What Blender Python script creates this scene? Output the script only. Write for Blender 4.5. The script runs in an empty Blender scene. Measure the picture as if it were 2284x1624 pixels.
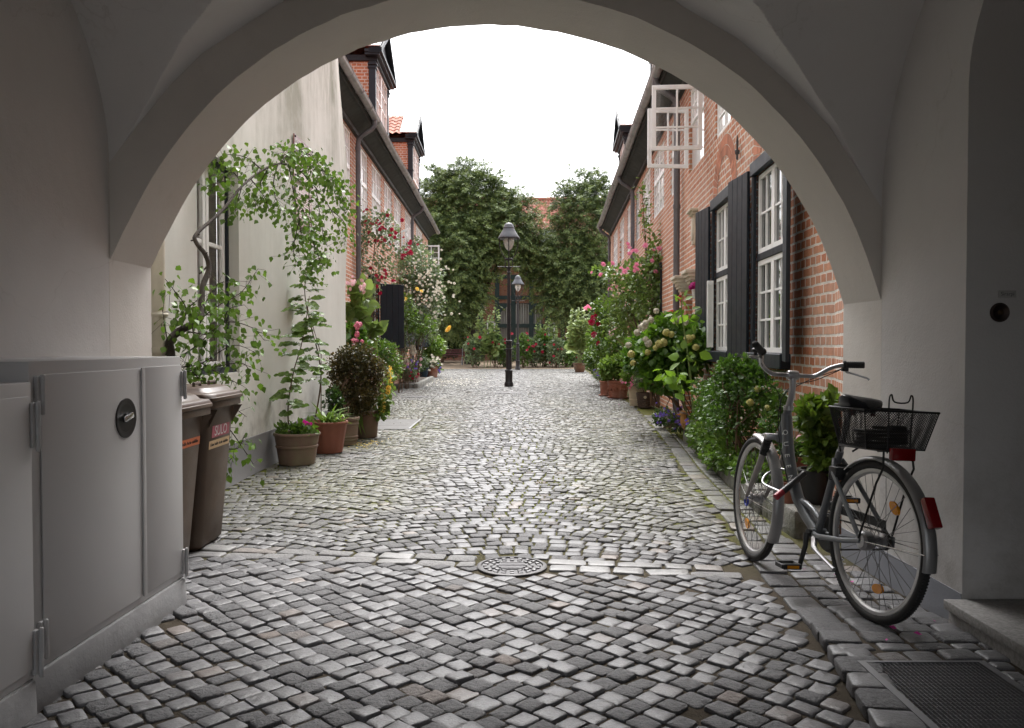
import bpy, bmesh, math, random
import numpy as np
from mathutils import Vector, Matrix
rnd = random.Random(11); rng = np.random.default_rng(11)
sc = bpy.context.scene; COL = sc.collection
RAD = math.radians
# ------------------------------------------------------------------ camera measure
F = 1827.0; CAMZ = 1.22; PT = math.atan(44 / F)
def ray(px, py):
    u = (px - 1142) / F; v = (812 - py) / F
    return Vector((u, math.cos(PT) + v * math.sin(PT), -math.sin(PT) + v * math.cos(PT)))
def at(px, py, Y):
    d = ray(px, py); t = Y / d.y
    return Vector((0, 0, CAMZ)) + d * t
cam = bpy.data.objects.new('camera', bpy.data.cameras.new('camera')); COL.objects.link(cam)
cam.location = (0, 0, CAMZ); cam.rotation_euler = (math.pi / 2 - PT, 0, 0)
cam.data.sensor_width = 36; cam.data.lens = 36 * F / 2284; cam.data.clip_end = 500; cam.data.clip_start = .05
sc.camera = cam
# ------------------------------------------------------------------ object helpers
def tag(o, label=None, cat=None, group=None, kind=None):
    if label: o['label'] = label
    if cat: o['category'] = cat
    if group: o['group'] = group
    if kind: o['kind'] = kind
    return o
def thing(name, label, cat, loc=(0, 0, 0), group=None):
    o = bpy.data.objects.new(name, None); COL.objects.link(o); o.location = loc; o.empty_display_size = .1
    return tag(o, label, cat, group)
def rootloc(p):
    while p.parent: p = p.parent
    return Vector(p.location)
def link(name, me, m, parent=None, loc=None):
    """mesh given in world coordinates becomes one object, origin at its thing's base"""
    L = rootloc(parent) if parent else Vector(loc or (0, 0, 0))
    if L.length: me.transform(Matrix.Translation(-L))
    o = bpy.data.objects.new(name, me); COL.objects.link(o)
    if parent: o.parent = parent
    else: o.location = L
    if m and not me.materials: me.materials.append(m)
    return o
def copy_tree(o, parent=None):
    c = o.copy(); COL.objects.link(c); c.parent = parent
    for ch in list(o.children): copy_tree(ch, c)
    return c
class MB:
    def __init__(s): s.v = []; s.f = []
    def add(s, vs, fs):
        n = len(s.v); s.v += [tuple(p) for p in vs]; s.f += [tuple(i + n for i in f) for f in fs]
    def hexa(s, p):
        s.add(p, [(3, 2, 1, 0), (4, 5, 6, 7), (0, 1, 5, 4), (1, 2, 6, 5), (2, 3, 7, 6), (3, 0, 4, 7)])
    def box(s, x0, x1, y0, y1, z0, z1):
        s.hexa([(x0, y0, z0), (x1, y0, z0), (x1, y1, z0), (x0, y1, z0), (x0, y0, z1), (x1, y0, z1), (x1, y1, z1), (x0, y1, z1)])
    def obox(s, c, ax, ay, az):
        c = Vector(c); ax = Vector(ax); ay = Vector(ay); az = Vector(az)
        s.hexa([c - ax - ay - az, c + ax - ay - az, c + ax + ay - az, c - ax + ay - az, c - ax - ay + az, c + ax - ay + az, c + ax + ay + az, c - ax + ay + az])
    def fbox(s, fr, a, b, z0, z1, d0, d1):
        P = fr.P; s.hexa([P(a, z0, d0), P(b, z0, d0), P(b, z0, d1), P(a, z0, d1), P(a, z1, d0), P(b, z1, d0), P(b, z1, d1), P(a, z1, d1)])
    def poly(s, ps): s.add(ps, [tuple(range(len(ps)))])
    def tube(s, path, r, n=8, closed=False, cap=True):
        path = [Vector(p) for p in path]; N = len(path)
        rs = list(r) if hasattr(r, '__len__') else [r] * N
        T = []
        for i in range(N):
            if closed: t = path[(i + 1) % N] - path[i - 1]
            else: t = path[min(i + 1, N - 1)] - path[max(i - 1, 0)]
            T.append(t.normalized() if t.length > 1e-9 else Vector((0, 0, 1)))
        ref = Vector((0, 0, 1)) if abs(T[0].z) < .9 else Vector((1, 0, 0))
        nx = T[0].cross(ref).normalized(); V = []
        for i in range(N):
            nx = (nx - T[i] * nx.dot(T[i]))
            nx = nx.normalized() if nx.length > 1e-6 else T[i].orthogonal().normalized()
            ny = T[i].cross(nx)
            for k in range(n):
                a = 2 * math.pi * k / n; V.append(path[i] + (nx * math.cos(a) + ny * math.sin(a)) * rs[i])
        Fs = []
        for i in range(N if closed else N - 1):
            j = (i + 1) % N
            for k in range(n):
                l = (k + 1) % n; Fs.append((i * n + k, i * n + l, j * n + l, j * n + k))
        if cap and not closed:
            Fs.append(tuple(range(n))[::-1]); Fs.append(tuple((N - 1) * n + k for k in range(n)))
        s.add(V, Fs)
    def lathe(s, prof, c=(0, 0, 0), n=24, ax=None, cap=True):
        c = Vector(c); ez = Vector(ax).normalized() if ax is not None else Vector((0, 0, 1))
        ex = ez.orthogonal().normalized() if ax is not None else Vector((1, 0, 0)); ey = ez.cross(ex); V = []; Fs = []
        for r, z in prof:
            for k in range(n):
                a = 2 * math.pi * k / n; V.append(c + ez * z + (ex * math.cos(a) + ey * math.sin(a)) * r)
        for i in range(len(prof) - 1):
            for k in range(n):
                l = (k + 1) % n; Fs.append((i * n + k, i * n + l, (i + 1) * n + l, (i + 1) * n + k))
        if cap:
            Fs.append(tuple(range(n))[::-1]); Fs.append(tuple((len(prof) - 1) * n + k for k in range(n)))
        s.add(V, Fs)
    def sphere(s, c, r, nu=14, nv=9):
        r = Vector((r, r, r)) if not hasattr(r, '__len__') else Vector(r); c = Vector(c); V = []; Fs = []
        for j in range(nv + 1):
            t = math.pi * (j / nv * .98 + .01)
            for k in range(nu):
                a = 2 * math.pi * k / nu
                V.append(c + Vector((r.x * math.sin(t) * math.cos(a), r.y * math.sin(t) * math.sin(a), -r.z * math.cos(t))))
        for j in range(nv):
            for k in range(nu):
                l = (k + 1) % nu; Fs.append((j * nu + k, j * nu + l, (j + 1) * nu + l, (j + 1) * nu + k))
        Fs.append(tuple(range(nu))[::-1]); Fs.append(tuple(nv * nu + k for k in range(nu)))
        s.add(V, Fs)
    def grid(s, P):
        n = len(P); m = len(P[0]); V = [p for r in P for p in r]
        s.add(V, [(i * m + j, i * m + j + 1, (i + 1) * m + j + 1, (i + 1) * m + j) for i in range(n - 1) for j in range(m - 1)])
    def build(s, name, m, parent=None, loc=None, smooth=35, bevel=0, seg=2, solid=0):
        me = bpy.data.meshes.new(name); me.from_pydata(s.v, [], s.f)
        bm = bmesh.new(); bm.from_mesh(me)
        bmesh.ops.recalc_face_normals(bm, faces=bm.faces[:])
        if bevel:
            ed = [e for e in bm.edges if len(e.link_faces) == 2 and e.calc_face_angle(0) > .5]
            bmesh.ops.bevel(bm, geom=ed, offset=bevel, segments=seg, affect='EDGES', profile=.5, clamp_overlap=True)
        bm.to_mesh(me); bm.free()
        if smooth:
            me.shade_smooth(); me.set_sharp_from_angle(angle=RAD(smooth))
        return link(name, me, m, parent, loc)
def bulk(name, TV, TF, fr, pos, m, parent=None, loc=None, smooth=False):
    """many copies of a small template as ONE mesh; fr (N,3,3) has the axes as columns, already scaled"""
    TV = np.asarray(TV, float); fr = np.asarray(fr, float); pos = np.asarray(pos, float); N = len(pos); nv = len(TV)
    V = (np.einsum('nij,kj->nki', fr, TV) + pos[:, None, :]).reshape(-1, 3)
    L = []; S = []; c = 0
    for f in TF: L += list(f); S.append(len(f))
    L = np.array(L); S = np.array(S)
    LI = (L[None, :] + (np.arange(N) * nv)[:, None]).ravel(); ST = np.tile(S, N)
    return rawmesh(name, V, LI, ST, m, parent, loc, smooth)
def rawmesh(name, V, LI, ST, m, parent=None, loc=None, smooth=False):
    me = bpy.data.meshes.new(name); me.vertices.add(len(V)); me.vertices.foreach_set('co', np.ascontiguousarray(V, np.float32).ravel())
    me.loops.add(len(LI)); me.loops.foreach_set('vertex_index', LI.astype(np.int32))
    start = np.concatenate([[0], np.cumsum(ST)[:-1]]).astype(np.int32)
    me.polygons.add(len(ST)); me.polygons.foreach_set('loop_start', start)
    if smooth: me.polygons.foreach_set('use_smooth', np.ones(len(ST), bool))
    me.update(calc_edges=True); me.validate()
    return link(name, me, m, parent, loc)
class Facade:
    """a wall line x = c + m*y; side +1 looks to +x, -1 looks to -x"""
    def __init__(s, c, m, side):
        s.c = c; s.m = m; n = Vector((1, -m, 0)).normalized(); s.n = n * side
    def P(s, y, z, d=0): return Vector((s.c + s.m * y, y, z)) + s.n * d
# ------------------------------------------------------------------ materials
def newmat(name):
    m = bpy.data.materials.new(name); m.use_nodes = True; nt = m.node_tree
    return m, nt, nt.nodes['Principled BSDF']
def N(nt, t, **k):
    n = nt.nodes.new(t)
    for a, b in k.items():
        if a in n.inputs.keys(): n.inputs[a].default_value = b
        else: setattr(n, a, b)
    return n
def setin(n, **k):
    for a, b in k.items(): n.inputs[a].default_value = b
def math_(nt, op, a, b=None, c=None):
    n = nt.nodes.new('ShaderNodeMath'); n.operation = op
    for i, x in enumerate((a, b, c)):
        if x is None: continue
        if hasattr(x, 'is_linked'): nt.links.new(x, n.inputs[i])
        else: n.inputs[i].default_value = x
    return n.outputs[0]
def noise(nt, scale, detail=4, rough=.55, vec=None, sc3=None):
    n = nt.nodes.new('ShaderNodeTexNoise'); n.inputs['Scale'].default_value = scale; n.inputs['Detail'].default_value = detail; n.inputs['Roughness'].default_value = rough
    if vec is None:
        tc = nt.nodes.new('ShaderNodeTexCoord'); vec = tc.outputs['Object']
    if sc3:
        mp = nt.nodes.new('ShaderNodeMapping'); mp.inputs['Scale'].default_value = sc3; nt.links.new(vec, mp.inputs[0]); vec = mp.outputs[0]
    nt.links.new(vec, n.inputs['Vector']); return n.outputs['Fac']
def ramp(nt, x, lo, hi, a=0., b=1.):
    n = nt.nodes.new('ShaderNodeMapRange'); n.inputs[1].default_value = lo; n.inputs[2].default_value = hi; n.inputs[3].default_value = a; n.inputs[4].default_value = b
    nt.links.new(x, n.inputs[0]); return n.outputs[0]
def mix(nt, f, a, b, mode='MIX'):
    n = nt.nodes.new('ShaderNodeMix'); n.data_type = 'RGBA'; n.blend_type = mode
    for i, x in ((0, f), (6, a), (7, b)):
        if hasattr(x, 'is_linked'): nt.links.new(x, n.inputs[i])
        elif i == 0: n.inputs[0].default_value = x
        else: n.inputs[i].default_value = (*x, 1)
    return n.outputs[2]
def hsv(nt, col, val=None, hue=None, sat=None):
    n = nt.nodes.new('ShaderNodeHueSaturation'); nt.links.new(col, n.inputs['Color'])
    for k, x in (('Value', val), ('Hue', hue), ('Saturation', sat)):
        if x is not None:
            if hasattr(x, 'is_linked'): nt.links.new(x, n.inputs[k])
            else: n.inputs[k].default_value = x
    return n.outputs[0]
def bump(nt, bs, h, strength, dist=.01):
    n = nt.nodes.new('ShaderNodeBump'); n.inputs['Strength'].default_value = strength; n.inputs['Distance'].default_value = dist
    nt.links.new(h, n.inputs['Height']); nt.links.new(n.outputs[0], bs.inputs['Normal']); return n
def rgb(nt, c):
    n = nt.nodes.new('ShaderNodeRGB'); n.outputs[0].default_value = (*c, 1); return n.outputs[0]
def M(name, col, rough=.6, metal=0, var=.12, vs=6, bmp=0, bs=60, bd=.004, isl=0, spec=.5, dirt=None, dirts=3, coat=0):
    m, nt, b = newmat(name); c = rgb(nt, col)
    if dirt: c = mix(nt, ramp(nt, noise(nt, dirts, 6, .65), .45, .72), c, dirt)
    v = ramp(nt, noise(nt, vs), .25, .75, 1 - var, 1 + var)
    if isl:
        g = nt.nodes.new('ShaderNodeNewGeometry'); v = math_(nt, 'MULTIPLY', v, ramp(nt, g.outputs['Random Per Island'], 0, 1, 1 - isl, 1 + isl))
    nt.links.new(hsv(nt, c, v), b.inputs['Base Color'])
    b.inputs['Roughness'].default_value = rough; b.inputs['Metallic'].default_value = metal; b.inputs['Specular IOR Level'].default_value = spec
    b.inputs['Coat Weight'].default_value = coat
    if rough > .08:
        nt.links.new(ramp(nt, noise(nt, vs * 2.3, 5), .2, .8, rough * .85, min(1, rough * 1.15)), b.inputs['Roughness'])
    if bmp: bump(nt, b, noise(nt, bs, 6, .6), bmp, bd)
    return m
def leafmat(name, col, col2=None, rough=.45, isl=.35, trans=.3, big=1.2):
    m, nt, b = newmat(name); g = nt.nodes.new('ShaderNodeNewGeometry'); r = g.outputs['Random Per Island']
    col2 = col2 or tuple(min(1, x * k) for x, k in zip(col, (1.7, 1.35, 1.1)))
    wn = nt.nodes.new('ShaderNodeTexWhiteNoise'); wn.noise_dimensions = '1D'; nt.links.new(r, wn.inputs['W'])
    f = math_(nt, 'ADD', math_(nt, 'MULTIPLY', wn.outputs['Value'], .55), ramp(nt, noise(nt, big, 2), .3, .7, 0, .45))
    c = mix(nt, f, col, col2)
    c = hsv(nt, c, ramp(nt, r, 0, 1, 1 - isl, 1 + isl))
    nt.links.new(c, b.inputs['Base Color']); b.inputs['Roughness'].default_value = rough
    t = nt.nodes.new('ShaderNodeBsdfTranslucent'); nt.links.new(hsv(nt, c, 1.5, .49, 1.1), t.inputs['Color'])
    x = nt.nodes.new('ShaderNodeMixShader'); x.inputs[0].default_value = trans
    nt.links.new(b.outputs[0], x.inputs[1]); nt.links.new(t.outputs[0], x.inputs[2])
    nt.links.new(x.outputs[0], nt.nodes['Material Output'].inputs['Surface']); return m
def brickmat(name, axis, c1, c2, mort, row=.076, wid=.25, sc3=1):
    m, nt, b = newmat(name); tc = nt.nodes.new('ShaderNodeTexCoord'); sp = nt.nodes.new('ShaderNodeSeparateXYZ'); nt.links.new(tc.outputs['Object'], sp.inputs[0])
    cb = nt.nodes.new('ShaderNodeCombineXYZ'); nt.links.new(sp.outputs[axis], cb.inputs[0]); nt.links.new(sp.outputs[2], cb.inputs[1])
    dn = nt.nodes.new('ShaderNodeTexNoise'); dn.inputs['Scale'].default_value = 9; nt.links.new(tc.outputs['Object'], dn.inputs['Vector'])
    va = nt.nodes.new('ShaderNodeVectorMath'); va.operation = 'MULTIPLY_ADD'; nt.links.new(dn.outputs['Color'], va.inputs[0]); va.inputs[1].default_value = (.018, .018, 0); nt.links.new(cb.outputs[0], va.inputs[2])
    br = nt.nodes.new('ShaderNodeTexBrick'); nt.links.new(va.outputs[0], br.inputs['Vector'])
    setin(br, Scale=1.0); br.inputs['Brick Width'].default_value = wid; br.inputs['Row Height'].default_value = row; br.inputs['Mortar Size'].default_value = .0105; br.inputs['Mortar Smooth'].default_value = .25; br.inputs['Bias'].default_value = -.1
    br.offset = .5; br.squash = .5; br.squash_frequency = 2
    br.inputs['Color1'].default_value = (*c1, 1); br.inputs['Color2'].default_value = (*c2, 1); br.inputs['Mortar'].default_value = (*mort, 1)
    n1 = noise(nt, 14, 6, .7); c = hsv(nt, br.outputs['Color'], ramp(nt, n1, .25, .75, .72, 1.28))
    n2 = noise(nt, 1.1, 4); c = mix(nt, ramp(nt, n2, .5, .8, 0, .35), c, mort)
    nt.links.new(c, b.inputs['Base Color']); b.inputs['Roughness'].default_value = .85; b.inputs['Specular IOR Level'].default_value = .3
    h = math_(nt, 'ADD', math_(nt, 'MULTIPLY', br.outputs['Fac'], -1), math_(nt, 'MULTIPLY', n1, .5)); bump(nt, b, h, .8, .008)
    return m
BR1, BR2, MORT = (.45, .172, .09), (.55, .262, .15), (.64, .60, .54)
m_brick = brickmat('brick_facade', 1, BR1, BR2, MORT)
m_brickx = brickmat('brick_cheek', 0, BR1, BR2, MORT)
m_brick_shaded = brickmat('brick_back_house_shaded', 0, (.22, .065, .036), (.29, .10, .05), (.27, .22, .18), .08, .26)  # back house brick: tone darkened to carry the shade of the yews
def plaster(name, col, streak=None, bmp=.35):
    m, nt, b = newmat(name); c = rgb(nt, col)
    c = mix(nt, ramp(nt, noise(nt, .9, 7, .65), .4, .75, 0, .45), c, tuple(x * .80 for x in col))
    c = mix(nt, ramp(nt, noise(nt, 2.3, 9, .75), .58, .74, 0, .35), c, tuple(x * y for x, y in zip(col, (.74, .70, .64))))
    if streak:
        tc = nt.nodes.new('ShaderNodeTexCoord'); sp = nt.nodes.new('ShaderNodeSeparateXYZ'); nt.links.new(tc.outputs['Object'], sp.inputs[0])
        s = noise(nt, 1, 10, .72, sc3=(1.4, 1.1, .2)); up = ramp(nt, sp.outputs[2], 1.6, 4.8, .10, 1.); bl = ramp(nt, noise(nt, 1.2, 6, .65), .34, .58, .3, 1)
        s2 = noise(nt, 1, 9, .75, sc3=(3, 2.6, .55))
        c = mix(nt, math_(nt, 'MULTIPLY', ramp(nt, s, .40, .60), math_(nt, 'MULTIPLY', bl, math_(nt, 'MULTIPLY', up, .95))), c, streak)
        c = mix(nt, math_(nt, 'MULTIPLY', ramp(nt, s2, .55, .75), math_(nt, 'MULTIPLY', bl, math_(nt, 'MULTIPLY', up, .5))), c, tuple(x * .55 for x in streak))
        low = ramp(nt, sp.outputs[2], .9, .3, 0, 1); d = noise(nt, 5, 6, .7)
        c = mix(nt, math_(nt, 'MULTIPLY', low, ramp(nt, d, .42, .65, 0, .6)), c, (.20, .19, .16))
        pe = noise(nt, 1.7, 8, .75)
        c = mix(nt, ramp(nt, pe, .69, .71, 0, .8), c, (.36, .30, .24))
    if not streak and name != 'grey_plinth_paint' and name != 'dark_plinth_render':   # scuffs, damp rising from the floor, hairline cracks
        tc = nt.nodes.new('ShaderNodeTexCoord'); sp = nt.nodes.new('ShaderNodeSeparateXYZ'); nt.links.new(tc.outputs['Object'], sp.inputs[0])
        low = ramp(nt, sp.outputs[2], 1.1, .1, 0, 1); c = mix(nt, math_(nt, 'MULTIPLY', low, ramp(nt, noise(nt, 3.2, 8, .7), .40, .64, 0, .7)), c, (.30, .28, .25))
        vo = nt.nodes.new('ShaderNodeTexVoronoi'); vo.feature = 'DISTANCE_TO_EDGE'; vo.inputs['Scale'].default_value = .75
        va = nt.nodes.new('ShaderNodeVectorMath'); va.operation = 'MULTIPLY_ADD'; nn = nt.nodes.new('ShaderNodeTexNoise'); nn.inputs['Scale'].default_value = 2.5; nn.inputs['Detail'].default_value = 8; nt.links.new(tc.outputs['Object'], nn.inputs['Vector'])
        nt.links.new(nn.outputs['Color'], va.inputs[0]); va.inputs[1].default_value = (.8, .8, .8); nt.links.new(tc.outputs['Object'], va.inputs[2]); nt.links.new(va.outputs[0], vo.inputs['Vector'])
        c = mix(nt, math_(nt, 'MULTIPLY', ramp(nt, vo.outputs['Distance'], .005, .0, 0, .28), ramp(nt, noise(nt, .8, 3), .5, .62)), c, (.33, .30, .27))
        c = mix(nt, ramp(nt, noise(nt, 7, 8, .75), .63, .74, 0, .4), c, (.42, .40, .37))
    nt.links.new(c, b.inputs['Base Color']); b.inputs['Roughness'].default_value = .9; b.inputs['Specular IOR Level'].default_value = .25
    a = noise(nt, 90, 5, .6); w = noise(nt, 5, 4, .5)
    bump(nt, b, math_(nt, 'ADD', math_(nt, 'MULTIPLY', a, .35), math_(nt, 'MULTIPLY', w, 1.3)), bmp, .008)
    return m
m_pass = plaster('passage_plaster', (.60, .585, .57), bmp=.6)
m_vault = plaster('vault_plaster', (.68, .67, .66), bmp=.3)
m_rib = plaster('arch_plaster', (.64, .61, .57), bmp=.5)
m_lwall = plaster('streaked_plaster', (.62, .615, .57), (.20, .20, .145))
m_plinth = plaster('grey_plinth_paint', (.27, .28, .31))
m_plinth2 = plaster('dark_plinth_render', (.20, .20, .20))
m_white = M('white_window_paint', (.86, .86, .85), .4, var=.05)
m_dark = M('dark_green_black_paint', (.012, .017, .024), .5, spec=.3, var=.2, vs=4, bmp=.15, bs=25)
m_dark2 = M('dark_blue_green_timber', (.025, .045, .045), .6, var=.2)
m_soffit = M('black_soffit_boards', (.022, .025, .023), .7, var=.3, vs=3)
m_zinc = M('weathered_zinc', (.36, .36, .365), .5, metal=.6, var=.25, vs=5)
m_pipe = M('grey_painted_pipe', (.12, .12, .13), .45, var=.15)
m_cream = M('cream_painted_pipe', (.50, .46, .38), .6, var=.15)
m_sand = M('pale_sandstone', (.58, .52, .42), .8, var=.15, bmp=.3)
m_tile = M('red_clay_pantile', (.33, .105, .062), .75, var=.3, vs=3, dirt=(.33, .17, .11), dirts=6)
m_tileb = M('orange_clay_pantile', (.38, .135, .095), .75, var=.22, vs=2, dirt=(.33, .16, .11), dirts=3)
m_lead = M('pale_lead_sheet', (.62, .63, .64), .5, var=.1)
def glass_dark():
    m, nt, b = newmat('window_glass'); b.inputs['Base Color'].default_value = (.03, .035, .035, 1); b.inputs['Roughness'].default_value = .02; b.inputs['Specular IOR Level'].default_value = .8
    bump(nt, b, noise(nt, 3.5, 2), .06, .02); return m
def glass_clear(name, tint=(1, 1, 1), rough=.02, w=.12):
    m, nt, b = newmat(name); t = nt.nodes.new('ShaderNodeBsdfTransparent'); t.inputs[0].default_value = (*tint, 1); g = nt.nodes.new('ShaderNodeBsdfGlossy'); g.inputs['Roughness'].default_value = rough
    lw = nt.nodes.new('ShaderNodeFresnel'); lw.inputs[0].default_value = 1.45; x = nt.nodes.new('ShaderNodeMixShader')
    nt.links.new(math_(nt, 'ADD', lw.outputs[0], w * .3), x.inputs[0]); nt.links.new(t.outputs[0], x.inputs[1]); nt.links.new(g.outputs[0], x.inputs[2])
    nt.links.new(x.outputs[0], nt.nodes['Material Output'].inputs['Surface']); return m
def glass_milky():
    m, nt, b = newmat('frosted_lamp_glass'); b.inputs['Base Color'].default_value = (.78, .80, .78, 1); b.inputs['Roughness'].default_value = .12; b.inputs['Alpha'].default_value = .55; return m
m_glass = glass_dark(); m_whitepane = M('white_gloss_pane', (.80, .81, .81), .04, var=.2, vs=2, spec=.8); m_clear = glass_clear('clear_glass'); m_lampglass = glass_milky()  # uncased windows get an opaque white glossy pane
m_chrome = M('bright_metal', (.55, .55, .56), .25, metal=1, var=.05)
m_alu = M('brushed_aluminium', (.42, .42, .43), .38, metal=1, var=.08)
m_black = M('black_plastic', (.015, .015, .016), .45, var=.2)
m_rubber = M('tyre_rubber', (.02, .02, .02), .75, var=.2)
m_soil = M('dark_soil', (.045, .032, .022), .95, var=.4, vs=20, bmp=.8, bs=40, bd=.02)
m_bark = M('brown_bark', (.036, .027, .020), .9, var=.35, vs=12, bmp=.8, bs=45, bd=.01)
m_stem = M('green_stem', (.14, .20, .06), .6, var=.2)
m_stemb = M('brown_stem', (.12, .075, .045), .8, var=.3)
def text(txt, size, name, m, parent, mat4, ext=.0006, align='CENTER'):
    cu = bpy.data.curves.new(name, 'FONT'); cu.body = txt; cu.size = size; cu.extrude = ext; cu.align_x = align; cu.align_y = 'CENTER'
    ob = bpy.data.objects.new(name, cu); COL.objects.link(ob)
    me = bpy.data.meshes.new_from_object(ob); bpy.data.objects.remove(ob); me.transform(mat4); me.materials.clear()
    return link(name, me, m, parent)
def axes(o, x, y, z):
    return Matrix(((x[0], y[0], z[0], o[0]), (x[1], y[1], z[1], o[1]), (x[2], y[2], z[2], o[2]), (0, 0, 0, 1)))
# ================================================================== GROUND AND PAVING
def lerpline(pts, y):
    if y <= pts[0][0]: return pts[0][1]
    for (a, b), (c, d) in zip(pts, pts[1:]):
        if y <= c: return b + (d - b) * (y - a) / (c - a)
    return pts[-1][1]
KERB = [(-4, 1.05), (2.3, 1.09), (2.81, 1.17), (3.53, 1.28), (4.27, 1.31), (4.8, 1.37), (5.6, 1.475), (6.6, 1.56), (7.85, 1.66), (9.73, 1.87), (12.7, 2.16), (16, 2.4), (23, 2.75), (40, 3.5)]
PLANT = [(4.2, 1.75), (5.0, 1.74), (5.6, 1.77), (6.5, 1.82), (7.5, 1.92), (9.5, 2.10), (12.7, 2.36), (16, 2.62), (23, 3.0), (40, 3.9)]
LEFT = [(-4, -2.1), (4.75, -2.1), (4.76, -2.46), (12.05, -2.46), (12.1, -3.0), (24, -3.1), (40, -3.4)]
def strip(y): return 4.545 - .148 * y
mb = MB(); mb.box(-90, 90, -40, 150, -.5, -.06)
tag(mb.build('ground', M('packed_earth', (.16, .13, .10), .95, var=.3, vs=1)), 'bare packed earth ground under the whole courtyard', None, None, 'structure')
def bedmat():
    m, nt, b = newmat('sand_and_moss_joints'); tc = nt.nodes.new('ShaderNodeTexCoord'); sp = nt.nodes.new('ShaderNodeSeparateXYZ'); nt.links.new(tc.outputs['Object'], sp.inputs[0])
    out = ramp(nt, sp.outputs[1], 4.2, 6.5); c = mix(nt, noise(nt, 30, 5), (.055, .045, .034), (.10, .083, .062))
    moss = mix(nt, noise(nt, 14, 4), (.085, .098, .016), (.16, .175, .04)); far = ramp(nt, sp.outputs[1], 13, 22, 1, .35)
    k = math_(nt, 'MULTIPLY', out, math_(nt, 'MULTIPLY', far, ramp(nt, noise(nt, .8, 5, .7), .34, .54, .25, 1)))
    nt.links.new(mix(nt, k, c, moss), b.inputs['Base Color']); b.inputs['Roughness'].default_value = .95; b.inputs['Specular IOR Level'].default_value = .1
    bump(nt, b, noise(nt, 120, 6, .7), 1, .012); return m
m_bed = bedmat()
mb = MB()
ys = np.linspace(-3.7, 41, 120)
mb.grid([[(lerpline(LEFT, y) - .4, y, -.0095), (0, y, -.0095), (lerpline(PLANT, y) + .3, y, -.0095)] for y in ys])
tag(mb.build('joint_bed', m_bed), 'sandy mossy joints between the cobblestones', None, None, 'structure')
def stonemat(name, ca, cb, dr, sl):
    m, nt, b = newmat(name); g = nt.nodes.new('ShaderNodeNewGeometry'); r = g.outputs['Random Per Island']
    w = nt.nodes.new('ShaderNodeTexWhiteNoise'); w.noise_dimensions = '1D'; nt.links.new(r, w.inputs['W'])
    tc = nt.nodes.new('ShaderNodeTexCoord'); sp = nt.nodes.new('ShaderNodeSeparateXYZ'); nt.links.new(tc.outputs['Object'], sp.inputs[0])
    c = mix(nt, w.outputs['Value'], ca, cb)
    c = mix(nt, ramp(nt, r, .93, 1, 0, .6), c, (.20, .155, .125))
    fine = noise(nt, 170, 4, .7); mid = noise(nt, 45, 5, .65)
    c = hsv(nt, c, math_(nt, 'MULTIPLY', ramp(nt, fine, .3, .7, .75, 1.3), ramp(nt, mid, .3, .7, .85, 1.15)))
    out = ramp(nt, sp.outputs[1], 4.6, 6.5); far = ramp(nt, sp.outputs[1], 12, 20, 1, .3)
    mo = math_(nt, 'MULTIPLY', math_(nt, 'MULTIPLY', out, far), math_(nt, 'MULTIPLY', math_(nt, 'MULTIPLY', ramp(nt, math_(nt, 'ABSOLUTE', math_(nt, 'ADD', sp.outputs[0], .1)), .35, .95), ramp(nt, noise(nt, .8, 5, .7), .30, .55)), ramp(nt, mid, .42, .58, 0, .8)))
    c = mix(nt, mo, c, (.12, .12, .04))
    nt.links.new(c, b.inputs['Base Color'])
    rough = math_(nt, 'GREATER_THAN', w.outputs['Value'], .45)   # split-face stones are rougher than worn ones
    nt.links.new(math_(nt, 'ADD', math_(nt, 'MULTIPLY', rough, -.19), ramp(nt, mid, .3, .7, .44 + dr, .60 + dr)), b.inputs['Roughness']); b.inputs['Specular IOR Level'].default_value = sl
    bu = bump(nt, b, math_(nt, 'ADD', math_(nt, 'MULTIPLY', mid, 1.4), math_(nt, 'MULTIPLY', fine, .3)), .5, .012)
    nt.links.new(math_(nt, 'ADD', math_(nt, 'MULTIPLY', rough, -.55), .85), bu.inputs['Strength']); return m
m_stone = stonemat('worn_granite_setts', (.082, .081, .084), (.145, .144, .149), .10, .46); m_stone2 = stonemat('low_sheen_lane_setts', (.10, .10, .098), (.165, .164, .162), .14, .40); m_stone3 = stonemat('pale_granite_slabs', (.14, .138, .138), (.215, .212, .21), .08, .48)  # far-lane copy of the setts: tone and gloss reset against glancing sky sheen
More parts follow.
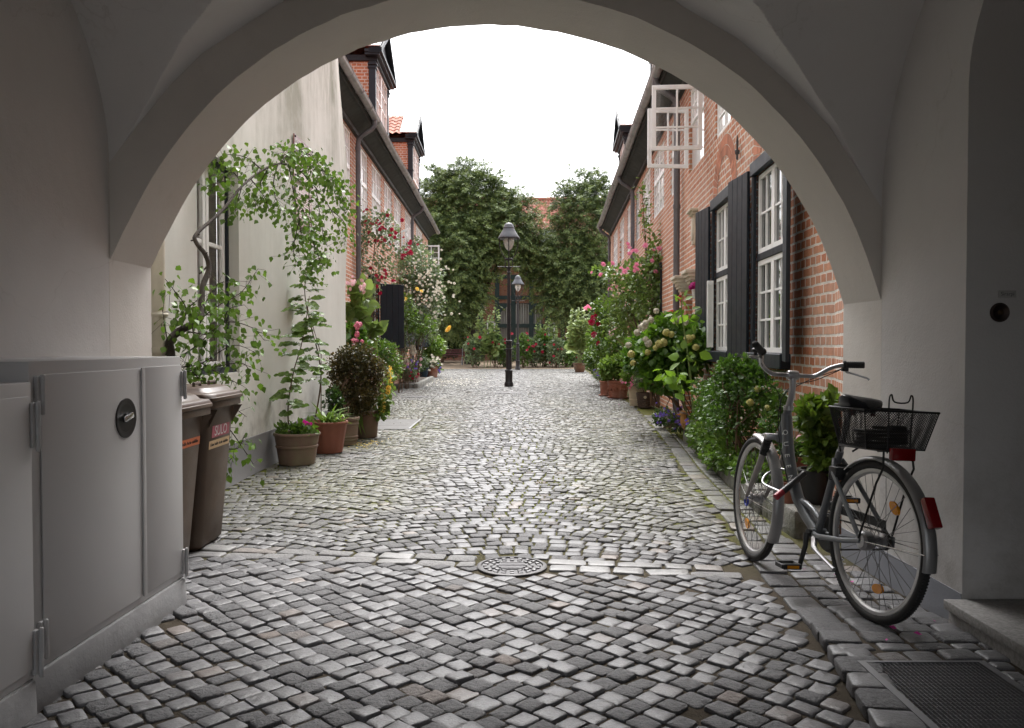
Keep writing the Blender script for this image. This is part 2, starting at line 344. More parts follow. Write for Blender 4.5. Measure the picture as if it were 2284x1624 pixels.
def paving(name, C, A, H, Z, label, detail=True, m=None, tilt=.024):
    """rounded setts: centres C(N,2), angles A, half sizes H(N,2), top heights Z"""
    C = np.array(C, float); A = np.array(A, float); H = np.array(H, float); Z = np.array(Z, float); n = len(C)
    if detail:
        ring = np.array([(1, -.72), (1, .72), (.93, .93), (.72, 1), (-.72, 1), (-.93, .93), (-1, .72), (-1, -.72), (-.93, -.93), (-.72, -1), (.72, -1), (.93, -.93)])
        prof = [(-.05, .97), (-.011, 1.0), (-.0035, .972), (-.0005, .90), (.0005, .5)]
    else:
        ring = np.array([(1, -.7), (1, .7), (.7, 1), (-.7, 1), (-1, .7), (-1, -.7), (-.7, -1), (.7, -1)]); prof = [(-.03, 1.0), (-.008, 1.0), (.0, .86)]
    k = len(ring); q = len(prof); V = np.zeros((n, q * k + 1, 3))
    rj = 1 + rng.normal(0, .04, (n, k, 2))
    tx = rng.normal(0, tilt, n); ty = rng.normal(0, tilt, n)
    for i, (z, s) in enumerate(prof):
        xy = ring[None] * rj * H[:, None, :] * s
        if i == 0: xy = ring[None] * H[:, None, :] * s
        V[:, i * k:(i + 1) * k, :2] = xy; V[:, i * k:(i + 1) * k, 2] = z + (rng.normal(0, .0013 if i == 2 else .0007 if i == 3 else .0003, (n, k)) if i > 1 else 0)
    V[:, -1, 2] = .0015 if detail else .001
    up = (V[:, :, 2] > -.02); V[:, :, 2] += up * (V[:, :, 0] * tx[:, None] + V[:, :, 1] * ty[:, None])
    c = np.cos(A)[:, None]; s = np.sin(A)[:, None]; x = V[:, :, 0] * c - V[:, :, 1] * s; y = V[:, :, 0] * s + V[:, :, 1] * c
    V[:, :, 0] = x + C[:, :1]; V[:, :, 1] = y + C[:, 1:]; V[:, :, 2] += Z[:, None]
    L = []; S = []
    for i in range(q - 1):
        for a in range(k):
            e = (a + 1) % k; L += [i * k + a, i * k + e, (i + 1) * k + e, (i + 1) * k + a]; S.append(4)
    for a in range(k): L += [(q - 1) * k + a, (q - 1) * k + (a + 1) % k, q * k]; S.append(3)
    L = np.array(L); S = np.array(S); nv = q * k + 1
    o = rawmesh(name, V.reshape(-1, 3), (L[None] + (np.arange(n) * nv)[:, None]).ravel(), np.tile(S, n), m or m_stone, smooth=True)
    o.data.set_sharp_from_angle(angle=RAD(50)); return tag(o, label, None, None, 'structure')
MAN = [(0.0, 4.48, .195)]
def free(x, y, pad=0):
    for a, b, r in MAN:
        if (x - a) ** 2 + (y - b) ** 2 < (r + pad) ** 2: return False
    return True
PLATE = (-2.45, -1.50, 11.75, 13.3)
# passage: diagonal courses
C = []; A = []; H = []; Z = []
b = -8.0
while b < 8:
    w = rnd.uniform(.084, .102); a = -8 + rnd.uniform(0, .1)
    while a < 8:
        l = rnd.uniform(.078, .112); am = a + l / 2; bm_ = b + w / 2
        x = (am + bm_) * .7071 - .05; y = (bm_ - am) * .7071 + 3.2
        wob = .035 * math.sin(x * 2.1 + y * 1.3) + .025 * math.sin(y * 3.1 - x)
        x += wob; y += wob * .6
        if -2.2 < y < strip(x) - .12 and lerpline(LEFT, y) + .03 < x < lerpline(KERB, y) - .005 and free(x, y, .025):
            C.append((x, y)); A.append(-.785 + rnd.gauss(0, .05)); H.append(((l - .006) / 2 * rnd.uniform(.94, 1.03), (w - .006) / 2 * rnd.uniform(.94, 1.03))); Z.append(rnd.gauss(0, .0035))
        a += l
    b += w
SC, SA, SH, SZ = [], [], [], []
# two courses of long stones under the outer face of the arch
for row, off in ((0, -.062), (1, .062)):
    x = -2.3
    while x < 1.30:
        l = rnd.uniform(.15, .28)
        if -.26 <= x < .19: x = .20
        elif x < -.2 < x + l + .06: l = -.2 - x
        xm = x + l / 2; y = strip(xm) + off
        if xm + l / 2 < 1.36: SC.append((xm, y)); SA.append(-.148 + rnd.gauss(0, .02)); SH.append(((l - .012) / 2, .055)); SZ.append(rnd.gauss(.002, .003))
        x += l
paving('slab_course', SC, SA, SH, SZ, 'two courses of long pale slabs crossing the lane at the drain', m=m_stone3)
# courtyard: courses laid in flat arcs
C2 = []; A2 = []; H2 = []; Z2 = []
W = 2.15; AMP = .40
def arc(x):
    t = ((x + 1.0) / W) % 1 * 2 - 1; return -AMP * t * t, -4 * AMP * t / W
y0 = 3.5
while y0 < 41:
    s = rnd.uniform(.098, .114); x = -4 + rnd.uniform(0, .1)
    while x < 4.2:
        _, sl = arc(x); l = rnd.uniform(.085, .118); dx = l / math.sqrt(1 + sl * sl); xm = x + dx / 2; h, sl = arc(xm); cs = 1 / math.sqrt(1 + sl * sl)
        y = y0 + h + .05 * math.sin(xm * 1.7 + y0 * .6); xx = xm + .03 * math.sin(y0 * 1.9)
        inside = strip(xx) + .112 < y < 40.6 - .02 * xx * xx and lerpline(LEFT, y) + .05 < xx < lerpline(KERB, y) - .025 and free(xx, y, .025)
        if inside and not (PLATE[0] - .04 < xx < PLATE[1] + .04 and PLATE[2] - .04 < y < PLATE[3] + .04):
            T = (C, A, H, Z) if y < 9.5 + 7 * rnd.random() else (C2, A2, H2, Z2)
            T[0].append((xx, y)); T[1].append(math.atan(sl) + rnd.gauss(0, .05)); T[2].append(((l - .010) / 2, (s * cs - .010) / 2 * rnd.uniform(.93, 1.03))); T[3].append(rnd.gauss(0, .003))
        x += dx
    y0 += s
paving('cobblestone_pavement', C, A, H, Z, 'worn grey cobblestones paving the gateway and the near courtyard')
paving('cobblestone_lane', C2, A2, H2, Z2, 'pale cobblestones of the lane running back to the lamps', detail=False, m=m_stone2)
# gutter stones along the right kerb, raised pavement under the arch
C = []; A = []; H = []; Z = []
def sidez(y): return .048 * max(0, min(1, (3.75 - y) / .5))
y = -2.5
while y < 14:
    l = rnd.uniform(.12, .165) if y < 3.4 else rnd.uniform(.16, .26); ym = y + l / 2; x = lerpline(KERB, ym) + .08
    C.append((x, ym)); A.append(math.atan2(-(lerpline(KERB, ym + .2) - lerpline(KERB, ym - .2)), .4)); H.append((.074, (l - .014) / 2)); Z.append(sidez(ym) + rnd.gauss(.002, .003)); y += l
y = 3.2
while y < 14:
    w = rnd.uniform(.105, .14); xa = lerpline(KERB, y + w / 2) + .165; xb = (1.905 if y < 4.72 else lerpline(PLANT, y + w / 2))
    x = xa
    while x < xb - .06:
        l = min(rnd.uniform(.12, .17) if y < 5 else rnd.uniform(.16, .28), xb - x)
        if xb - x - l < .07: l = xb - x
        C.append((x + l / 2, y + w / 2)); A.append(rnd.gauss(-.05, .03)); H.append(((l - .014) / 2, (w - .013) / 2)); Z.append(sidez(y) + rnd.gauss(0, .003)); x += l
    y += w
for (xa, xb, ya, yb) in ((1.26, 1.90, 3.01, 3.2), (1.75, 1.835, 2.0, 3.01)):
    y = ya
    while y < yb - .05:
        w = min(rnd.uniform(.09, .12), yb - y); x = xa
        while x < xb - .04:
            l = min(rnd.uniform(.11, .16), xb - x); l = xb - x if xb - x - l < .06 else l
            C.append((x + l / 2, y + w / 2)); A.append(rnd.gauss(0, .03)); H.append(((l - .013) / 2, (w - .012) / 2)); Z.append(sidez(y) + rnd.gauss(0, .003)); x += l
        y += w
paving('kerb_setts', C, A, H, Z, 'larger rectangular kerb and gutter setts along the right edge', m=m_stone, tilt=.02)
mb = MB(); mb.grid([[(lerpline(KERB, y) + .02, y, sidez(y) - .0092), (1.93 if y < 4.8 else lerpline(PLANT, y) + .1, y, sidez(y) - .0092)] for y in np.linspace(-2.5, 13.9, 90)])
tag(mb.build('pavement_bed', m_bed), 'sandy joints between the kerb setts on the right', None, None, 'structure')
# brick paved garden court at the back
def court():
    m, nt, b = newmat('yellow_brick_paving'); tc = nt.nodes.new('ShaderNodeTexCoord'); mp = nt.nodes.new('ShaderNodeMapping'); mp.inputs['Rotation'].default_value = (0, 0, .6); nt.links.new(tc.outputs['Object'], mp.inputs[0])
    br = nt.nodes.new('ShaderNodeTexBrick'); nt.links.new(mp.outputs[0], br.inputs['Vector']); setin(br, Scale=1.); br.inputs['Brick Width'].default_value = .24; br.inputs['Row Height'].default_value = .12; br.inputs['Mortar Size'].default_value = .008
    br.inputs['Color1'].default_value = (.27, .19, .12, 1); br.inputs['Color2'].default_value = (.22, .165, .11, 1); br.inputs['Mortar'].default_value = (.2, .17, .12, 1)
    nt.links.new(hsv(nt, br.outputs['Color'], ramp(nt, noise(nt, 3, 5), .3, .7, .8, 1.2)), b.inputs['Base Color']); b.inputs['Roughness'].default_value = .85; return m
mb = MB(); mb.grid([[(x, 40.6 - .02 * min(x * x, 16) + t * (62 - 40.6), .002 + .34 * t) for x in np.linspace(-12, 12, 25)] for t in np.linspace(0, 1, 12)])
tag(mb.build('brick_paving', court()), 'yellowish brick paving of the garden court', None, None, 'structure')
def garden_z(y): return .002 + .34 * max(0, (y - 40.4) / 21.6)
# ================================================================== GATEHOUSE
gate = thing('gatehouse', 'white plastered vaulted gateway passage with round arch framing the courtyard', 'gateway', (0, 4.5, 0))
YN, YF, XL, XR = 4.27, 4.75, -2.09, 1.92
far_px = [(345, 600), (362, 545), (395, 465), (450, 375), (500, 312), (560, 250), (622, 195), (690, 153), (750, 122), (810, 99), (860, 84), (910, 68), (960, 58), (1030, 50), (1100, 48), (1200, 54), (1290, 74), (1370, 98), (1450, 134), (1523, 169), (1607, 226), (1649, 262), (1725, 350), (1776, 416), (1810, 473), (1843, 540), (1868, 612), (1881, 671)]
AP = [at(x, y, YF) for x, y in far_px]; AP = [(p.x, p.z) for p in AP]; AP[0] = (XL, 1.66); AP[-1] = (XR, 1.45)
def resample(P, n):
    P = np.array(P); d = np.r_[0, np.cumsum(np.hypot(*np.diff(P, axis=0).T))]; t = np.linspace(0, d[-1], n)
    x = np.interp(t, d, P[:, 0]); z = np.interp(t, d, P[:, 1])
    for _ in range(26): x[1:-1] = (x[:-2] + 2 * x[1:-1] + x[2:]) / 4; z[1:-1] = (z[:-2] + 2 * z[1:-1] + z[2:]) / 4
    j = rng.normal(0, .0022, n); z[1:-1] += j[1:-1]; return list(zip(x, z))
AP = resample(AP, 70)
mb = MB(); ZT = 8.0
G = [[(x, YN, ZT) for x, z in AP], [(x, YN, z) for x, z in AP], [(x, YF, z) for x, z in AP], [(x, YF, ZT) for x, z in AP]]
mb.grid(G)
mb.box(-9, XL, YN - .01, YF, 0, ZT); mb.box(XR, 9, YN - .01, YF, 0, ZT)
arch = mb.build('arch', m_rib, gate, smooth=25)
# vault over two bays
fc_px = [(246, 364), (311, 274), (382, 187), (450, 120), (563, 45), (637, 0)]; fr_px = [(1523, 15), (1645, 86), (1750, 177), (1851, 283), (1924, 397), (1963, 464)]
FC = [at(x, y, YN) for x, y in fc_px]; FC = [(p.x, p.z) for p in FC] + [(-.8, 3.19), (-.4, 3.32), (-.05, 3.36), (.3, 3.31), (.62, 3.16)]
FC += [(p.x, p.z) for p in [at(x, y, YN) for x, y in fr_px]]
FC[0] = (XL, FC[0][1]); FC[-1] = (XR, FC[-1][1]); fx = np.array([p[0] for p in FC]); fz = np.array([p[1] for p in FC])
def vault(x, y):
    cf = np.interp(x, fx, fz); zs = 2.16 + (1.93 - 2.16) * (x - XL) / (XR - XL)
    t = ((y - YN) / 4.0) % 1.0; cy = zs + (3.38 - zs) * math.sqrt(max(0, 1 - (2 * t - 1) ** 2)); return max(cf, cy)
xs = XL + (XR - XL) * (1 - np.cos(np.linspace(0, math.pi, 420))) / 2
tt = np.concatenate([1 - (1 - np.cos(np.linspace(0, math.pi, 300))) / 2, -(1 - np.cos(np.linspace(0, math.pi, 90)))[1:] / 2])
mb = MB(); mb.grid([[(x, YN - 4 * (1 - t), vault(x, YN - 4 * (1 - t) - (1e-6 if t > .5 else 0))) for x in xs] for t in np.concatenate([tt, tt[1:] - 1])[:len(tt) + 88]])
mb.build('vault', m_vault, gate, smooth=20)
mb = MB(); mb.box(-9, XL, -6.2, YN - .012, 0, 4.2); mb.build('passage_wall', m_pass, gate)
# right wall with the doorway niche
NY0, NY1 = 1.95, 3.47
mb = MB(); mb.box(XR, 9, NY1, YN - .012, 0, 4.2); mb.box(XR, 9, -6.2, NY0, 0, 4.2)
cy = (NY0 + NY1) / 2; hw = (NY1 - NY0) / 2; K = 24
arcp = [(cy - hw * math.cos(math.pi * i / K), 2.31 + .62 * math.sin(math.pi * i / K)) for i in range(K + 1)]
mb.grid([[(XR, a, 4.2) for a, z in arcp], [(XR, a, z) for a, z in arcp], [(2.62, a, z) for a, z in arcp]])
mb.box(2.62, 2.8, NY0, NY1, .14, 3.2)
mb.build('passage_wall', m_pass, gate, smooth=25)
mb = MB(); mb.box(XR - .004, XR + .05, NY1 + .004, YF - .01, -.03, .155); mb.build('plinth', m_plinth, gate)
mb = MB(); mb.box(XL - .05, XL + .004, -3, YF - .01, -.03, .155); mb.build('plinth', m_plinth, gate)
mb = MB(); mb.box(-9, 9, -7.8, YF, 8.0, 8.3); mb.build('roof', m_tile, gate)
mb = MB(); mb.box(2.56, 2.615, NY0 + .1, NY1 - .1, .14, 2.3); mb.build('door', m_dark2, gate, bevel=.01)
m_granite = M('speckled_granite', (.26, .25, .24), .7, var=.35, vs=70, bmp=.3, bs=120)
st = thing('doorstep', 'grey granite doorstep slab under the right hand niche', 'doorstep', (2.1, 2.6, 0))
mb = MB(); mb.box(1.832, 2.56, 1.8, 3.455, .098, .138); mb.build('tread', m_granite, st, bevel=.004)
mb = MB(); mb.box(1.852, 2.56, 1.8, 3.45, -.03, .0975); mb.build('riser', m_granite, st, bevel=.003)
# door bell and name plate on the niche jamb
YB = NY1
pb = at(2229, 697, YB)
bell = thing('doorbell', 'round dark brass bell push beneath the small name plate', 'doorbell', (pb.x, YB, pb.z))
m_bronze = M('dark_bronze', (.05, .035, .03), .45, metal=.7)
mb = MB(); mb.lathe([(.041, 0), (.041, .006), (.034, .013), (.022, .008), (.014, .006)], (pb.x, YB, pb.z), 28, (0, -1, 0)); mb.build('rosette', m_bronze, bell)
mb = MB(); mb.lathe([(.011, 0), (.011, .013), (.007, .016)], (pb.x, YB, pb.z), 18, (0, -1, 0)); mb.build('button', M('brass_button', (.09, .06, .03), .4, metal=.8), bell)
pn = at(2246, 656, YB)
pl = thing('name_plate', 'small pale name plate lettered Sirarpi above the bell', 'name plate', (pn.x, YB, pn.z))
mb = MB(); mb.box(pn.x - .037, pn.x + .037, YB - .004, YB, pn.z - .015, pn.z + .015); mb.build('plate', M('grey_card', (.42, .41, .39), .5), pl, bevel=.001)
text('Sirarpi', .022, 'lettering', M('grey_lettering', (.12, .12, .12), .6), pl, axes((pn.x, YB - .0046, pn.z), (1, 0, 0), (0, 0, 1), (0, -1, 0)))
# steel foot grate in the raised pavement
gr = thing('boot_scraper_grate', 'square mesh steel floor grate sunk beside the doorstep', 'floor grate', (1.55, 2.7, .03))
m_steel = M('galvanised_steel', (.24, .24, .25), .45, metal=.8)
gx0, gx1, gy0, gy1, gz = 1.275, 1.745, 2.1, 3.0, .052
mb = MB()
for a in ((gx0, gx0 + .028, gy0, gy1), (gx1 - .028, gx1, gy0, gy1), (gx0 + .028, gx1 - .028, gy1 - .014, gy1), (gx0 + .028, gx1 - .028, gy0, gy0 + .014)): mb.box(a[0], a[1], a[2], a[3], -.02, gz)
mb.build('frame', m_steel, gr)
mb = MB(); x = gx0 + .03
while x < gx1 - .03: mb.box(x, x + .0018, gy0 + .015, gy1 - .015, gz - .02, gz - .003); x += .0155
y = gy0 + .02
while y < gy1 - .02: mb.box(gx0 + .03, gx1 - .03, y, y + .002, gz - .024, gz - .008); y += .03
mb.build('grating', M('worn_galvanised_bar', (.26, .26, .27), .4, metal=.7), gr, smooth=0)
mb = MB(); mb.box(gx0 + .005, gx1 - .005, gy0 + .005, gy1 - .005, -.055, -.005); mb.build('pit_shade', M('pit_shade_black', (.006, .006, .007), .9), gr)  # black box painted in for the shade below the bars
# drain cover
dr = thing('drain_cover', 'round cast iron drain cover with slots among the cobbles', 'drain cover', (0, 4.48, 0))
m_iron = M('cast_iron', (.075, .072, .074), .55, metal=.4, var=.2, bmp=.3, bs=80)
mb = MB(); mb.lathe([(.193, -.05), (.193, .003), (.186, .006), (.172, .006), (.169, -.001), (.0, -.001)], (0, 4.48, 0), 48, cap=False); mb.build('ring', m_iron, dr)
mb = MB()
for R_, n_, w_, d_ in ((.148, 20, .0155, .018), (.11, 16, .015, .015)):
    for k in range(n_):
        a = 2 * math.pi * k / n_; c_ = Vector((math.cos(a), math.sin(a), 0)); t_ = Vector((-c_.y, c_.x, 0))
        mb.obox(Vector((0, 4.48, .002)) + c_ * R_, c_ * d_ * .6, t_ * w_ * .75, (0, 0, .0045))
for k in range(5): mb.obox((0, 4.48 + (k - 2) * .03, .002), (.085 - .012 * abs(k - 2), 0, 0), (0, .0075, 0), (0, 0, .0045))
mb.build('raised_studs', M('worn_iron', (.17, .165, .17), .5, metal=.5), dr, bevel=.0015, seg=1)
# flat covers further back
pt = thing('access_plate', 'rectangular grey steel access plate beside the pot row', 'access plate', (-2, 12.5, 0))
mb = MB(); mb.box(PLATE[0], PLATE[1], PLATE[2], PLATE[2] + .55, -.03, .002); mb.box(PLATE[0], PLATE[1], PLATE[2] + .56, PLATE[3], -.03, .002); mb.build('plate', M('grey_slab', (.10, .099, .096), .7, var=.2, bmp=.3), pt)
mb = MB(); mb.box(PLATE[1], PLATE[1] + .03, PLATE[2], PLATE[3], -.03, .006); mb.build('frame', m_steel, pt)
for (px, py, nm) in ((925, 885, 'left'), (1135, 876, 'behind')):
    p = at(px, py, 10); k = 1.22 / (1.22 - p.z); Y = 10 * k; X = p.x * k
    t = thing('manhole_cover', 'dull round manhole cover flush in the lane ' + ('left of the lamp foot' if nm == 'left' else 'just in front of the lamp foot'), 'manhole cover', (X, Y, 0))
    mb = MB(); mb.lathe([(.36, -.03), (.36, .006), (.30, .006), (.297, .003), (0, .003)], (X, Y, 0), 32, cap=False); mb.build('lid', m_iron, t)
# ================================================================== HOUSES
def wall_holes(mb, fr, s0, s1, z0, z1, holes, depth=.12):
    S = sorted({s0, s1, *[h[0] for h in holes], *[h[1] for h in holes]}); Zs = sorted({z0, z1, *[h[2] for h in holes], *[h[3] for h in holes]})
    def inh(s, z): return any(h[0] < s < h[1] and h[2] < z < h[3] for h in holes)
    for a, b in zip(S, S[1:]):
        for c, d in zip(Zs, Zs[1:]):
            if not inh((a + b) / 2, (c + d) / 2): mb.poly([fr.P(a, c), fr.P(b, c), fr.P(b, d), fr.P(a, d)])
    for a, b, c, d in holes:
        P = fr.P; e = -depth
        mb.poly([P(a, c), P(b, c), P(b, c, e), P(a, c, e)]); mb.poly([P(a, d), P(b, d), P(b, d, e), P(a, d, e)])
        mb.poly([P(a, c), P(a, d), P(a, d, e), P(a, c, e)]); mb.poly([P(b, c), P(b, d), P(b, d, e), P(b, c, e)])
def grille(mb, fr, a, b, c, d, cols, rows, d0, d1, w=.045, g=.02):
    """one casement: border w and glazing bars g"""
    mb.fbox(fr, a, b, c, c + w, d0, d1); mb.fbox(fr, a, b, d - w, d, d0, d1)
    mb.fbox(fr, a, a + w, c + w, d - w, d0, d1); mb.fbox(fr, b - w, b, c + w, d - w, d0, d1)
    for i in range(1, cols):
        s = a + w + (b - a - 2 * w) * i / cols; mb.fbox(fr, s - g / 2, s + g / 2, c + w, d - w, d0 + .004, d1 - .006)
    for j in range(1, rows):
        z = c + w + (d - c - 2 * w) * j / rows; mb.fbox(fr, a + w, b - w, z - g / 2, z + g / 2, d0 + .007, d1 - .009)
def window(parent, fr, a, b, c, d, tz, cols=2, rt=2, rb=3, leaves=2, casing=False, dep=.06, skip=(), label=None):
    """casement window in hole a..b, c..d; tz transom height"""
    mb = MB(); o = .0
    if casing:
        k = MB(); w = .085
        k.fbox(fr, a - w, b + w, d, d + .13, -.05, .05); k.fbox(fr, a - w - .05, b + w + .05, c - .13, c, -.05, .09)
        k.fbox(fr, a - w, a, c, d, -.09, .03); k.fbox(fr, b, b + w, c, d, -.09, .03); k.fbox(fr, a, b, tz - .035, tz + .035, -.09, -.005)
    n = leaves; st = (b - a) / n
    for i in range(n):
        for lo, hi, r, key in ((c, tz, rb, 'b'), (tz, d, rt, 't')):
            if (key, i) in skip: continue
            g_ = .036 if casing else .0
            l0 = lo + (g_ if key == 't' else .004); h0 = hi - (g_ if key == 'b' else .004)
            grille(mb, fr, a + st * i + .004, a + st * (i + 1) - .004, l0, h0, cols, r, -dep - .03, -dep + .012)
    w = mb.build('window', m_white, parent, smooth=0)
    if label: w['label'] = label
    mb = MB(); mb.poly([fr.P(a, c, -dep - .012), fr.P(b, c, -dep - .012), fr.P(b, d, -dep - .012), fr.P(a, d, -dep - .012)]); mb.build('pane', m_glass if casing else m_whitepane, w)
    if casing: k.build('casing', m_dark, w, bevel=.006, seg=1)
    return w
def shutter(parent, fr, hinge, width, z0, z1, ang, direction, name='shutter'):
    """leaf hinged at s=hinge on the casing, ang degrees away from the wall plane"""
    o = fr.P(hinge, z0, .05); al = (fr.P(hinge + direction, z0, .05) - o).normalized(); ca, sa = math.cos(RAD(ang)), math.sin(RAD(ang)); e = al * ca + fr.n * sa; n = e.cross(Vector((0, 0, 1))).normalized()
    mb = MB(); h = z1 - z0; k = 4
    for i in range(k):
        mb.obox(o + e * (width * (i + .5) / k) + Vector((0, 0, h / 2)), e * (width / k / 2 - .002), n * .016, (0, 0, h / 2))
    return mb.build(name, m_dark, parent, bevel=.004, seg=1)
def gutter(parent, fr, s0, s1, z, d, r=.075):
    mb = MB(); n = 10; L = []
    ss = np.linspace(s0, s1, 40)
    for k in range(n + 1):
        a = math.pi * (1 + k / n); L.append([fr.P(s, z + math.sin(a) * r, d + math.cos(a) * r) + Vector((0, 0, .015 * math.sin(s * .9))) for s in ss])
    mb.grid(L)
    L2 = [[p + Vector((0, 0, .004)) - (p - fr.P(s, z, d)) * .06 for p, s in zip(r_, ss)] for r_ in L]; mb.grid(L2)
    for e in (-1, 1): mb.tube([fr.P(s, z, d + e * r) + Vector((0, 0, .015 * math.sin(s * .9))) for s in ss], .011, 6)
    s = s0 + .5
    while s < s1:
        mb.tube([fr.P(s, z + math.sin(math.pi * (1 + k / 8)) * (r + .004), d + math.cos(math.pi * (1 + k / 8)) * (r + .004)) for k in range(9)], .007, 5); s += 1.0
    return mb.build('gutter', m_zinc, parent, smooth=60)
def downpipe(parent, fr, s, z, d, m=None, r=.05):
    mb = MB(); mb.tube([fr.P(s, z - .03, d), fr.P(s, z - .16, d), fr.P(s, z - .24, d - .06), fr.P(s, z - .36, .17), fr.P(s, z - .43, .10), fr.P(s, z - .55, .085), fr.P(s, .02, .085)], r, 12)
    for zz in (z - .62, z * .62, z * .3): mb.lathe([(r + .01, -.03), (r + .01, .03)], fr.P(s, zz, .085), 12)
    return mb.build('downpipe', m or m_pipe, parent, smooth=50)
def pantiles(p, du, dv, nu, nv, amp=.028, m=None, name='roof', parent=None, step=.02):
    """p corner at the eave, du along the eave (one tile), dv up the slope (one tile)"""
    p = Vector(p); du = Vector(du); dv = Vector(dv); nn = du.cross(dv).normalized()
    if nn.z < 0: nn = -nn
    G = []
    for j in range(nv):
        for t, lift in ((0, step), (.97, 0)):
            G.append([p + du * (i / 6) + dv * (j + t) + nn * (amp * math.sin(2 * math.pi * i / 6) + lift + .02) for i in range(nu * 6 + 1)])
    mb = MB(); mb.grid(G); return mb.build(name, m or m_tile, parent, smooth=40)
def dormer(parent, fr, s0, s1, zb, zt, zp):
    """gabled dormer flush with the facade; s0 is the nearer cheek"""
    P = fr.P; B = -2.6; mb = MB()
    mb.fbox(fr, s0 + .09, s1 - .09, zb - .8, zt, B, -.14)
    d = mb.build('dormer', m_brickx, parent, smooth=0)
    mb = MB()
    for s in (s0, s1 - .16):
        mb.fbox(fr, s, s + .16, zb - .5, zt, -.14, .02)
        for z_, e in ((zt - .1, .035), (zt - .18, .02), (zb + .2, .02)): mb.fbox(fr, s - e, s + .16 + e, z_, z_ + .05, -.16, .02 + e)
    mb.fbox(fr, s0 - .05, s0 + .2, zb - .06, zb + .08, B, -.15)
    mb.fbox(fr, s0, s1, zt, zt + .14, B, .06)
    mb.build('corner_post', m_dark, d, bevel=.008, seg=1)
    mb = MB(); sm = (s0 + s1) / 2; o = .22
    mb.fbox(fr, s0 - o, s1 + o, zt + .14, zt + .20, -.2, .20); mb.fbox(fr, s0 - o + .04, s1 + o - .04, zt + .08, zt + .14, -.2, .14)
    mb.add([P(s0 - o + .1, zt + .2, -.1), P(s1 + o - .1, zt + .2, -.1), P(sm, zp - .1, -.1), P(s0 - o + .1, zt + .2, .06), P(s1 + o - .1, zt + .2, .06), P(sm, zp - .1, .06)], [(0, 1, 2), (5, 4, 3), (0, 1, 4, 3), (1, 2, 5, 4), (2, 0, 3, 5)])
    for a in (s0 - o, s1 + o):
        v = P(sm, zp, .05) - P(a, zt + .2, .05); n = Vector((0, 0, 1)); mb.obox((P(sm, zp - .02, .05) + P(a, zt + .18, .05)) / 2, v / 2, fr.n * .15, n * .055)
    mb.build('pediment', m_dark, d, smooth=0)
    w = MB(); n = 2; st = (s1 - s0 - .36) / n
    for i in range(n): grille(w, fr, s0 + .18 + st * i, s0 + .18 + st * (i + 1), zb, zt, 2, 4, -.06, 0)
    wi = w.build('window', m_white, d, smooth=0)
    for a in (s0 - o, s1 + o):
        du = (P(s0, 0, -1) - P(s0, 0, 0)); e = P(a, zt + .2, .04); r = P(sm, zp + .03, .04); L = (r - e).length; nv = max(3, round(L / .3))
        pantiles(e + du * .0, du * .24, (r - e) / nv, 12, nv, parent=d)
        mb = MB(); v = (r - e); nn = v.cross(du).normalized(); nn = nn if nn.z > 0 else -nn
        mb.obox((e + r) / 2 + nn * .075 + du * .14, v / 2 * 1.03, du * .27, nn * .012); mb.build('roof_flashing', m_lead, d)
    return d
def eaves(parent, fr, s0, s1, ze, dg, back=4.2, slope=52):
    mb = MB(); P = fr.P
    mb.hexa([P(s0, ze - .27, 0), P(s1, ze - .27, 0), P(s1, ze - .04, dg - .08), P(s0, ze - .04, dg - .08), P(s0, ze - .17, -.05), P(s1, ze - .17, -.05), P(s1, ze + .03, dg - .05), P(s0, ze + .03, dg - .05)])
    mb.fbox(fr, s0, s1, ze - .34, ze - .26, -.02, .07); mb.fbox(fr, s0, s1, ze - .10, ze + .06, dg - .12, dg - .085)
    mb.build('soffit', m_soffit, parent, smooth=0)
    t = math.tan(RAD(slope)); nv = 16; L = (dg + back)
    e = P(s0, ze + .05, dg - .06); r = P(s0, ze + .05 + L * t, -back); dirv = (P(s0 + 1, 0, 0) - P(s0, 0, 0)); nu = int((s1 - s0) / .24)
    pantiles(e, dirv * ((s1 - s0) / nu), (r - e) / nv, nu, nv, parent=parent)
# -------- left: plastered house with the window
PH = thing('plaster_house', 'moss streaked white plaster house wall with tall window on the left', 'house', (-2.46, 8, 0))
fl = Facade(-2.46, 0, 1)
WH = (6.42, 7.40, .97, 2.78)
mb = MB(); wall_holes(mb, fl, 4.76, 11.2, 0, 6.8, [WH], .17)
ends = []
for z in np.linspace(0, 6.8, 18):
    x = -2.46 + .05 * math.exp(-((z - 3.3) / 1.1) ** 2) - .045 * max(0, z - 3.6); ends.append((x, z))
G = [[(-2.46 + (x + 2.46) * t * t, 11.2 + .9 * t + .05 * t * math.sin(z * 2), z) for t in np.linspace(0, 1, 7)] + [(x - .9, 12.12, z)] for x, z in ends]
mb.grid(G); mb.poly([(-2.46, 4.76, 0), (-5, 4.76, 0), (-5, 4.76, 6.8), (-2.46, 4.76, 6.8)])
mb.build('wall', m_lwall, PH, smooth=30)
pantiles((-2.25, 4.76, 6.75), (0, .2407, 0), (-.25, 0, .31), 30, 14, parent=PH)
mb = MB(); mb.grid([[(-2.447 + .03 * (z < .01) + .004 * math.sin(y * 3), y, z) for z in (0, .12, .33, .345, .346)][:4] + [(-2.47, y, .347)] for y in np.linspace(4.77, 12.1, 40)]); mb.build('plinth', m_plinth2, PH, smooth=40)
W1 = MB(); a, b, c, d = WH
W1.fbox(fl, a + .03, b - .03, c + .04, c + .10, -.17, -.12); W1.fbox(fl, a + .03, b - .03, d - .08, d - .02, -.17, -.12)
for s in (a + .03, b - .085, 6.85, 6.93): W1.fbox(fl, s, s + .055, c + .04, d - .02, -.168, -.115)
for s0, s1 in ((a + .08, 6.85), (6.985, b - .085)):
    for z in (1.42, 2.06): W1.fbox(fl, s0, s1, z, z + .035, -.162, -.125)
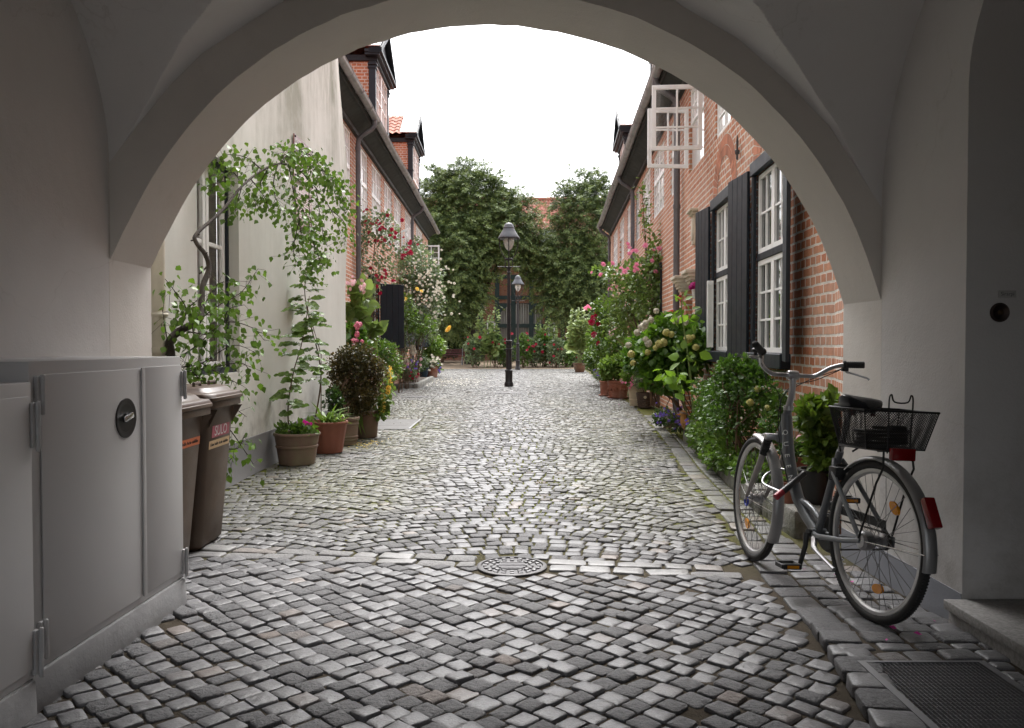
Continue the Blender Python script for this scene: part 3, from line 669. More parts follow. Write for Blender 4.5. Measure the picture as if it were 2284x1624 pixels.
wi = W1.build('window', m_white, PH, bevel=.004, seg=1)
mb = MB(); mb.fbox(fl, b - .03, b, c, d, -.165, -.09); mb.fbox(fl, a, a + .03, c, d, -.165, -.09); mb.fbox(fl, a, b, d - .03, d + .0, -.165, -.06); mb.fbox(fl, a, b, c, c + .05, -.165, -.03); mb.build('casing', m_dark, wi)
mb = MB(); mb.poly([fl.P(a, c, -.145), fl.P(b, c, -.145), fl.P(b, d, -.145), fl.P(a, d, -.145)]); mb.build('pane', m_clear, wi)
def reed():
    m, nt, b_ = newmat('woven_reed_blind'); h = noise(nt, 1, 5, .7, sc3=(1, 10, 120)); v = noise(nt, 1, 5, .7, sc3=(1, 130, 5))
    f = math_(nt, 'ADD', math_(nt, 'MULTIPLY', h, .5), math_(nt, 'MULTIPLY', v, .5)); nt.links.new(mix(nt, ramp(nt, f, .35, .65), (.045, .038, .028), (.26, .22, .16)), b_.inputs['Base Color']); b_.inputs['Roughness'].default_value = .9; return m
mb = MB(); mb.fbox(fl, a, b, c, d, -.24, -.2); mb.build('blind', reed(), wi)
mb = MB(); x, y = -2.37, 5.5
mb.tube([(x, y, .05), (x, y, 4.5)], .045, 14)
for z, r, h in ((1.02, .075, .03), (1.07, .06, .04), (1.18, .056, .02), (1.42, .056, .015), (3, .056, .03)): mb.lathe([(r, -h), (r + .008, 0), (r, h)], (x, y, z), 14)
mb.lathe([(.10, -.06), (.085, 0), (.05, .05)], (x, y, .96), 14)
mb.build('downpipe', m_cream, PH, smooth=50)
# signs on that wall
m_sign = M('brown_acrylic_sign', (.34, .22, .19), .25, var=.08); m_signh = M('maroon_sign_header', (.17, .06, .055), .4); m_ltr = M('white_lettering', (.75, .74, .72), .6, var=.03); m_ltrd = M('faint_sign_lines', (.62, .56, .53), .6)
def sign(lbl, s0, s1, z0, z1, head):
    t = thing('wall_sign', lbl, 'sign', fl.P(s0, z0, 0)); mb = MB(); mb.fbox(fl, s0, s1, z0, z1, .012, .022); mb.build('panel', m_sign, t, bevel=.002, seg=1)
    ex = (0, 1, 0)
    if head:
        mb = MB(); mb.fbox(fl, s0, s1, z1 - .115, z1, .022, .026); mb.build('header', m_signh, t)
        text('HAASEN COURTYARD', .078, 'lettering', m_ltr, t, axes(fl.P((s0 + s1) / 2 + .02, z1 - .06, .0268), (0, 1, 0), (0, 0, 1), (1, 0, 0)))
    mb = MB(); z = z1 - (.16 if head else .07)
    while z > z0 + .05:
        s = s0 + .05
        while s < s1 - .1:
            w = rnd.uniform(.03, .11); w = min(w, s1 - .05 - s); mb.fbox(fl, s, s + w, z, z + .012, .0215, .0228); s += w + .014
        z -= .026
    mb.build('text_block', m_ltrd, t, smooth=0)
    mb = MB()
    for s in (s0 + .025, s1 - .025):
        for z in (z0 + .025, z1 - .025): mb = MB(); mb.lathe([(.012, 0), (.012, .012), (.006, .016)], fl.P(s, z, .024), 10, (1, 0, 0)); mb.build('screw', m_black, t)

sign('brown wall sign with white heading behind the arching branch', 9.22, 10.05, 3.10, 3.58, True)
sign('plain brown information panel mounted below the headed wall sign', 9.28, 10.02, 2.58, 3.03, False)
# -------- left: brick row house
LH = thing('brick_row_house', 'red brick row house on the left with white windows and two dormers', 'house', (-3.2, 22, 0))
fL = Facade(-2.94, -.014, 1); zeL = 5.76; SL0, SL1 = 11.5, 33.2
UL = [(12.9, 14.3), (15.0, 16.2), (16.8, 18.25), (18.8, 20.3), (20.8, 22.3), (22.75, 24.4), (25.3, 27.5), (28.6, 31.0)]
GL = [(18.35, 19.65), (23.6, 24.9), (28.6, 29.9)]
holes = [(a, b, 3.8, 5.38) for a, b in UL] + [(a, b, 1.15, 2.65) for a, b in GL] + [(21.6, 22.7, .05, 2.5)]
mb = MB(); wall_holes(mb, fL, SL0, SL1, 0, zeL, holes); mb.poly([fL.P(SL1, 0), fL.P(SL1, 0, -6), fL.P(SL1, zeL + 5, -4.5), fL.P(SL1, zeL, 0)]); mb.build('wall', m_brick, LH, smooth=0)
for i, (a, b) in enumerate(UL): window(LH, fL, a, b, 3.8, 5.38, 4.68, 2, 2, 3, leaves=2, dep=.03, skip={('b', 1)} if i in (5,) else ())
def sash(parent, fr, s, w, z0, z1, ang, flip=1, cols=2, rows=3):
    """casement swung open on a vertical hinge at s"""
    o = fr.P(s, z0, .02); al = (fr.P(s + flip, z0, .02) - o).normalized(); e = al * math.cos(RAD(ang)) + fr.n * math.sin(RAD(ang)); n = e.cross(Vector((0, 0, 1))).normalized()
    def bar(mb, u0, u1, v0, v1, t=.02): mb.obox(o + e * ((u0 + u1) / 2) + Vector((0, 0, (v0 + v1) / 2)), e * ((u1 - u0) / 2), n * t, (0, 0, (v1 - v0) / 2))
    mb = MB(); h = z1 - z0; k = .055
    bar(mb, 0, w, 0, k); bar(mb, 0, w, h - k, h); bar(mb, 0, k, k, h - k); bar(mb, w - k, w, k, h - k)
    for i in range(1, cols): u = k + (w - 2 * k) * i / cols; bar(mb, u - .012, u + .012, k, h - k, .014)
    for j in range(1, rows): v = k + (h - 2 * k) * j / rows; bar(mb, k, w - k, v - .012, v + .012, .0125)
    sh = mb.build('open_sash', m_white, parent, bevel=.003, seg=1)
    mb = MB(); mb.poly([o + e * k + Vector((0, 0, k)), o + e * (w - k) + Vector((0, 0, k)), o + e * (w - k) + Vector((0, 0, h - k)), o + e * k + Vector((0, 0, h - k))])
    mb.build('pane', m_clear, sh)
ch = lambda o, n: [c for c in o.children if c.name.split('.')[0] == n]
lw = ch(LH, 'window')
sash(LH, fL, 31.0, .62, 4.2, 4.95, 86, -1); sash(LH, fL, 24.3, .6, 3.88, 4.58, 28, -1)
for a, b in GL: window(LH, fL, a, b, 1.15, 2.65, 1.95, 2, 2, 3, casing=True)
for i, w in enumerate(ch(LH, 'window')[-3:]):
    a, b = GL[i]; shutter(w, fL, b + .09, .68, 1.12, 2.68, 48 if i == 0 else 18, 1); shutter(w, fL, a - .09, .66, 1.12, 2.68, 14, -1)
mb = MB(); mb.fbox(fL, 21.6, 22.7, .05, 2.5, -.12, -.07); mb.fbox(fL, 21.7, 22.6, .2, 1.2, -.07, -.055); mb.build('door', m_dark2, LH, bevel=.01)
eaves(LH, fL, 12.2, SL1, zeL, .42); gutter(LH, fL, 12.25, SL1 + .1, zeL, .42)
downpipe(LH, fL, 16.5, zeL, .42); downpipe(LH, fL, 26.6, zeL, .42)
dormer(LH, fL, 19.3, 21.6, 6.3, 7.85, 8.88); dormer(LH, fL, 27.4, 29.8, 6.8, 7.95, 9.1)
# -------- right: brick row house
RH = thing('brick_row_house', 'red brick row house on the right with black shutters and open casements', 'house', (2.4, 12, 0))
fR = Facade(1.95, .054, -1); zeR = 5.41; SR0, SR1 = 5.75, 29.4
WA = [(6.95, 8.02), (9.12, 10.1)]
UR = [(7.0, 8.0), (9.25, 10.1), (10.9, 12.1), (13.35, 14.05), (14.9, 16.6), (17.1, 18.7), (19.3, 20.2), (21.7, 22.7), (23.7, 25.3), (26.2, 28.2)]
GR = [(15.2, 16.3), (18.3, 19.4), (23.5, 24.6), (26.6, 27.7)]
holes = [(a, b, 1.14, 2.86) for a, b in WA] + [(a, b, 3.72, 4.93) for a, b in UR] + [(a, b, 1.2, 2.6) for a, b in GR] + [(21.0, 22.1, .05, 2.5), (11.75, 12.35, .05, 2.25)]
mb = MB(); wall_holes(mb, fR, SR0, SR1, 0, zeR, holes, .16)
p = fR.P(SR0, 0); q = Vector((1.965, 4.755, 0)); mb.poly([p, q, q + Vector((0, 0, zeR)), p + Vector((0, 0, zeR))])
mb.poly([fR.P(SR1, 0), fR.P(SR1, 0, -6), fR.P(SR1, zeR + 5, -4.5), fR.P(SR1, zeR, 0)])
mb.build('wall', m_brick, RH, smooth=0)
ws = [window(RH, fR, a, b, 1.14, 2.86, 2.06, 2, 2, 3, casing=True, dep=.03) for a, b in WA]
shutter(ws[0], fR, 8.13, .58, 1.08, 2.93, 7, 1); shutter(ws[0], fR, 6.84, .50, 1.08, 2.93, 12, -1)
shutter(ws[1], fR, 10.2, .52, 1.08, 2.93, 8, 1)
for i, (a, b) in enumerate(UR): window(RH, fR, a, b, 3.72, 4.93, 4.42, 2, 2, 3, leaves=2 if b - a > .95 else 1, dep=.03, skip={('b', 0), ('b', 1)} if i == 2 else {('b', 1)} if i in (5, 8) else ())
sash(RH, fR, 10.92, .66, 3.80, 4.66, 87, 1); sash(RH, fR, 12.08, .60, 3.80, 4.66, 84, -1); sash(ws[1], fR, 10.09, .075, 1.18, 2.0, 88, -1, 1, 3)
mb = MB(); mb.poly([fR.P(10.9, 3.72, -.35), fR.P(12.1, 3.72, -.35), fR.P(12.1, 4.93, -.35), fR.P(10.9, 4.93, -.35)])
mb.build('curtain', M('pale_curtain', (.5, .5, .48), .9), RH)
for a, b in GR: window(RH, fR, a, b, 1.2, 2.6, 1.95, 2, 2, 3, casing=True)
for w in ch(RH, 'window')[-4:]: pass
mb = MB(); mb.fbox(fR, 21.0, 22.1, .05, 2.5, -.14, -.08); mb.fbox(fR, 11.75, 12.35, .05, 2.25, -.16, -.13); mb.build('door', m_dark2, RH, bevel=.01)
eaves(RH, fR, 4.9, SR1, zeR, .42); gutter(RH, fR, 4.9, SR1 + .1, zeR, .42)
for s in (12.75, 20.1, 28.9): downpipe(RH, fR, s, zeR, .42)
dormer(RH, fR, 23.3, 25.5, 6.0, 7.1, 8.1); dormer(RH, fR, 14.9, 17.1, 5.9, 7.2, 8.05)
# relieving arch, anchor, portal stones
m_arch = M('radial_bricks', (.43, .165, .09), .85, var=.1, isl=.25, bmp=.4)
mb = MB(); mo = MB()
for (sc_, zc, r0, r1) in ((9.55, 2.98, .42, .66), (7.45, 2.98, .42, .70)):
    n = 22
    for i in range(n):
        t0 = math.pi * (i + .06) / n; t1 = math.pi * (i + .94) / n; P = lambda r, t, d: fR.P(sc_ - r * math.cos(t), zc + r * math.sin(t) * 1.0, d)
        for ra, rb in ((r0, r0 + .115), (r0 + .125, r1)): mb.hexa([P(ra, t0, -.01), P(rb, t0, -.01), P(rb, t1, -.01), P(ra, t1, -.01), P(ra, t0, .006), P(rb, t0, .006), P(rb, t1, .006), P(ra, t1, .006)])
    mb.build('relieving_arch', m_arch, RH, smooth=0); mb = MB()
    mo.grid([[fR.P(sc_ - r * math.cos(t), zc + r * math.sin(t), .003) for r in (r0 - .01, r1 + .012)] for t in np.linspace(0, math.pi, 40)])
mo.build('mortar', M('lime_mortar', (.52, .47, .40), .9), RH)
mb = MB(); mb.obox(fR.P(8.75, 3.28, .03), (0, .008, 0), (.008, 0, 0), (0, 0, .10)); mb.lathe([(.004, .19), (.014, .12), (.01, 0), (.014, -.06)], fR.P(8.75, 3.25, .03), 8); mb.lathe([(.024, -.02), (.024, .02)], fR.P(8.75, 3.26, .03), 10)
mb.build('wall_anchor', m_iron, RH)
mb = MB()
for s in (11.45, 12.5):
    for i, (z, e) in enumerate(((2.02, .05), (2.06, .08), (2.10, .10), (2.15, .13), (2.20, .16))): mb.fbox(fR, s - .14 - e * .5, s + .14 + e * .5, z, z + .05, -.05, .02 + e)
    mb.build('portal_stone', m_sand, RH, bevel=.006); mb = MB()
for s in (11.5,):
    mb.fbox(fR, s - .11, s + .11, 2.62, 3.02, -.02, .045); mb.fbox(fR, s - .075, s + .075, 2.68, 2.95, .04, .06); mb.fbox(fR, s - .15, s + .15, 3.02, 3.06, -.02, .08); mb.fbox(fR, s - .18, s + .18, 3.06, 3.10, -.02, .11)
mb.build('portal_stone', m_sand, RH, bevel=.006)
# -------- back house
BH = thing('half_timbered_house', 'half timbered brick house with orange tiled roof behind the yews', 'house', (1, 52, .2))
m_gate = M('grey_painted_gate', (.25, .24, .225), .8, var=.1, vs=20)
YB2 = 52.0; X0, X1 = -7.0, 8.5; gz2 = garden_z(52)
def bx(px): return (px - 1142) / F * YB2
def bz(py): return CAMZ + (768 - py) / F * YB2
mb = MB(); ga, gb = bx(1114), bx(1210); gt = bz(677)
mb.box(X0, ga, YB2, YB2 + .3, gz2 - .3, 6.9); mb.box(gb, X1, YB2, YB2 + .3, gz2 - .3, 6.9); mb.box(ga, gb, YB2, YB2 + .3, gt, 6.9)
mb.build('wall', m_brick_shaded, BH, smooth=0)
mb = MB()
def beam(x0, x1, z0, z1): mb.box(x0, x1, YB2 - .04, YB2 - .002 * rnd.random() + .1, z0, z1)
for x in (X0, bx(1068), bx(1104), bx(1140), bx(1180), bx(1216), bx(1250), bx(1290), bx(1330)): beam(x, x + .28, gz2, 5.6)
for z in (bz(622), bz(668), bz(731)): mb.box(X0, X1, YB2 - .03, YB2 + .08, z, z + .24)
mb.box(X0, X1, YB2 - .2, YB2 + .1, 6.45, 6.85)
mb.build('timber_frame', m_dark2, BH, smooth=0)
mb = MB(); n = 16; xc = (ga + gb) / 2; hw_ = (gb - ga) / 2
arcq = [(xc - hw_ * math.cos(math.pi * i / n), gt - .9 + .9 * math.sin(math.pi * i / n)) for i in range(n + 1)]
mb.grid([[(x, YB2 - .05, max(z, z) + .5 if False else gt + .01) for x, z in arcq], [(x, YB2 - .05, z) for x, z in arcq], [(x, YB2 + .2, z) for x, z in arcq]]); mb.build('gate_arch', m_dark2, BH)
mb = MB(); x = ga
while x < gb - .01: mb.box(x, min(gb, x + .15), YB2 + .16, YB2 + .2, gz2, gt); x += .153
mb.build('gate', m_gate, BH, bevel=.01, seg=1)
for p0, p1, q0, q1 in ((1086, 1105, 752, 717), (1222, 1238, 762, 719)):
    mb = MB(); x0, x1, z0, z1 = bx(p0), bx(p1), bz(q0), bz(q1); fb = Facade(0, 0, 1)
    for a_, b_, c_, d_ in ((x0, x1, z0, z0 + .09), (x0, x1, z1 - .09, z1), (x0, x0 + .09, z0, z1), (x1 - .09, x1, z0, z1), (x0, x1, (z0 + z1) / 2 - .03, (z0 + z1) / 2 + .03)): mb.box(a_, b_, YB2 - .07, YB2 - .01, c_, d_)
    w = mb.build('window', m_white, BH); mb = MB(); mb.box(x0, x1, YB2 - .045, YB2 - .035, z0, z1); mb.build('pane', m_glass, w)
pantiles((X0, YB2 - .4, 6.8), (.27, 0, 0), (0, .2, .25), 57, 16, amp=.04, m=m_tileb, parent=BH)
mb = MB(); mb.tube([(X0, YB2 + 2.85, 10.88), (X1, YB2 + 2.85, 10.88)], .14, 8); mb.build('ridge', m_tileb, BH)
for px, w_ in ((1165, .35), (1178, .35), (1222, 1.0)):
    x = bx(px); mb = MB(); mb.box(x - w_ / 2 - .12, x + w_ / 2 + .12, YB2 - .1, YB2 + 1.2, 6.9, 8.5); s = mb.build('roof_dormer', m_tileb, BH)
    mb = MB(); fb = Facade(0, 0, 1)
    for i in range(3):
        for j in range(3): mb.box(x - w_ / 2 + w_ * i / 3 + .01, x - w_ / 2 + w_ * (i + 1) / 3 - .01, YB2 - .14, YB2 - .11, 7.1 + j * .45, 7.1 + j * .45 + .42)
    mb.build('pane', M('pale_window_glass', (.5, .53, .55), .1), s)
# ================================================================== CABINETS
m_cab = M('light_grey_enamel', (.52, .515, .515), .36, var=.03, vs=2, bmp=.05, bs=12, bd=.003)
m_conc = M('painted_concrete', (.29, .29, .295), .85, var=.12, vs=8, bmp=.35, bs=30, bd=.008)
m_hing = M('enamelled_hinge', (.47, .465, .465), .36, var=.05)
class Front:
    def __init__(s, A, B):
        s.A = Vector((*A, 0)); e = Vector((*B, 0)) - s.A; s.L = e.length; s.e = e.normalized(); s.n = Vector((s.e.y, -s.e.x, 0))
    def P(s, u, z, d=0): return s.A + s.e * u + s.n * d + Vector((0, 0, z))
def hinge(parent, fr, u, z, h=.13):
    mb = MB(); mb.lathe([(.004, -h / 2 - .004), (.008, -h / 2), (.008, -.002), (.007, 0), (.008, .002), (.008, h / 2), (.004, h / 2 + .004)], fr.P(u, z, .018), 12); mb.fbox(fr, u - .022, u, z - h / 2 + .012, z + h / 2 - .002, .0, .014)
    return mb.build('hinge', m_hing, parent, bevel=.001, seg=1)
f1 = Front((-1.60, 2.71), (-1.558, 3.85)); L1 = f1.L; T1 = 1.163
cb = thing('utility_cabinet', 'taller light grey metal utility cabinet with round black latch', 'cabinet', f1.P(0, 0))
mb = MB(); q = [f1.P(0, .13), f1.P(L1, .13)]
mb.hexa([f1.P(-.0, .12, 0), f1.P(L1, .12, 0), (XL + .003, f1.P(L1, 0).y, .12), (XL + .003, f1.P(0, 0).y, .12), f1.P(-.0, T1, 0), f1.P(L1, T1, 0), (XL + .003, f1.P(L1, 0).y, T1), (XL + .003, f1.P(0, 0).y, T1)])
mb.build('carcass', m_cab, cb, bevel=.004)
mb = MB(); mb.hexa([f1.P(-.02, -.04, .022), f1.P(L1 + .012, -.04, .022), (XL + .003, f1.P(L1 + .01, 0).y, -.04), (XL + .003, f1.P(-.02, 0).y, -.04), f1.P(-.02, .119, .012), f1.P(L1 + .01, .119, .012), (XL + .003, f1.P(L1 + .01, 0).y, .119), (XL + .003, f1.P(-.02, 0).y, .119)])
mb.build('base', m_conc, cb, bevel=.012)
us = .745
mb = MB(); mb.fbox(f1, .055, us - .002, .15, T1 - .045, .001, .007); dd = mb.build('door', m_cab, cb, bevel=.004)
mb = MB(); mb.fbox(f1, us + .022, L1 - .004, .15, T1 - .040, .001, .007); mb.fbox(f1, us - .004, us + .024, .15, T1 - .042, .0075, .014); d2 = mb.build('door', m_cab, cb, bevel=.003); d2['label'] = 'narrow right hand cabinet door with cover strip'
hinge(dd, f1, .048, 1.05); hinge(dd, f1, .048, .22); hinge(d2, f1, L1 + .004, 1.03); hinge(d2, f1, L1 + .004, .19)
lu = .615; lc = f1.P(lu, .92, .0075)
mb = MB(); mb.lathe([(.056, .0), (.056, .002), (.068, .002), (.077, .0045), (.081, .003), (.081, -.001)], lc, 40, f1.n, cap=False); mb.build('latch', m_black, dd, smooth=50)
mb = MB(); mb.lathe([(.057, .002), (0.0, .0015)], lc, 32, f1.n, cap=False); mb.lathe([(.02, .0), (.02, .006), (.012, .009)], lc, 16, f1.n); mb.build('latch_recess', M('deep_black', (.004, .004, .004), .5), dd)
mb = MB(); mb.obox(lc + f1.n * .011 + Vector((0, 0, .004)), f1.e * .036 + Vector((0, 0, .008)), f1.n * .006, Vector((0, 0, .011)) - f1.e * .002); mb.build('latch_handle', m_chrome, dd, bevel=.003)
f2 = Front((-1.605, 1.70), (-1.578, 2.685)); L2 = f2.L; T2 = 1.096
cb2 = thing('utility_cabinet', 'lower light grey metal cabinet cut off at the left edge', 'cabinet', f2.P(0, 0))
mb = MB(); mb.hexa([f2.P(0, .12, 0), f2.P(L2, .12, 0), (XL + .003, f2.P(L2, 0).y, .12), (XL + .003, f2.P(0, 0).y, .12), f2.P(0, T2, 0), f2.P(L2, T2, 0), (XL + .003, f2.P(L2, 0).y, T2), (XL + .003, f2.P(0, 0).y, T2)]); mb.build('carcass', m_cab, cb2, bevel=.004)
mb = MB(); mb.hexa([f2.P(0, -.04, .02), f2.P(L2 - .01, -.04, .02), (XL + .003, f2.P(L2 - .01, 0).y, -.04), (XL + .003, f2.P(0, 0).y, -.04), f2.P(0, .119, .012), f2.P(L2 - .01, .119, .012), (XL + .003, f2.P(L2 - .01, 0).y, .119), (XL + .003, f2.P(0, 0).y, .119)]); mb.build('base', m_conc, cb2, bevel=.012)
mb = MB(); mb.fbox(f2, .04, L2 - .02, .15, T2 - .045, .001, .007); dd2 = mb.build('door', m_cab, cb2, bevel=.004); hinge(dd2, f2, L2 + .006, .95, .16); hinge(dd2, f2, L2 + .006, .2, .16)
# ================================================================== BINS
m_bin = M('brown_bin_plastic', (.085, .055, .036), .5, var=.12, vs=4, bmp=.25, bs=90, spec=.4)
m_lid = M('brown_bin_lid', (.08, .051, .038), .36, var=.12, vs=5)
def bin_(label, xf, y0, y1, dep, H, stickers):
    """wheelie bin; xf = x of the front foot, front faces +x"""
    yc = (y0 + y1) / 2; hb = (y1 - y0) / 2; ht = hb + .05
    t = thing('wheelie_bin', label, 'bin', (xf - dep / 2, yc, 0)); P = MB(); rings = []
    def ring(x0, x1, h, z, c=.045):
        return [Vector(p) for p in ((x1, yc - h + c, z), (x1, yc + h - c, z), (x1 - c * .35, yc + h - c * .35, z), (x1 - c, yc + h, z), (x0 + c, yc + h, z), (x0, yc + h - c, z), (x0, yc - h + c, z), (x0 + c, yc - h, z), (x1 - c, yc - h, z), (x1 - c * .35, yc - h + c * .35, z))]
    fx_ = lambda z: xf + .075 * z / H
    for z, e in ((.0, -.02), (.03, 0), (.25, .0), (H * .88, 0), (H - .045, .004)):
        h = hb + (ht - hb) * z / H * .8 + e; rings.append(ring(xf - dep, fx_(z) + e, h, z))
    V = [p for r in rings for p in r]; n = 10
    P.add(V, [(i * n + k, i * n + (k + 1) % n, (i + 1) * n + (k + 1) % n, (i + 1) * n + k) for i in range(4) for k in range(n)] + [tuple(range(n))[::-1]])
    for s in (-1, 1):   # gussets under the rim
        P.add([(fx_(H) - .005, yc + s * (ht - .03), H - .06), (fx_(H) + .045, yc + s * (ht - .03), H - .06), (fx_(H) - .015, yc + s * (ht - .05), H - .17), (fx_(H) - .03, yc + s * ht * .7, H - .06)], [(0, 1, 2), (0, 2, 3), (1, 3, 2), (0, 3, 1)])
    P.build('body', m_bin, t, smooth=50, bevel=0)
    mb = MB()
    for z0, z1, e in ((H - .055, H - .012, .035), (H - .012, H + .012, .045)):
        r0 = ring(xf - dep - e * .3, fx_(H) + e, ht + e * .55, z0, .05); r1 = ring(xf - dep - e * .3, fx_(H) + e, ht + e * .55, z1, .05); mb.add(r0 + r1, [(k, (k + 1) % n, n + (k + 1) % n, n + k) for k in range(n)] + [tuple(range(n))[::-1], tuple(range(n, 2 * n))])
    mb.build('rim', m_bin, t, bevel=.004, seg=1)
    mb = MB(); R_ = [ring(xf - dep, fx_(H) + .038, ht + .025, H + .013, .05), ring(xf - dep, fx_(H) + .034, ht + .02, H + .03, .06), ring(xf - dep + .03, fx_(H) + .0, ht - .03, H + .037, .06), ring(xf - dep + .05, fx_(H) - .02, ht - .05, H + .062, .06), ring(xf - dep + .07, fx_(H) - .05, ht - .08, H + .07, .06)]
    mb.add([p for r in R_ for p in r], [(i * n + k, i * n + (k + 1) % n, (i + 1) * n + (k + 1) % n, (i + 1) * n + k) for i in range(4) for k in range(n)] + [tuple(range(4 * n, 5 * n))])
    l = mb.build('lid', m_lid, t, smooth=40, bevel=.003, seg=1)
    mb = MB()
    for y in (yc - .1, yc + .14): mb.tube([(fx_(H) - .12, y - .05, H + .06), (fx_(H) - .12, y - .05, H + .088), (fx_(H) - .12, y + .05, H + .088), (fx_(H) - .12, y + .05, H + .06)], .009, 8)
    mb.build('handle', m_lid, l)
    mb = MB(); mb.tube([(xf - dep - .02, yc - ht + .05, H - .01), (xf - dep - .02, yc + ht - .05, H - .01)], .014, 8); mb.build('grip_bar', m_lid, t)
    for s in (-1, 1):
        mb = MB(); mb.lathe([(.06, -.02), (.075, -.012), (.075, .012), (.06, .02)], (xf - dep + .03, yc + s * (hb + .005), .075), 20, (0, 1, 0)); mb.build('wheel', m_rubber, t)
    up = Vector((.075 / H, 0, 1)).normalized(); nx = Vector((1, 0, -.075 / H)).normalized()
    for (nm, ya, yb, za, zb, col, txt, tc, sz) in stickers:
        mb = MB(); Pp = lambda y, z, d: Vector((fx_(z), y, z)) + nx * d
        mb.hexa([Pp(ya, za, .0005), Pp(yb, za, .0005), Pp(yb, za, .002), Pp(ya, za, .002), Pp(ya, zb, .0005), Pp(yb, zb, .0005), Pp(yb, zb, .002), Pp(ya, zb, .002)])
        s_ = mb.build(nm, col, t); text(txt, sz, 'lettering', tc, s_, axes(Pp((ya + yb) / 2, (za + zb) / 2, .0025), (0, 1, 0), up, nx))
    return t
m_red = M('faded_red_label', (.36, .07, .10), .5); m_tan = M('tan_label', (.52, .36, .19), .5); m_ora = M('orange_label', (.62, .15, .04), .5); m_inkb = M('black_ink', (.02, .018, .016), .6); m_inkw = M('white_ink', (.62, .58, .58), .6)
bin_('brown wheelie bin with red SULO label by the plaster wall', -1.832, 4.775, 5.17, .50, .90, [('maker_label', 4.83, 5.12, .665, .735, m_red, 'SULO', m_inkw, .085), ('warning_label', 4.795, 5.135, .60, .648, m_tan, 'Keine heiße Asche einfüllen', m_inkb, .0265)])
bin_('brown wheelie bin with orange label half hidden by the cabinet', -1.835, 4.24, 4.66, .22, .875, [('warning_label', 4.30, 4.645, .655, .70, m_ora, 'Keine heiße Asche einfüllen', m_inkb, .0265)])
# ================================================================== STREET LAMPS
m_lampi = M('black_lamp_iron', (.028, .026, .028), .45, metal=.3, var=.2); m_lampz = M('grey_lamp_shade', (.085, .09, .10), .5, metal=.2, var=.12)
def lamp(px, py, label, Hh):
    p = at(px, py, 10); k = CAMZ / (CAMZ - p.z); x, y = p.x * k, p.y * k; s = Hh / 4.7
    t = thing('street_lamp', label, 'street lamp', (x, y, 0), 'old street lamps in the lane'); O = Vector((x, y, 0))
    mb = MB(); mb.lathe([(r * s, z * s) for r, z in ((.13, 0), (.13, .1), (.118, .12), (.105, .14), (.105, .42), (.115, .44), (.115, .47), (.085, .49), (.082, 1.05), (.095, 1.06), (.095, 1.09), (.082, 1.1), (.08, 1.26), (.098, 1.28), (.1, 1.31), (.07, 1.34))], O, 12); mb.build('base', m_lampi, t)
    mb = MB(); mb.lathe([(r * s, z * s) for r, z in ((.054, 1.33), (.045, 3.24), (.058, 3.25), (.058, 3.28), (.042, 3.3), (.05, 3.38), (.068, 3.4), (.068, 3.42))], O, 14); mb.build('pole', m_lampi, t)
    mb = MB(); mb.tube([O + Vector((-.31 * s, 0, 3.44 * s)), O + Vector((.31 * s, 0, 3.44 * s))], .013 * s, 8)
    for e in (-1, 1): mb.sphere(O + Vector((e * .31 * s, 0, 3.44 * s)), .02 * s, 8, 6)
    mb.build('ladder_bar', m_lampi, t)
    mb = MB()
    for q in range(2):
        ex = Vector((1, 0, 0)) if q == 0 else Vector((0, 1, 0))
        for e in (-1, 1): mb.tube([O + ex * (e * r * s) + Vector((0, 0, z * s)) for r, z in ((.05, 3.42), (.1, 3.44), (.105, 3.55), (.1, 3.66), (.15, 3.74), (.225, 3.9), (.262, 4.05), (.262, 4.25))], .014 * s, 8)
    mb.lathe([(.1 * s, 3.63 * s), (.115 * s, 3.65 * s), (.115 * s, 3.67 * s), (.1 * s, 3.69 * s)], O, 14); mb.lathe([(.02 * s, 3.44 * s), (.03 * s, 3.5 * s), (.015 * s, 3.56 * s), (.025 * s, 3.64 * s), (.012 * s, 3.72 * s)], O, 10)
    mb.build('yoke', m_lampi, t)
    mb = MB(); mb.lathe([(r * s, z * s) for r, z in ((.145, 4.24), (.148, 4.15), (.14, 4.08), (.09, 3.97), (.02, 3.9), (.012, 3.885))], O, 20); mb.build('globe', m_lampglass, t)
    mb = MB(); mb.lathe([(.03 * s, 4.24 * s), (.03 * s, 4.12 * s), (.02 * s, 4.1 * s)], O, 10)
    for k_ in range(4): mb.lathe([(.012 * s, 4.2 * s), (.012 * s, 4.06 * s)], O + Vector((math.cos(k_ * 1.57) * .06 * s, math.sin(k_ * 1.57) * .06 * s, 0)), 8)
    mb.build('mantle', M('cream_mantle', (.7, .68, .6), .6), t)
    mb = MB(); mb.lathe([(r * s, z * s) for r, z in ((.27, 4.245), (.305, 4.235), (.31, 4.26), (.30, 4.29), (.24, 4.38), (.16, 4.52), (.15, 4.545))], O, 28); sh = mb.build('lamp_shade', m_lampz, t)
    mb = MB(); mb.lathe([(r * s, z * s) for r, z in ((.155, 4.545), (.16, 4.56), (.148, 4.58), (.14, 4.6), (.12, 4.65), (.07, 4.69), (.02, 4.705))], O, 24); mb.build('cap', m_lampz, sh)
    mb = MB(); mb.lathe([(.308 * s, 4.232 * s), (.316 * s, 4.235 * s), (.316 * s, 4.262 * s), (.308 * s, 4.265 * s)], O, 28, cap=False); mb.build('rim', m_lampi, sh)
lamp(1135, 862, 'nearer black iron street lamp with conical shade in the lane', 4.72)
lamp(1155, 825, 'smaller looking street lamp farther back beside the rose bed', 4.5)
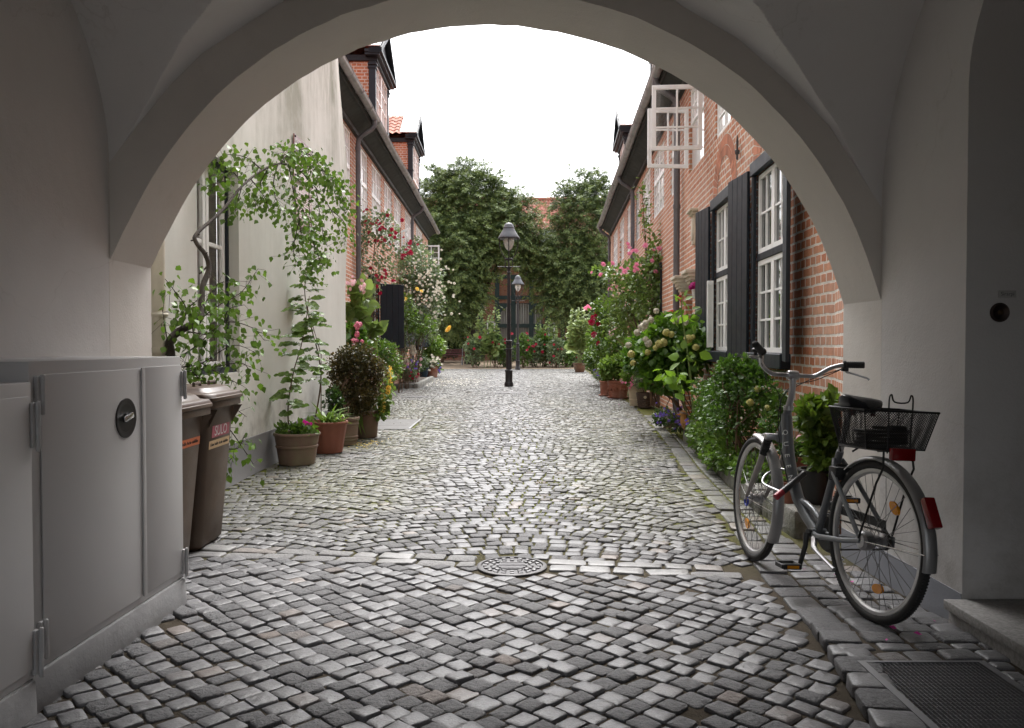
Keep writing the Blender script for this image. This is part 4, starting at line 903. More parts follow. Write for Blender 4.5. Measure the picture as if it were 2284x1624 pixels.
# ================================================================== BENCHES
m_slat = M('dark_red_bench_slat', (.075, .02, .02), .6, var=.25); m_leg = M('grey_cast_leg', (.2, .2, .21), .5, metal=.4)
def bench(label, x, y, z, ang, w=1.7):
    t = thing('park_bench', label, 'bench', (0, 0, 0), 'dark red slatted benches around the court')
    for i in range(4):
        mb = MB(); mb.box(-w / 2, w / 2, -.2 + i * .115, -.1 + i * .115, .43, .46); mb.build('seat_slat', m_slat, t, bevel=.006, seg=1)
    for i in range(3):
        mb = MB(); mb.obox((0, .30 + i * .035, .56 + i * .13), (w / 2, 0, 0), (0, .014, -.004), (0, .016, .05)); mb.build('back_slat', m_slat, t, bevel=.006, seg=1)
    for e in (-1, 1):
        X = e * (w / 2 - .12); mb = MB(); mb.tube([(X, -.24, 0), (X, -.20, .2), (X, -.19, .40), (X, .2, .41), (X, .27, .5), (X, .38, .9)], .024, 8); mb.tube([(X, .2, .41), (X, .24, .2), (X, .33, 0)], .024, 8); mb.build('leg', m_leg, t)
    t.location = (x, y, z); t.rotation_euler = (0, 0, ang); return t
bench('dark red slatted bench against the foliage under the left yew', -3.5, 45.5, garden_z(45.5), 0)
bench('dark red slatted bench half hidden behind the rose bed on the right', 4.1, 46.5, garden_z(46.5), 0)
bench('bench seen end on at the left side of the lane beyond the flower pots', -3.55, 36.6, 0, RAD(90))
bench('bench seen end on at the right side of the lane under the roses', 3.45, 31.5, 0, RAD(-90))
# ================================================================== BICYCLE
RP = Vector((1.548, 3.50, .028)); FPt = Vector((1.357, 4.60, .008))
fw = (FPt - RP); fw.z = 0; WB = fw.length; fw.normalize(); lf0 = Vector((-fw.y, fw.x, 0)); LEAN = RAD(3.2)
fw = (FPt - RP).normalized(); upv = Vector((0, 0, 1)) * math.cos(LEAN) - lf0 * math.sin(LEAN); upv = (upv - fw * upv.dot(fw)).normalized(); lf = upv.cross(fw)
def B(u, v, w): return RP + fw * u + lf * v + upv * w
bike = thing('bicycle', 'grey step through bicycle with rear wire basket leaning on the passage wall', 'bicycle', RP)
m_frame = M('grey_bike_paint', (.16, .17, .18), .34, metal=.45, var=.06); m_mud = M('silver_mudguard', (.36, .36, .36), .42, metal=.7, var=.1); m_fork = M('warm_grey_fork', (.30, .28, .265), .45, metal=.4)
m_rim = M('aluminium_rim', (.5, .5, .5), .35, metal=.85); m_spoke = M('spoke_wire', (.16, .16, .16), .4, metal=.8); m_amb = M('amber_reflector', (.75, .28, .01), .25, coat=.5); m_redr = M('red_reflector', (.20, .004, .006), .2, coat=.6); m_cable = M('black_cable', (.012, .012, .012), .5)
m_chain = M('dark_chain', (.05, .045, .04), .5, metal=.6)
WR = .346
def wheel(c, e, n, name, hubw, first):
    """c axle centre, e forward and n side unit vectors, standing in the plane e,upv"""
    u3 = n.cross(e).normalized(); u3 = u3 if u3.z > 0 else -u3
    cir = lambda r, k, m_=40, d=0: c + (e * math.cos(2 * math.pi * k / m_) + u3 * math.sin(2 * math.pi * k / m_)) * r + n * d
    mb = MB(); mb.tube([cir(WR - .019, k, 56) for k in range(56)], .0195, 12, closed=True); w = mb.build(name, m_rubber, bike, smooth=60)
    mb = MB()
    for k in range(150):
        a = 2 * math.pi * k / 150; d = e * math.cos(a) + u3 * math.sin(a); tg = n.cross(d)
        for s in (-1, 1): mb.obox(c + d * (WR - .0045) + n * (s * .0085), d * .003, tg * .0035, n * .0055)
    mb.build('tread', m_rubber, w, smooth=0)
    mb = MB(); k_ = 56
    prof = [(WR - .036, -.012), (WR - .036, .012), (WR - .05, .0115), (WR - .058, .004), (WR - .058, -.004), (WR - .05, -.0115)]
    G = [[cir(r, k, k_, d) for r, d in prof + prof[:1]] for k in range(k_ + 1)]; mb.grid(G); mb.build('rim', m_rim, w, smooth=40)
    mb = MB()
    for k in range(36):
        s = 1 if k % 2 else -1; a = 2 * math.pi * k / 36; cr = .9 if (k // 2) % 2 else -.9
        p = c + (e * math.cos(a + cr) + u3 * math.sin(a + cr)) * .028 + n * (s * hubw); q = c + (e * math.cos(a) + u3 * math.sin(a)) * (WR - .056); mb.tube([p, q], .0013, 5, cap=False)
    mb.build('spokes', m_spoke, w)
    mb = MB(); mb.lathe([(.012, -hubw - .03), (.012, -hubw - .008), (.034, -hubw - .006), (.034, -hubw + .004), (.022, -hubw + .012), (.024, 0), (.022, hubw - .012), (.034, hubw - .004), (.034, hubw + .006), (.012, hubw + .008), (.012, hubw + .03)], c, 18, n); mb.build('hub', m_alu, w)
    for a in ((2.2, 4.55) if first else (5.3,)):
        o = c + (e * math.cos(a) + u3 * math.sin(a)) * .2; d = (e * math.cos(a) + u3 * math.sin(a)); tg = n.cross(d); mb = MB()
        ring = [o + d * (.021 * math.cos(t)) + tg * (.036 * math.sin(t)) for t in np.linspace(0, 2 * math.pi, 17)[:-1]]
        mb.add([p - n * .005 for p in ring] + [p + n * .005 for p in ring], [(i, (i + 1) % 16, 16 + (i + 1) % 16, 16 + i) for i in range(16)] + [tuple(range(16))[::-1], tuple(range(16, 32))]); mb.build('reflector', m_amb, w)
    return w, cir
RC = B(0, 0, WR); FC_ = B(WB, 0, WR)
wr, cr_ = wheel(RC, fw, lf, 'rear_wheel', .032, True)
st_ = RAD(-7); fe = fw * math.cos(st_) + lf * math.sin(st_); fn = upv.cross(fe).normalized()
wf, cf_ = wheel(FC_, fe, fn, 'front_wheel', .03, False)
wr.name = 'wheel'; wf.name = 'wheel'
# frame
mb = MB()
HT = B(.80, 0, .865); HB = B(.865, 0, .705)
mb.tube([B(.795, 0, .875), B(.87, 0, .69)], [.021, .023], 14)
bb = B(.455, 0, .285)
mb.tube([B(.815, 0, .84), B(.80, 0, .76), B(.775, 0, .64), B(.725, 0, .52), B(.655, 0, .42), B(.56, 0, .345), B(.47, 0, .292)], [.027, .029, .030, .030, .030, .029, .027], 16)
mb.tube([B(.455, 0, .285), B(.30, 0, .70)], .0175, 14)
mb.tube([B(.64, 0, .415), B(.56, 0, .405), B(.50, 0, .385), B(.435, 0, .345)], .016, 12)
for s in (-1, 1):
    mb.tube([B(.45, s * .03, .283), B(.36, s * .052, .287), B(.15, s * .062, .315), B(.0, s * .07, WR)], .0125, 10)
    mb.tube([B(.315, s * .02, .66), B(.27, s * .048, .60), B(.13, s * .062, .47), B(.0, s * .07, WR)], .0105, 10)
    mb.obox(B(.0, s * .07, WR), fw * .026, lf * .004, upv * .022)
mb.lathe([(.022, -.04), (.022, .04)], bb, 16, lf)
fr_o = mb.build('frame', m_frame, bike, smooth=50)
# lettering down the frame tube: one letter under the other, on its outer left side
dt = [B(.797, .0, .74), B(.783, .0, .68), B(.764, 0, .62), B(.742, 0, .565), B(.715, 0, .51)]
m_let = M('white_frame_lettering', (.8, .8, .78), .4)
for i, (ltr, p) in enumerate(zip('QUEEN', dt)):
    tn = (dt[min(i + 1, 4)] - dt[max(i - 1, 0)]).normalized(); out = (lf * .75 - fw * .66).normalized(); out = (out - tn * out.dot(tn)).normalized()
    text(ltr, .036, 'lettering', m_let, fr_o, axes(p + out * .0305, tn, out.cross(tn), out))
# fork
mb = MB(); cro = B(.885, 0, .70)
for s in (-1, 1):
    mb.tube([cro + fn * (s * .058) + upv * .0, B(.955, 0, .565) + fn * (s * .06), B(1.03, 0, .46) + fn * (s * .058), FC_ + fn * (s * .052)], [.018, .0175, .015, .009], 12)
mb.build('fork', m_fork, bike, smooth=50)
mb = MB(); mb.obox(cro + upv * .012, fe * .022, fn * .075, upv * .016); mb.build('fork_crown', m_alu, bike, bevel=.006)
for s in (-1, 1):
    mb = MB(); a_ = cro + fn * (s * .058) - upv * .004; b_ = B(.925, 0, .615) + fn * (s * .06); mb.lathe([(.021 + .003 * (i % 2), (b_ - a_).length * i / 15) for i in range(16)], a_, 14, (b_ - a_)); mb.build('fork_boot', m_rubber, bike)
# mudguards
def guard(c, e, n, a0, a1, name, r=WR + .016, w=.030):
    u3 = n.cross(e).normalized(); u3 = u3 if u3.z > 0 else -u3; G = []
    for k in range(30):
        a = a0 + (a1 - a0) * k / 29; d = e * math.cos(a) + u3 * math.sin(a); row = []
        for j in range(9):
            t = math.pi * j / 8; row.append(c + d * (r - .012 + .014 * math.sin(t)) + n * (w * math.cos(t)))
        G.append(row)
    mb = MB(); mb.grid(G); G2 = [[p - (p - c).normalized() * .002 for p in r_] for r_ in G]; mb.grid(G2); return mb.build(name, m_mud, bike, smooth=60)
guard(RC, fw, lf, RAD(52), RAD(188), 'mudguard'); guard(FC_, fe, fn, RAD(88), RAD(212), 'mudguard')
mb = MB()
for s in (-1, 1):
    mb.tube([RC + lf * (s * .075), RC - fw * (WR + .01) + lf * (s * .03) + upv * .02], .0022, 6); mb.tube([FC_ + fn * (s * .055), FC_ - fe * (WR + .0) + fn * (s * .03) + upv * -.02], .0022, 6)
mb.build('mudguard_stay', m_chrome, bike)
# bars, stem, grips, levers
mb = MB(); mb.tube([B(.80, 0, .865), B(.775, 0, .93), B(.765, 0, .99), B(.772, 0, 1.04)], [.019, .017, .0165, .02], 14); mb.lathe([(.026, -.012), (.026, .012)], B(.797, 0, .872), 16, upv); mb.lathe([(.023, -.028), (.026, -.02), (.026, .02), (.023, .028)], B(.772, 0, 1.045), 16, fn); mb.build('stem', m_alu, bike, smooth=50)
bn = fn; be = fe
def H(u, v, w): return B(.772, 0, 1.045) + be * u + bn * v + upv * w
barp = [(-.20, .268, .135), (-.15, .225, .112), (-.045, .185, .05), (-.01, .12, .005), (0, .06, 0), (0, -.06, 0), (-.01, -.12, .005), (-.045, -.185, .05), (-.08, -.245, .068), (-.10, -.30, .07)]
def smoothp(P, n=5):
    P = [Vector(p) for p in P]; O = []
    for i in range(len(P) - 1):
        a = P[max(i - 1, 0)]; b = P[i]; c = P[i + 1]; d = P[min(i + 2, len(P) - 1)]
        for k in range(n):
            t = k / n; O.append(.5 * ((2 * b) + (c - a) * t + (2 * a - 5 * b + 4 * c - d) * t * t + (3 * b - a - 3 * c + d) * t ** 3))
    return O + [P[-1]]
BARL = [H(*p) for p in barp]
mb = MB(); mb.tube(smoothp(BARL), .0112, 12); mb.build('handlebar', m_alu, bike, smooth=60)
for i, j in ((0, 1), (-1, -2)):
    g0 = BARL[i] + (BARL[i] - BARL[j]).normalized() * .03; g1 = BARL[j] + (BARL[i] - BARL[j]) * .0; ax = (g1 - g0); mb = MB(); mb.lathe([(.014, 0)] + [(.0165 + .001 * (k % 2), ax.length * (k + .5) / 18) for k in range(18)] + [(.021, ax.length), (.021, ax.length + .012), (.012, ax.length + .014)], g0, 16, ax); mb.build('grip', m_rubber, bike, smooth=50)
    s = 1 if i == 0 else -1; p0 = BARL[j] - upv * .018; d_ = (BARL[i] - BARL[j]).normalized()
    mb = MB(); mb.tube([p0 + be * .012, p0 + be * .035 - upv * .02 + d_ * .02, p0 + be * .05 - upv * .032 + d_ * .07, p0 + be * .035 - upv * .05 + d_ * .12, p0 + be * .035 - upv * .058 + d_ * .13], [.008, .006, .005, .005, .006], 8); mb.build('brake_lever', m_alu, bike)
    mb = MB(); mb.obox(p0 + be * .01, be * .014, d_ * .014, upv * .016); mb.build('lever_clamp', m_black, bike, bevel=.004)
mb = MB(); mb.sphere(H(-.09, .235, .118), (.022, .022, .014), 12, 8); mb.lathe([(.008, 0), (.012, .03)], H(-.09, .235, .09), 8, upv); mb.build('bell', m_black, bike)
mb = MB()
for o in (0, .014): mb.tube(smoothp([BARL[-2] - upv * .02 + be * .03, H(.02, -.13, -.02 + o), H(.045, -.03, -.05 - o), H(.05, .03, -.12), B(.845, .028, .80), B(.80, .033, .66), B(.70, .03, .48)]), .0026, 6)
mb.tube(smoothp([BARL[1] - upv * .02 + be * .03, H(.04, .12, -.03), H(.05, .05, -.1), B(.84, .02, .82), cro + upv * .03]), .0026, 6); mb.build('cables', m_cable, bike)
# saddle and post
mb = MB(); mb.tube([B(.305, 0, .68), B(.262, 0, .82), B(.24, 0, .90)], .0135, 12); mb.build('seat_post', m_alu, bike)
S = [(u, h_, z + .04, t_) for u, h_, z, t_ in [(.10, .012, .872, .01), (.115, .080, .890, .045), (.145, .100, .900, .055), (.19, .090, .890, .05), (.24, .055, .876, .04), (.29, .032, .872, .032), (.335, .024, .872, .026), (.352, .010, .868, .012)]]
G = []
for u, hw_, z, th in S:
    row = []
    for k in range(17):
        t = 2 * math.pi * k / 16; cx = math.cos(t); sz_ = math.sin(t)
        row.append(B(u, hw_ * math.copysign(abs(cx) ** .8, cx), z + (th * .36 if sz_ > 0 else th * .9) * sz_ + (.012 * abs(cx) ** 2 if u < .2 else 0) + .012 * cx * (1 if u < .25 else .4)))
    G.append(row)
mb = MB(); mb.grid(G); mb.build('saddle', M('black_vinyl', (.02, .02, .022), .32, var=.2), bike, smooth=60)
mb = MB()
for s in (-1, 1):
    mb.tube([B(.33, s * .012, .91), B(.26, s * .022, .90), B(.17, s * .03, .90), B(.125, s * .045, .915)], .0035, 6)
    mb.lathe([(.013 + .003 * math.sin(k * 2), k * .0055) for k in range(9)], B(.14, s * .05, .875), 10, upv)
mb.build('saddle_springs', M('red_black_spring', (.10, .015, .015), .5), bike)
# rear rack
m_wire = M('black_wire', (.018, .018, .018), .45, metal=.3)
mb = MB(); rz = .735
mb.tube([B(.25, .03, rz - .03), B(.22, .055, rz), B(-.12, .065, rz + .01), B(-.14, .03, rz + .01), B(-.14, -.03, rz + .01), B(-.12, -.065, rz + .01), B(.22, -.055, rz), B(.25, -.03, rz - .03)], .0048, 8)
for u in (.13, .02, -.07): mb.tube([B(u, .06, rz + .004), B(u, -.06, rz + .004)], .004, 6)
for s in (-1, 1): mb.tube([B(-.12, s * .065, rz + .008), B(-.13, s * .07, rz - .06), B(-.09, s * .072, rz - .13), B(.005, s * .078, WR + .01)], .0048, 8)
mb.build('luggage_rack', m_wire, bike)
mb = MB(); mb.tube(smoothp([B(-.125, .052, rz), B(-.125, .052, rz + .10), B(-.125, .055, rz + .22), B(-.125, .045, rz + .245), B(-.125, .03, rz + .215), B(-.125, -.03, rz + .215), B(-.125, -.045, rz + .245), B(-.125, -.055, rz + .22), B(-.125, -.052, rz + .10), B(-.125, -.052, rz)], 4), .0034, 8); mb.build('rack_clamp', m_wire, bike)
mb = MB(); mb.obox(B(-.150, 0, rz + .0), fw * .012, lf * .055, upv * .026); mb.build('reflector', m_redr, bike, bevel=.005)
tl = cr_(WR + .02, 0) ; a_ = RAD(152); d_ = fw * math.cos(a_) + upv * math.sin(a_)
mb = MB(); mb.obox(RC + d_ * (WR + .042), d_ * .016, lf * .024, d_.cross(lf) * .062); tl = mb.build('tail_light', m_redr, bike, bevel=.006)
mb = MB(); mb.obox(RC + d_ * (WR + .022), d_ * .006, lf * .020, d_.cross(lf) * .055); mb.build('housing', m_black, tl, bevel=.003)
# basket of expanded mesh
def meshmat():
    m, nt, b = newmat('black_expanded_mesh'); uv = nt.nodes.new('ShaderNodeUVMap'); return m, nt, b
bz0, bz1 = .752, .912
rb = [(-.105, .135), (-.105, -.135), (.095, -.135), (.095, .135)]; rt = [(-.135, .172), (-.135, -.172), (.125, -.172), (.125, .172)]
mb = MB(); Wd = .0009
def strut(p, q): mb.tube([p, q], .0014, 4, cap=False)
for i in range(4):
    j = (i + 1) % 4; L_ = math.hypot(rt[i][0] - rt[j][0], rt[i][1] - rt[j][1]); n = max(10, int(L_ / .0125)); m_ = 15
    def Q(a, t):
        x0 = rb[i][0] + (rb[j][0] - rb[i][0]) * a; y0 = rb[i][1] + (rb[j][1] - rb[i][1]) * a; x1 = rt[i][0] + (rt[j][0] - rt[i][0]) * a; y1 = rt[i][1] + (rt[j][1] - rt[i][1]) * a
        return B(x0 + (x1 - x0) * t, y0 + (y1 - y0) * t, bz0 + (bz1 - bz0) * t)
    for k in range(-m_, n):
        for sg in (1, -1):
            pts = []
            for t in range(m_ + 1):
                a = (k + t) / n if sg > 0 else (n - k - t) / n
                if 0 <= a <= 1: pts.append(Q(a, t / m_))
            if len(pts) > 1: strut(pts[0], pts[-1])
for k in range(12):
    u = rb[0][0] + (rb[2][0] - rb[0][0]) * (k + .5) / 12; strut(B(u, .135, bz0), B(u, -.135, bz0))
for k in range(18):
    v = -.135 + .27 * (k + .5) / 18; strut(B(-.105, v, bz0), B(.095, v, bz0))
bk = mb.build('basket', m_wire, bike, smooth=0)
mb = MB()
for R_, z, r_ in ((rt, bz1, .0048), (rb, bz0, .0036)): mb.tube([B(*R_[i], z) for i in range(4)], r_, 8, closed=True)
for i in range(4): mb.tube([B(*rb[i], bz0), B(*rt[i], bz1)], .0026, 6)
mb.build('rim', m_wire, bk)
# drive train
mb = MB(); mb.lathe([(.02, -.055), (.02, .055)], bb, 14, lf); mb.tube([bb + lf * .06, bb + lf * .068 - upv * .06 - fw * .01, B(.462, .083, .125)], [.014, .012, .011], 10); mb.build('crank', m_black, bike)
mb = MB(); mb.tube([bb - lf * .06, bb - lf * .068 + upv * .06 + fw * .012, B(.445, -.083, .452)], [.014, .012, .011], 10); mb.build('crank', m_black, bike)
for v, z in ((.145, .128), (-.145, .452)):
    mb = MB()
    for du in (-.036, .036): mb.obox(B(.455 + du, v, z), fw * .008, lf * .046, upv * .013)
    for dv in (-.046, .046): mb.obox(B(.455, v + dv, z), fw * .036, lf * .006, upv * .011)
    mb.obox(B(.455, v, z), fw * .008, lf * .05, upv * .008); pd = mb.build('pedal', m_black, bike, bevel=.003, seg=1)
    for du in (-.0445, .0445):
        mb = MB(); mb.obox(B(.455 + du, v, z), fw * .001, lf * .03, upv * .007); mb.build('reflector', m_amb, pd)
mb = MB(); mb.lathe([(.08, -.003), (.08, .003)], bb - lf * .045, 36, lf); mb.build('chainring', m_black, bike)
mb = MB(); cc = []
for k in range(13): a = RAD(90 + 180 * k / 12) ; cc.append(RC - lf * .045 + fw * (.036 * math.cos(a)) + upv * (.036 * math.sin(a)))
for k in range(13): a = RAD(-90 + 180 * k / 12); cc.append(bb - lf * .045 + fw * (.082 * math.cos(a)) + upv * (.082 * math.sin(a)))
mb.tube(cc, .0045, 6, closed=True); mb.build('chain', m_chain, bike)
mb = MB(); mb.lathe([(.04, -.004), (.04, .004)], RC - lf * .045, 20, lf); mb.build('sprocket', m_chain, bike)
mb = MB(); mb.hexa([B(.02, -.062, .39), B(.50, -.062, .395), B(.50, -.056, .395), B(.02, -.056, .39), B(.02, -.062, .43), B(.50, -.062, .372 + .07), B(.50, -.056, .372 + .07), B(.02, -.056, .43)])
mb.lathe([(.095, -.004), (.095, .004)], bb - lf * .058, 32, lf); mb.build('chain_guard', m_black, bike, bevel=.003, seg=1)
mb = MB(); mb.tube([B(.40, .05, .27), B(.36, .075, .235), B(.30, .09, .225), B(.12, .13, .205), B(.085, .135, .20)], [.016, .013, .009, .007, .008], 10); mb.build('kickstand', m_alu, bike)
mb = MB(); mb.lathe([(.038, -.02), (.042, -.01), (.042, .02), (.03, .03)], RC + lf * .045, 18, lf); mb.build('brake_drum', m_alu, bike)
mb = MB(); mb.obox(B(.27, .0, .60), fw * .03, lf * .055, upv * .03); mb.tube([B(.29, .05 * math.cos(t), .585 + .05 * math.sin(t)) for t in np.linspace(-.4, 3.54, 14)], .009, 8); mb.build('rear_brake', m_black, bike, bevel=.006)
mb = MB(); mb.tube([cro + fe * .03 + fn * .06 + upv * .01, cro + fe * .045 + fn * .07 - upv * .05], .008, 8); mb.tube([cro + fe * .03 - fn * .06 + upv * .01, cro + fe * .045 - fn * .07 - upv * .05], .008, 8); mb.tube([cro + fe * .04 + fn * .075 + upv * .015, cro + fe * .04 - fn * .075 + upv * .015], .009, 8); mb.build('front_brake', m_alu, bike)
mb = MB(); mb.tube([FC_ + fn * .05 + fe * (.025 * math.cos(t)) + upv * (.025 * math.sin(t) - .02) for t in np.linspace(0, 2 * math.pi, 17)[:-1]], .0055, 8, closed=True); mb.build('cable_tie', M('blue_plastic', (.02, .04, .35), .4), bike)
# lock on the frame, cable lock in the basket
lk = thing('shackle_lock', 'black shackle lock with red end cap hanging on the bicycle frame', 'bike lock', B(.70, .06, .50))
lc0 = B(.64, .13, .425); lc1 = B(.69, -.05, .545); ld = (lc1 - lc0).normalized()
mb = MB(); mb.lathe([(.012, 0), (.0165, .004), (.0165, (lc1 - lc0).length - .004), (.012, (lc1 - lc0).length)], lc0, 18, ld); mb.build('crossbar', m_black, lk)
mb = MB(); mb.lathe([(.0105, -.003), (.0168, .0), (.0172, .012), (.0172, .045), (.0168, .05)], lc0 - ld * .001, 18, ld, cap=True); mb.build('end_cap', M('red_band', (.30, .012, .025), .4), lk)
sd = (fw * .8 + lf * .2 + upv * .12).normalized(); q0 = lc0 + ld * .045; q1 = lc1 - ld * .03
mb = MB(); mb.tube(smoothp([q0, q0 + sd * .12, q0 + sd * .165 + ld * .02, q0 + sd * .185 + ld * .07, q1 + sd * .165 - ld * .02, q1 + sd * .12, q1]), .0062, 10); mb.build('shackle', m_alu, lk)
cl = thing('coiled_cable_lock', 'dark coiled cable lock lying in the wire basket', 'bike lock', B(0, 0, bz0 + .01))
mb = MB(); mb.tube([B(-.005 + (.075 + .006 * math.sin(t * .7)) * math.cos(t), (.11 + .006 * math.cos(t * .3)) * math.sin(t), bz0 + .014 + .0026 * t) for t in np.linspace(0, 8 * math.pi, 110)], .0075, 8); mb.build('cable', M('dark_brown_sleeve', (.035, .03, .025), .45), cl)
mb = MB(); mb.lathe([(.011, -.035), (.013, -.03), (.013, .03), (.011, .035)], B(-.07, -.03, bz0 + .085), 14, lf); mb.build('lock_cylinder', m_black, cl)
# ================================================================== PLANTS
LEAF = ([(0, 0, 0), (-.34, .28, .05), (-.30, .62, .05), (0, 1, -.08), (.30, .62, .05), (.34, .28, .05), (0, .5, -.04)], [(0, 6, 2, 1), (6, 3, 2), (0, 5, 4, 6), (6, 4, 3)])
SMALL = ([(0, 0, 0), (-.32, .5, .06), (0, 1, 0), (.32, .5, .06)], [(0, 2, 1), (0, 3, 2)])
BLADE = ([(-.06, 0, 0), (.06, 0, 0), (.05, .5, .12), (-.05, .5, .12), (0, 1, -.1)], [(0, 1, 2, 3), (3, 2, 4)])
def _sprig():
    V = []; Fs = []
    for a, l, y in ((0, 1, 0), (.6, .62, .1), (-.6, .62, .15), (.55, .45, .4), (-.55, .45, .45)):
        s, c = math.sin(a), math.cos(a); n = len(V)
        for (x, t) in ((0, 0), (-.055, .45), (0, 1), (.055, .45)): V.append((x * c + t * l * s, y + t * l * c - x * s, -.22 * (y + t * l) ** 2 + .03 * (x != 0)))
        Fs.append((n, n + 3, n + 2, n + 1))
    return V, Fs
SPRIG = _sprig()
def _rose():
    V = []; Fs = []
    for ring, (r, h, n, tilt) in enumerate(((.5, .0, 5, .25), (.34, .12, 5, .7), (.18, .2, 4, 1.1))):
        for k in range(n):
            a = 2 * math.pi * (k + ring * .5) / n; ca, sa = math.cos(a), math.sin(a); b = len(V)
            for (u, w) in ((.05, -.12), (.05, .12), (1., .34), (1.12, 0), (1., -.34)):
                rr = r * u * math.cos(tilt * .8); z = h + r * u * math.sin(tilt) * .9; V.append((ca * rr - sa * w * r * 1.5, sa * rr + ca * w * r * 1.5, z))
            Fs.append((b, b + 1, b + 2, b + 3, b + 4))
    return V, Fs
ROSE = _rose()
def _mop():
    V = []; Fs = []; g = math.pi * (3 - 5 ** .5)
    for k in range(52):
        z = 1 - 1.5 * (k + .5) / 52; r = math.sqrt(max(0, 1 - z * z)); a = g * k; c = Vector((r * math.cos(a), r * math.sin(a), z)); t = c.orthogonal().normalized(); t = Matrix.Rotation(k * 1.7, 3, c) @ t; s = c.cross(t)
        for q in range(2):
            b = len(V); e, f = (t, s) if q == 0 else (s, t)
            j_ = c * (.04 * math.sin(k * 5.3))
            for p in (c * .46 - e * .2 + j_, c * .5 + f * .15 + j_, c * .47 + e * .2 + j_, c * .5 - f * .15 + j_): V.append(tuple(p))
            Fs.append((b, b + 1, b + 2, b + 3))
    return V, Fs
MOP = _mop()
def unit(A): return A / np.maximum(1e-9, np.linalg.norm(A, axis=1))[:, None]
def frames(D, Nn, size, wid=1.):
    D = unit(D); X = np.cross(D, Nn); X = unit(X); Nn = np.cross(X, D); s = np.asarray(size)[:, None]
    return np.stack([X * s * wid, D * s, Nn * s], axis=2)
def ell(n, c, r, shell=.45):
    d = unit(rng.normal(size=(n, 3))); return np.array(c)[None] + d * np.array(r)[None] * (rng.random(n) ** shell)[:, None], d
def el(px, py, Y, rx, ry, n, dy=None):
    """crown lobe: centre at the measured spot, radii in metres"""
    c = at(px, py, Y); k = Y / F; return (tuple(c), (rx * k, dy or max(rx, ry) * k * .8, ry * k), n)
def leaves(name, lobes, size, m, parent, tpl=LEAF, droop=.0, up=.6, wid=1., shell=.45, zmin=.02, out=.7):
    P = []; D = []
    for c, r, n in lobes:
        p, d = ell(n, c, r, shell); P.append(p); D.append(d)
    P = np.concatenate(P); D = np.concatenate(D); k = P[:, 2] > zmin; P = P[k]; D = D[k]; n = len(P)
    d = D * out + rng.normal(size=(n, 3)) * .6 + np.array([0, 0, -droop]); nn = rng.normal(size=(n, 3)) * .55 + np.array([0, 0, up]) + D * .3
    s = size * rng.uniform(.6, 1.3, n); return bulk(name, *tpl, frames(d, nn, s, wid), P, m, parent)
FLM = {}
def flowers(name, P, D, size, m, parent, tpl=ROSE, var=.3):
    P = np.array(P, float); D = np.array(D, float); n = len(P); t = rng.normal(size=(n, 3)); s = size * rng.uniform(1 - var, 1 + var, n)
    D = unit(D); X = unit(np.cross(D, t)); Y = np.cross(D, X); fr = np.stack([X, Y, D], axis=2) * s[:, None, None]
    if name.endswith('spike') or parent is None: return bulk(name, *tpl, fr, P, m, parent)
    key = (id(tpl), m.name, name)
    if key not in FLM:
        me = bpy.data.meshes.new(name); me.from_pydata([tuple(v) for v in tpl[0]], [], tpl[1]); me.materials.append(m); FLM[key] = me
    L = np.array(rootloc(parent)); o = None
    for k in range(min(n, 100)):
        o = bpy.data.objects.new(name, FLM[key]); COL.objects.link(o); o.parent = parent; f = fr[k]; p = P[k] - L
        o.matrix_local = Matrix(((f[0][0], f[0][1], f[0][2], p[0]), (f[1][0], f[1][1], f[1][2], p[1]), (f[2][0], f[2][1], f[2][2], p[2]), (0, 0, 0, 1)))
    if n > 100: o = bulk(name, *tpl, fr[100:], P[100:], m, parent); o['kind'] = 'stuff'
    return o
def on_lobes(lobes, n, front=.6, topb=.2):
    w = np.array([l[2] for l in lobes], float); P = []; D = []
    for _ in range(n):
        c, r, _n = lobes[rng.choice(len(lobes), p=w / w.sum())]; d = unit(rng.normal(size=(1, 3)) + np.array([[0, -front, topb]]))[0]; P.append(np.array(c) + d * np.array(r) * rng.uniform(.9, 1.12)); D.append(d + np.array([0, -.3, .2]))
    return P, D
def stems(name, base, tips, r, m, parent, wob=.06, spread=.08):
    mb = MB()
    for t in tips:
        b = Vector(base) + Vector((rnd.gauss(0, spread), rnd.gauss(0, spread), 0)); t = Vector(t); pts = []
        for k in range(6):
            f = k / 5; pts.append(b.lerp(t, f) + Vector((rnd.gauss(0, wob), rnd.gauss(0, wob), 0)) * (f > 0) + Vector((0, 0, .1 * math.sin(f * 3.1))))
        mb.tube(pts, [r * (1 - .7 * k / 5) for k in range(6)], 6)
    return mb.build(name, m, parent, smooth=60)
G_birch = leafmat('birch_leaf', (.065, .14, .02), (.135, .235, .038), .4, .35, .26)
G_mid = leafmat('mid_green_leaf', (.058, .125, .022), (.13, .22, .04))
G_dark = leafmat('dark_box_leaf', (.022, .055, .014), (.055, .10, .022), .35)
G_bronze = leafmat('bronze_shrub_leaf', (.03, .04, .013), (.12, .085, .03), .35)
G_light = leafmat('light_green_leaf', (.09, .17, .03), (.17, .26, .06))
G_grey = leafmat('grey_green_leaf', (.095, .145, .065), (.19, .245, .125), .4)
G_hyd = leafmat('hydrangea_leaf', (.045, .115, .018), (.105, .20, .03), .36)
G_yew = leafmat('yew_sprig', (.058, .10, .03), (.105, .15, .05), .5, .15, .15, 1.3); G_yewtip = leafmat('yew_tip', (.10, .15, .042), (.20, .26, .08), .5, .15, .2, .9)
G_holly = leafmat('hollyhock_leaf', (.10, .17, .045), (.19, .27, .08), .5)
def petal(name, a, b): return leafmat(name, a, b, .5, .15, .3, 8)
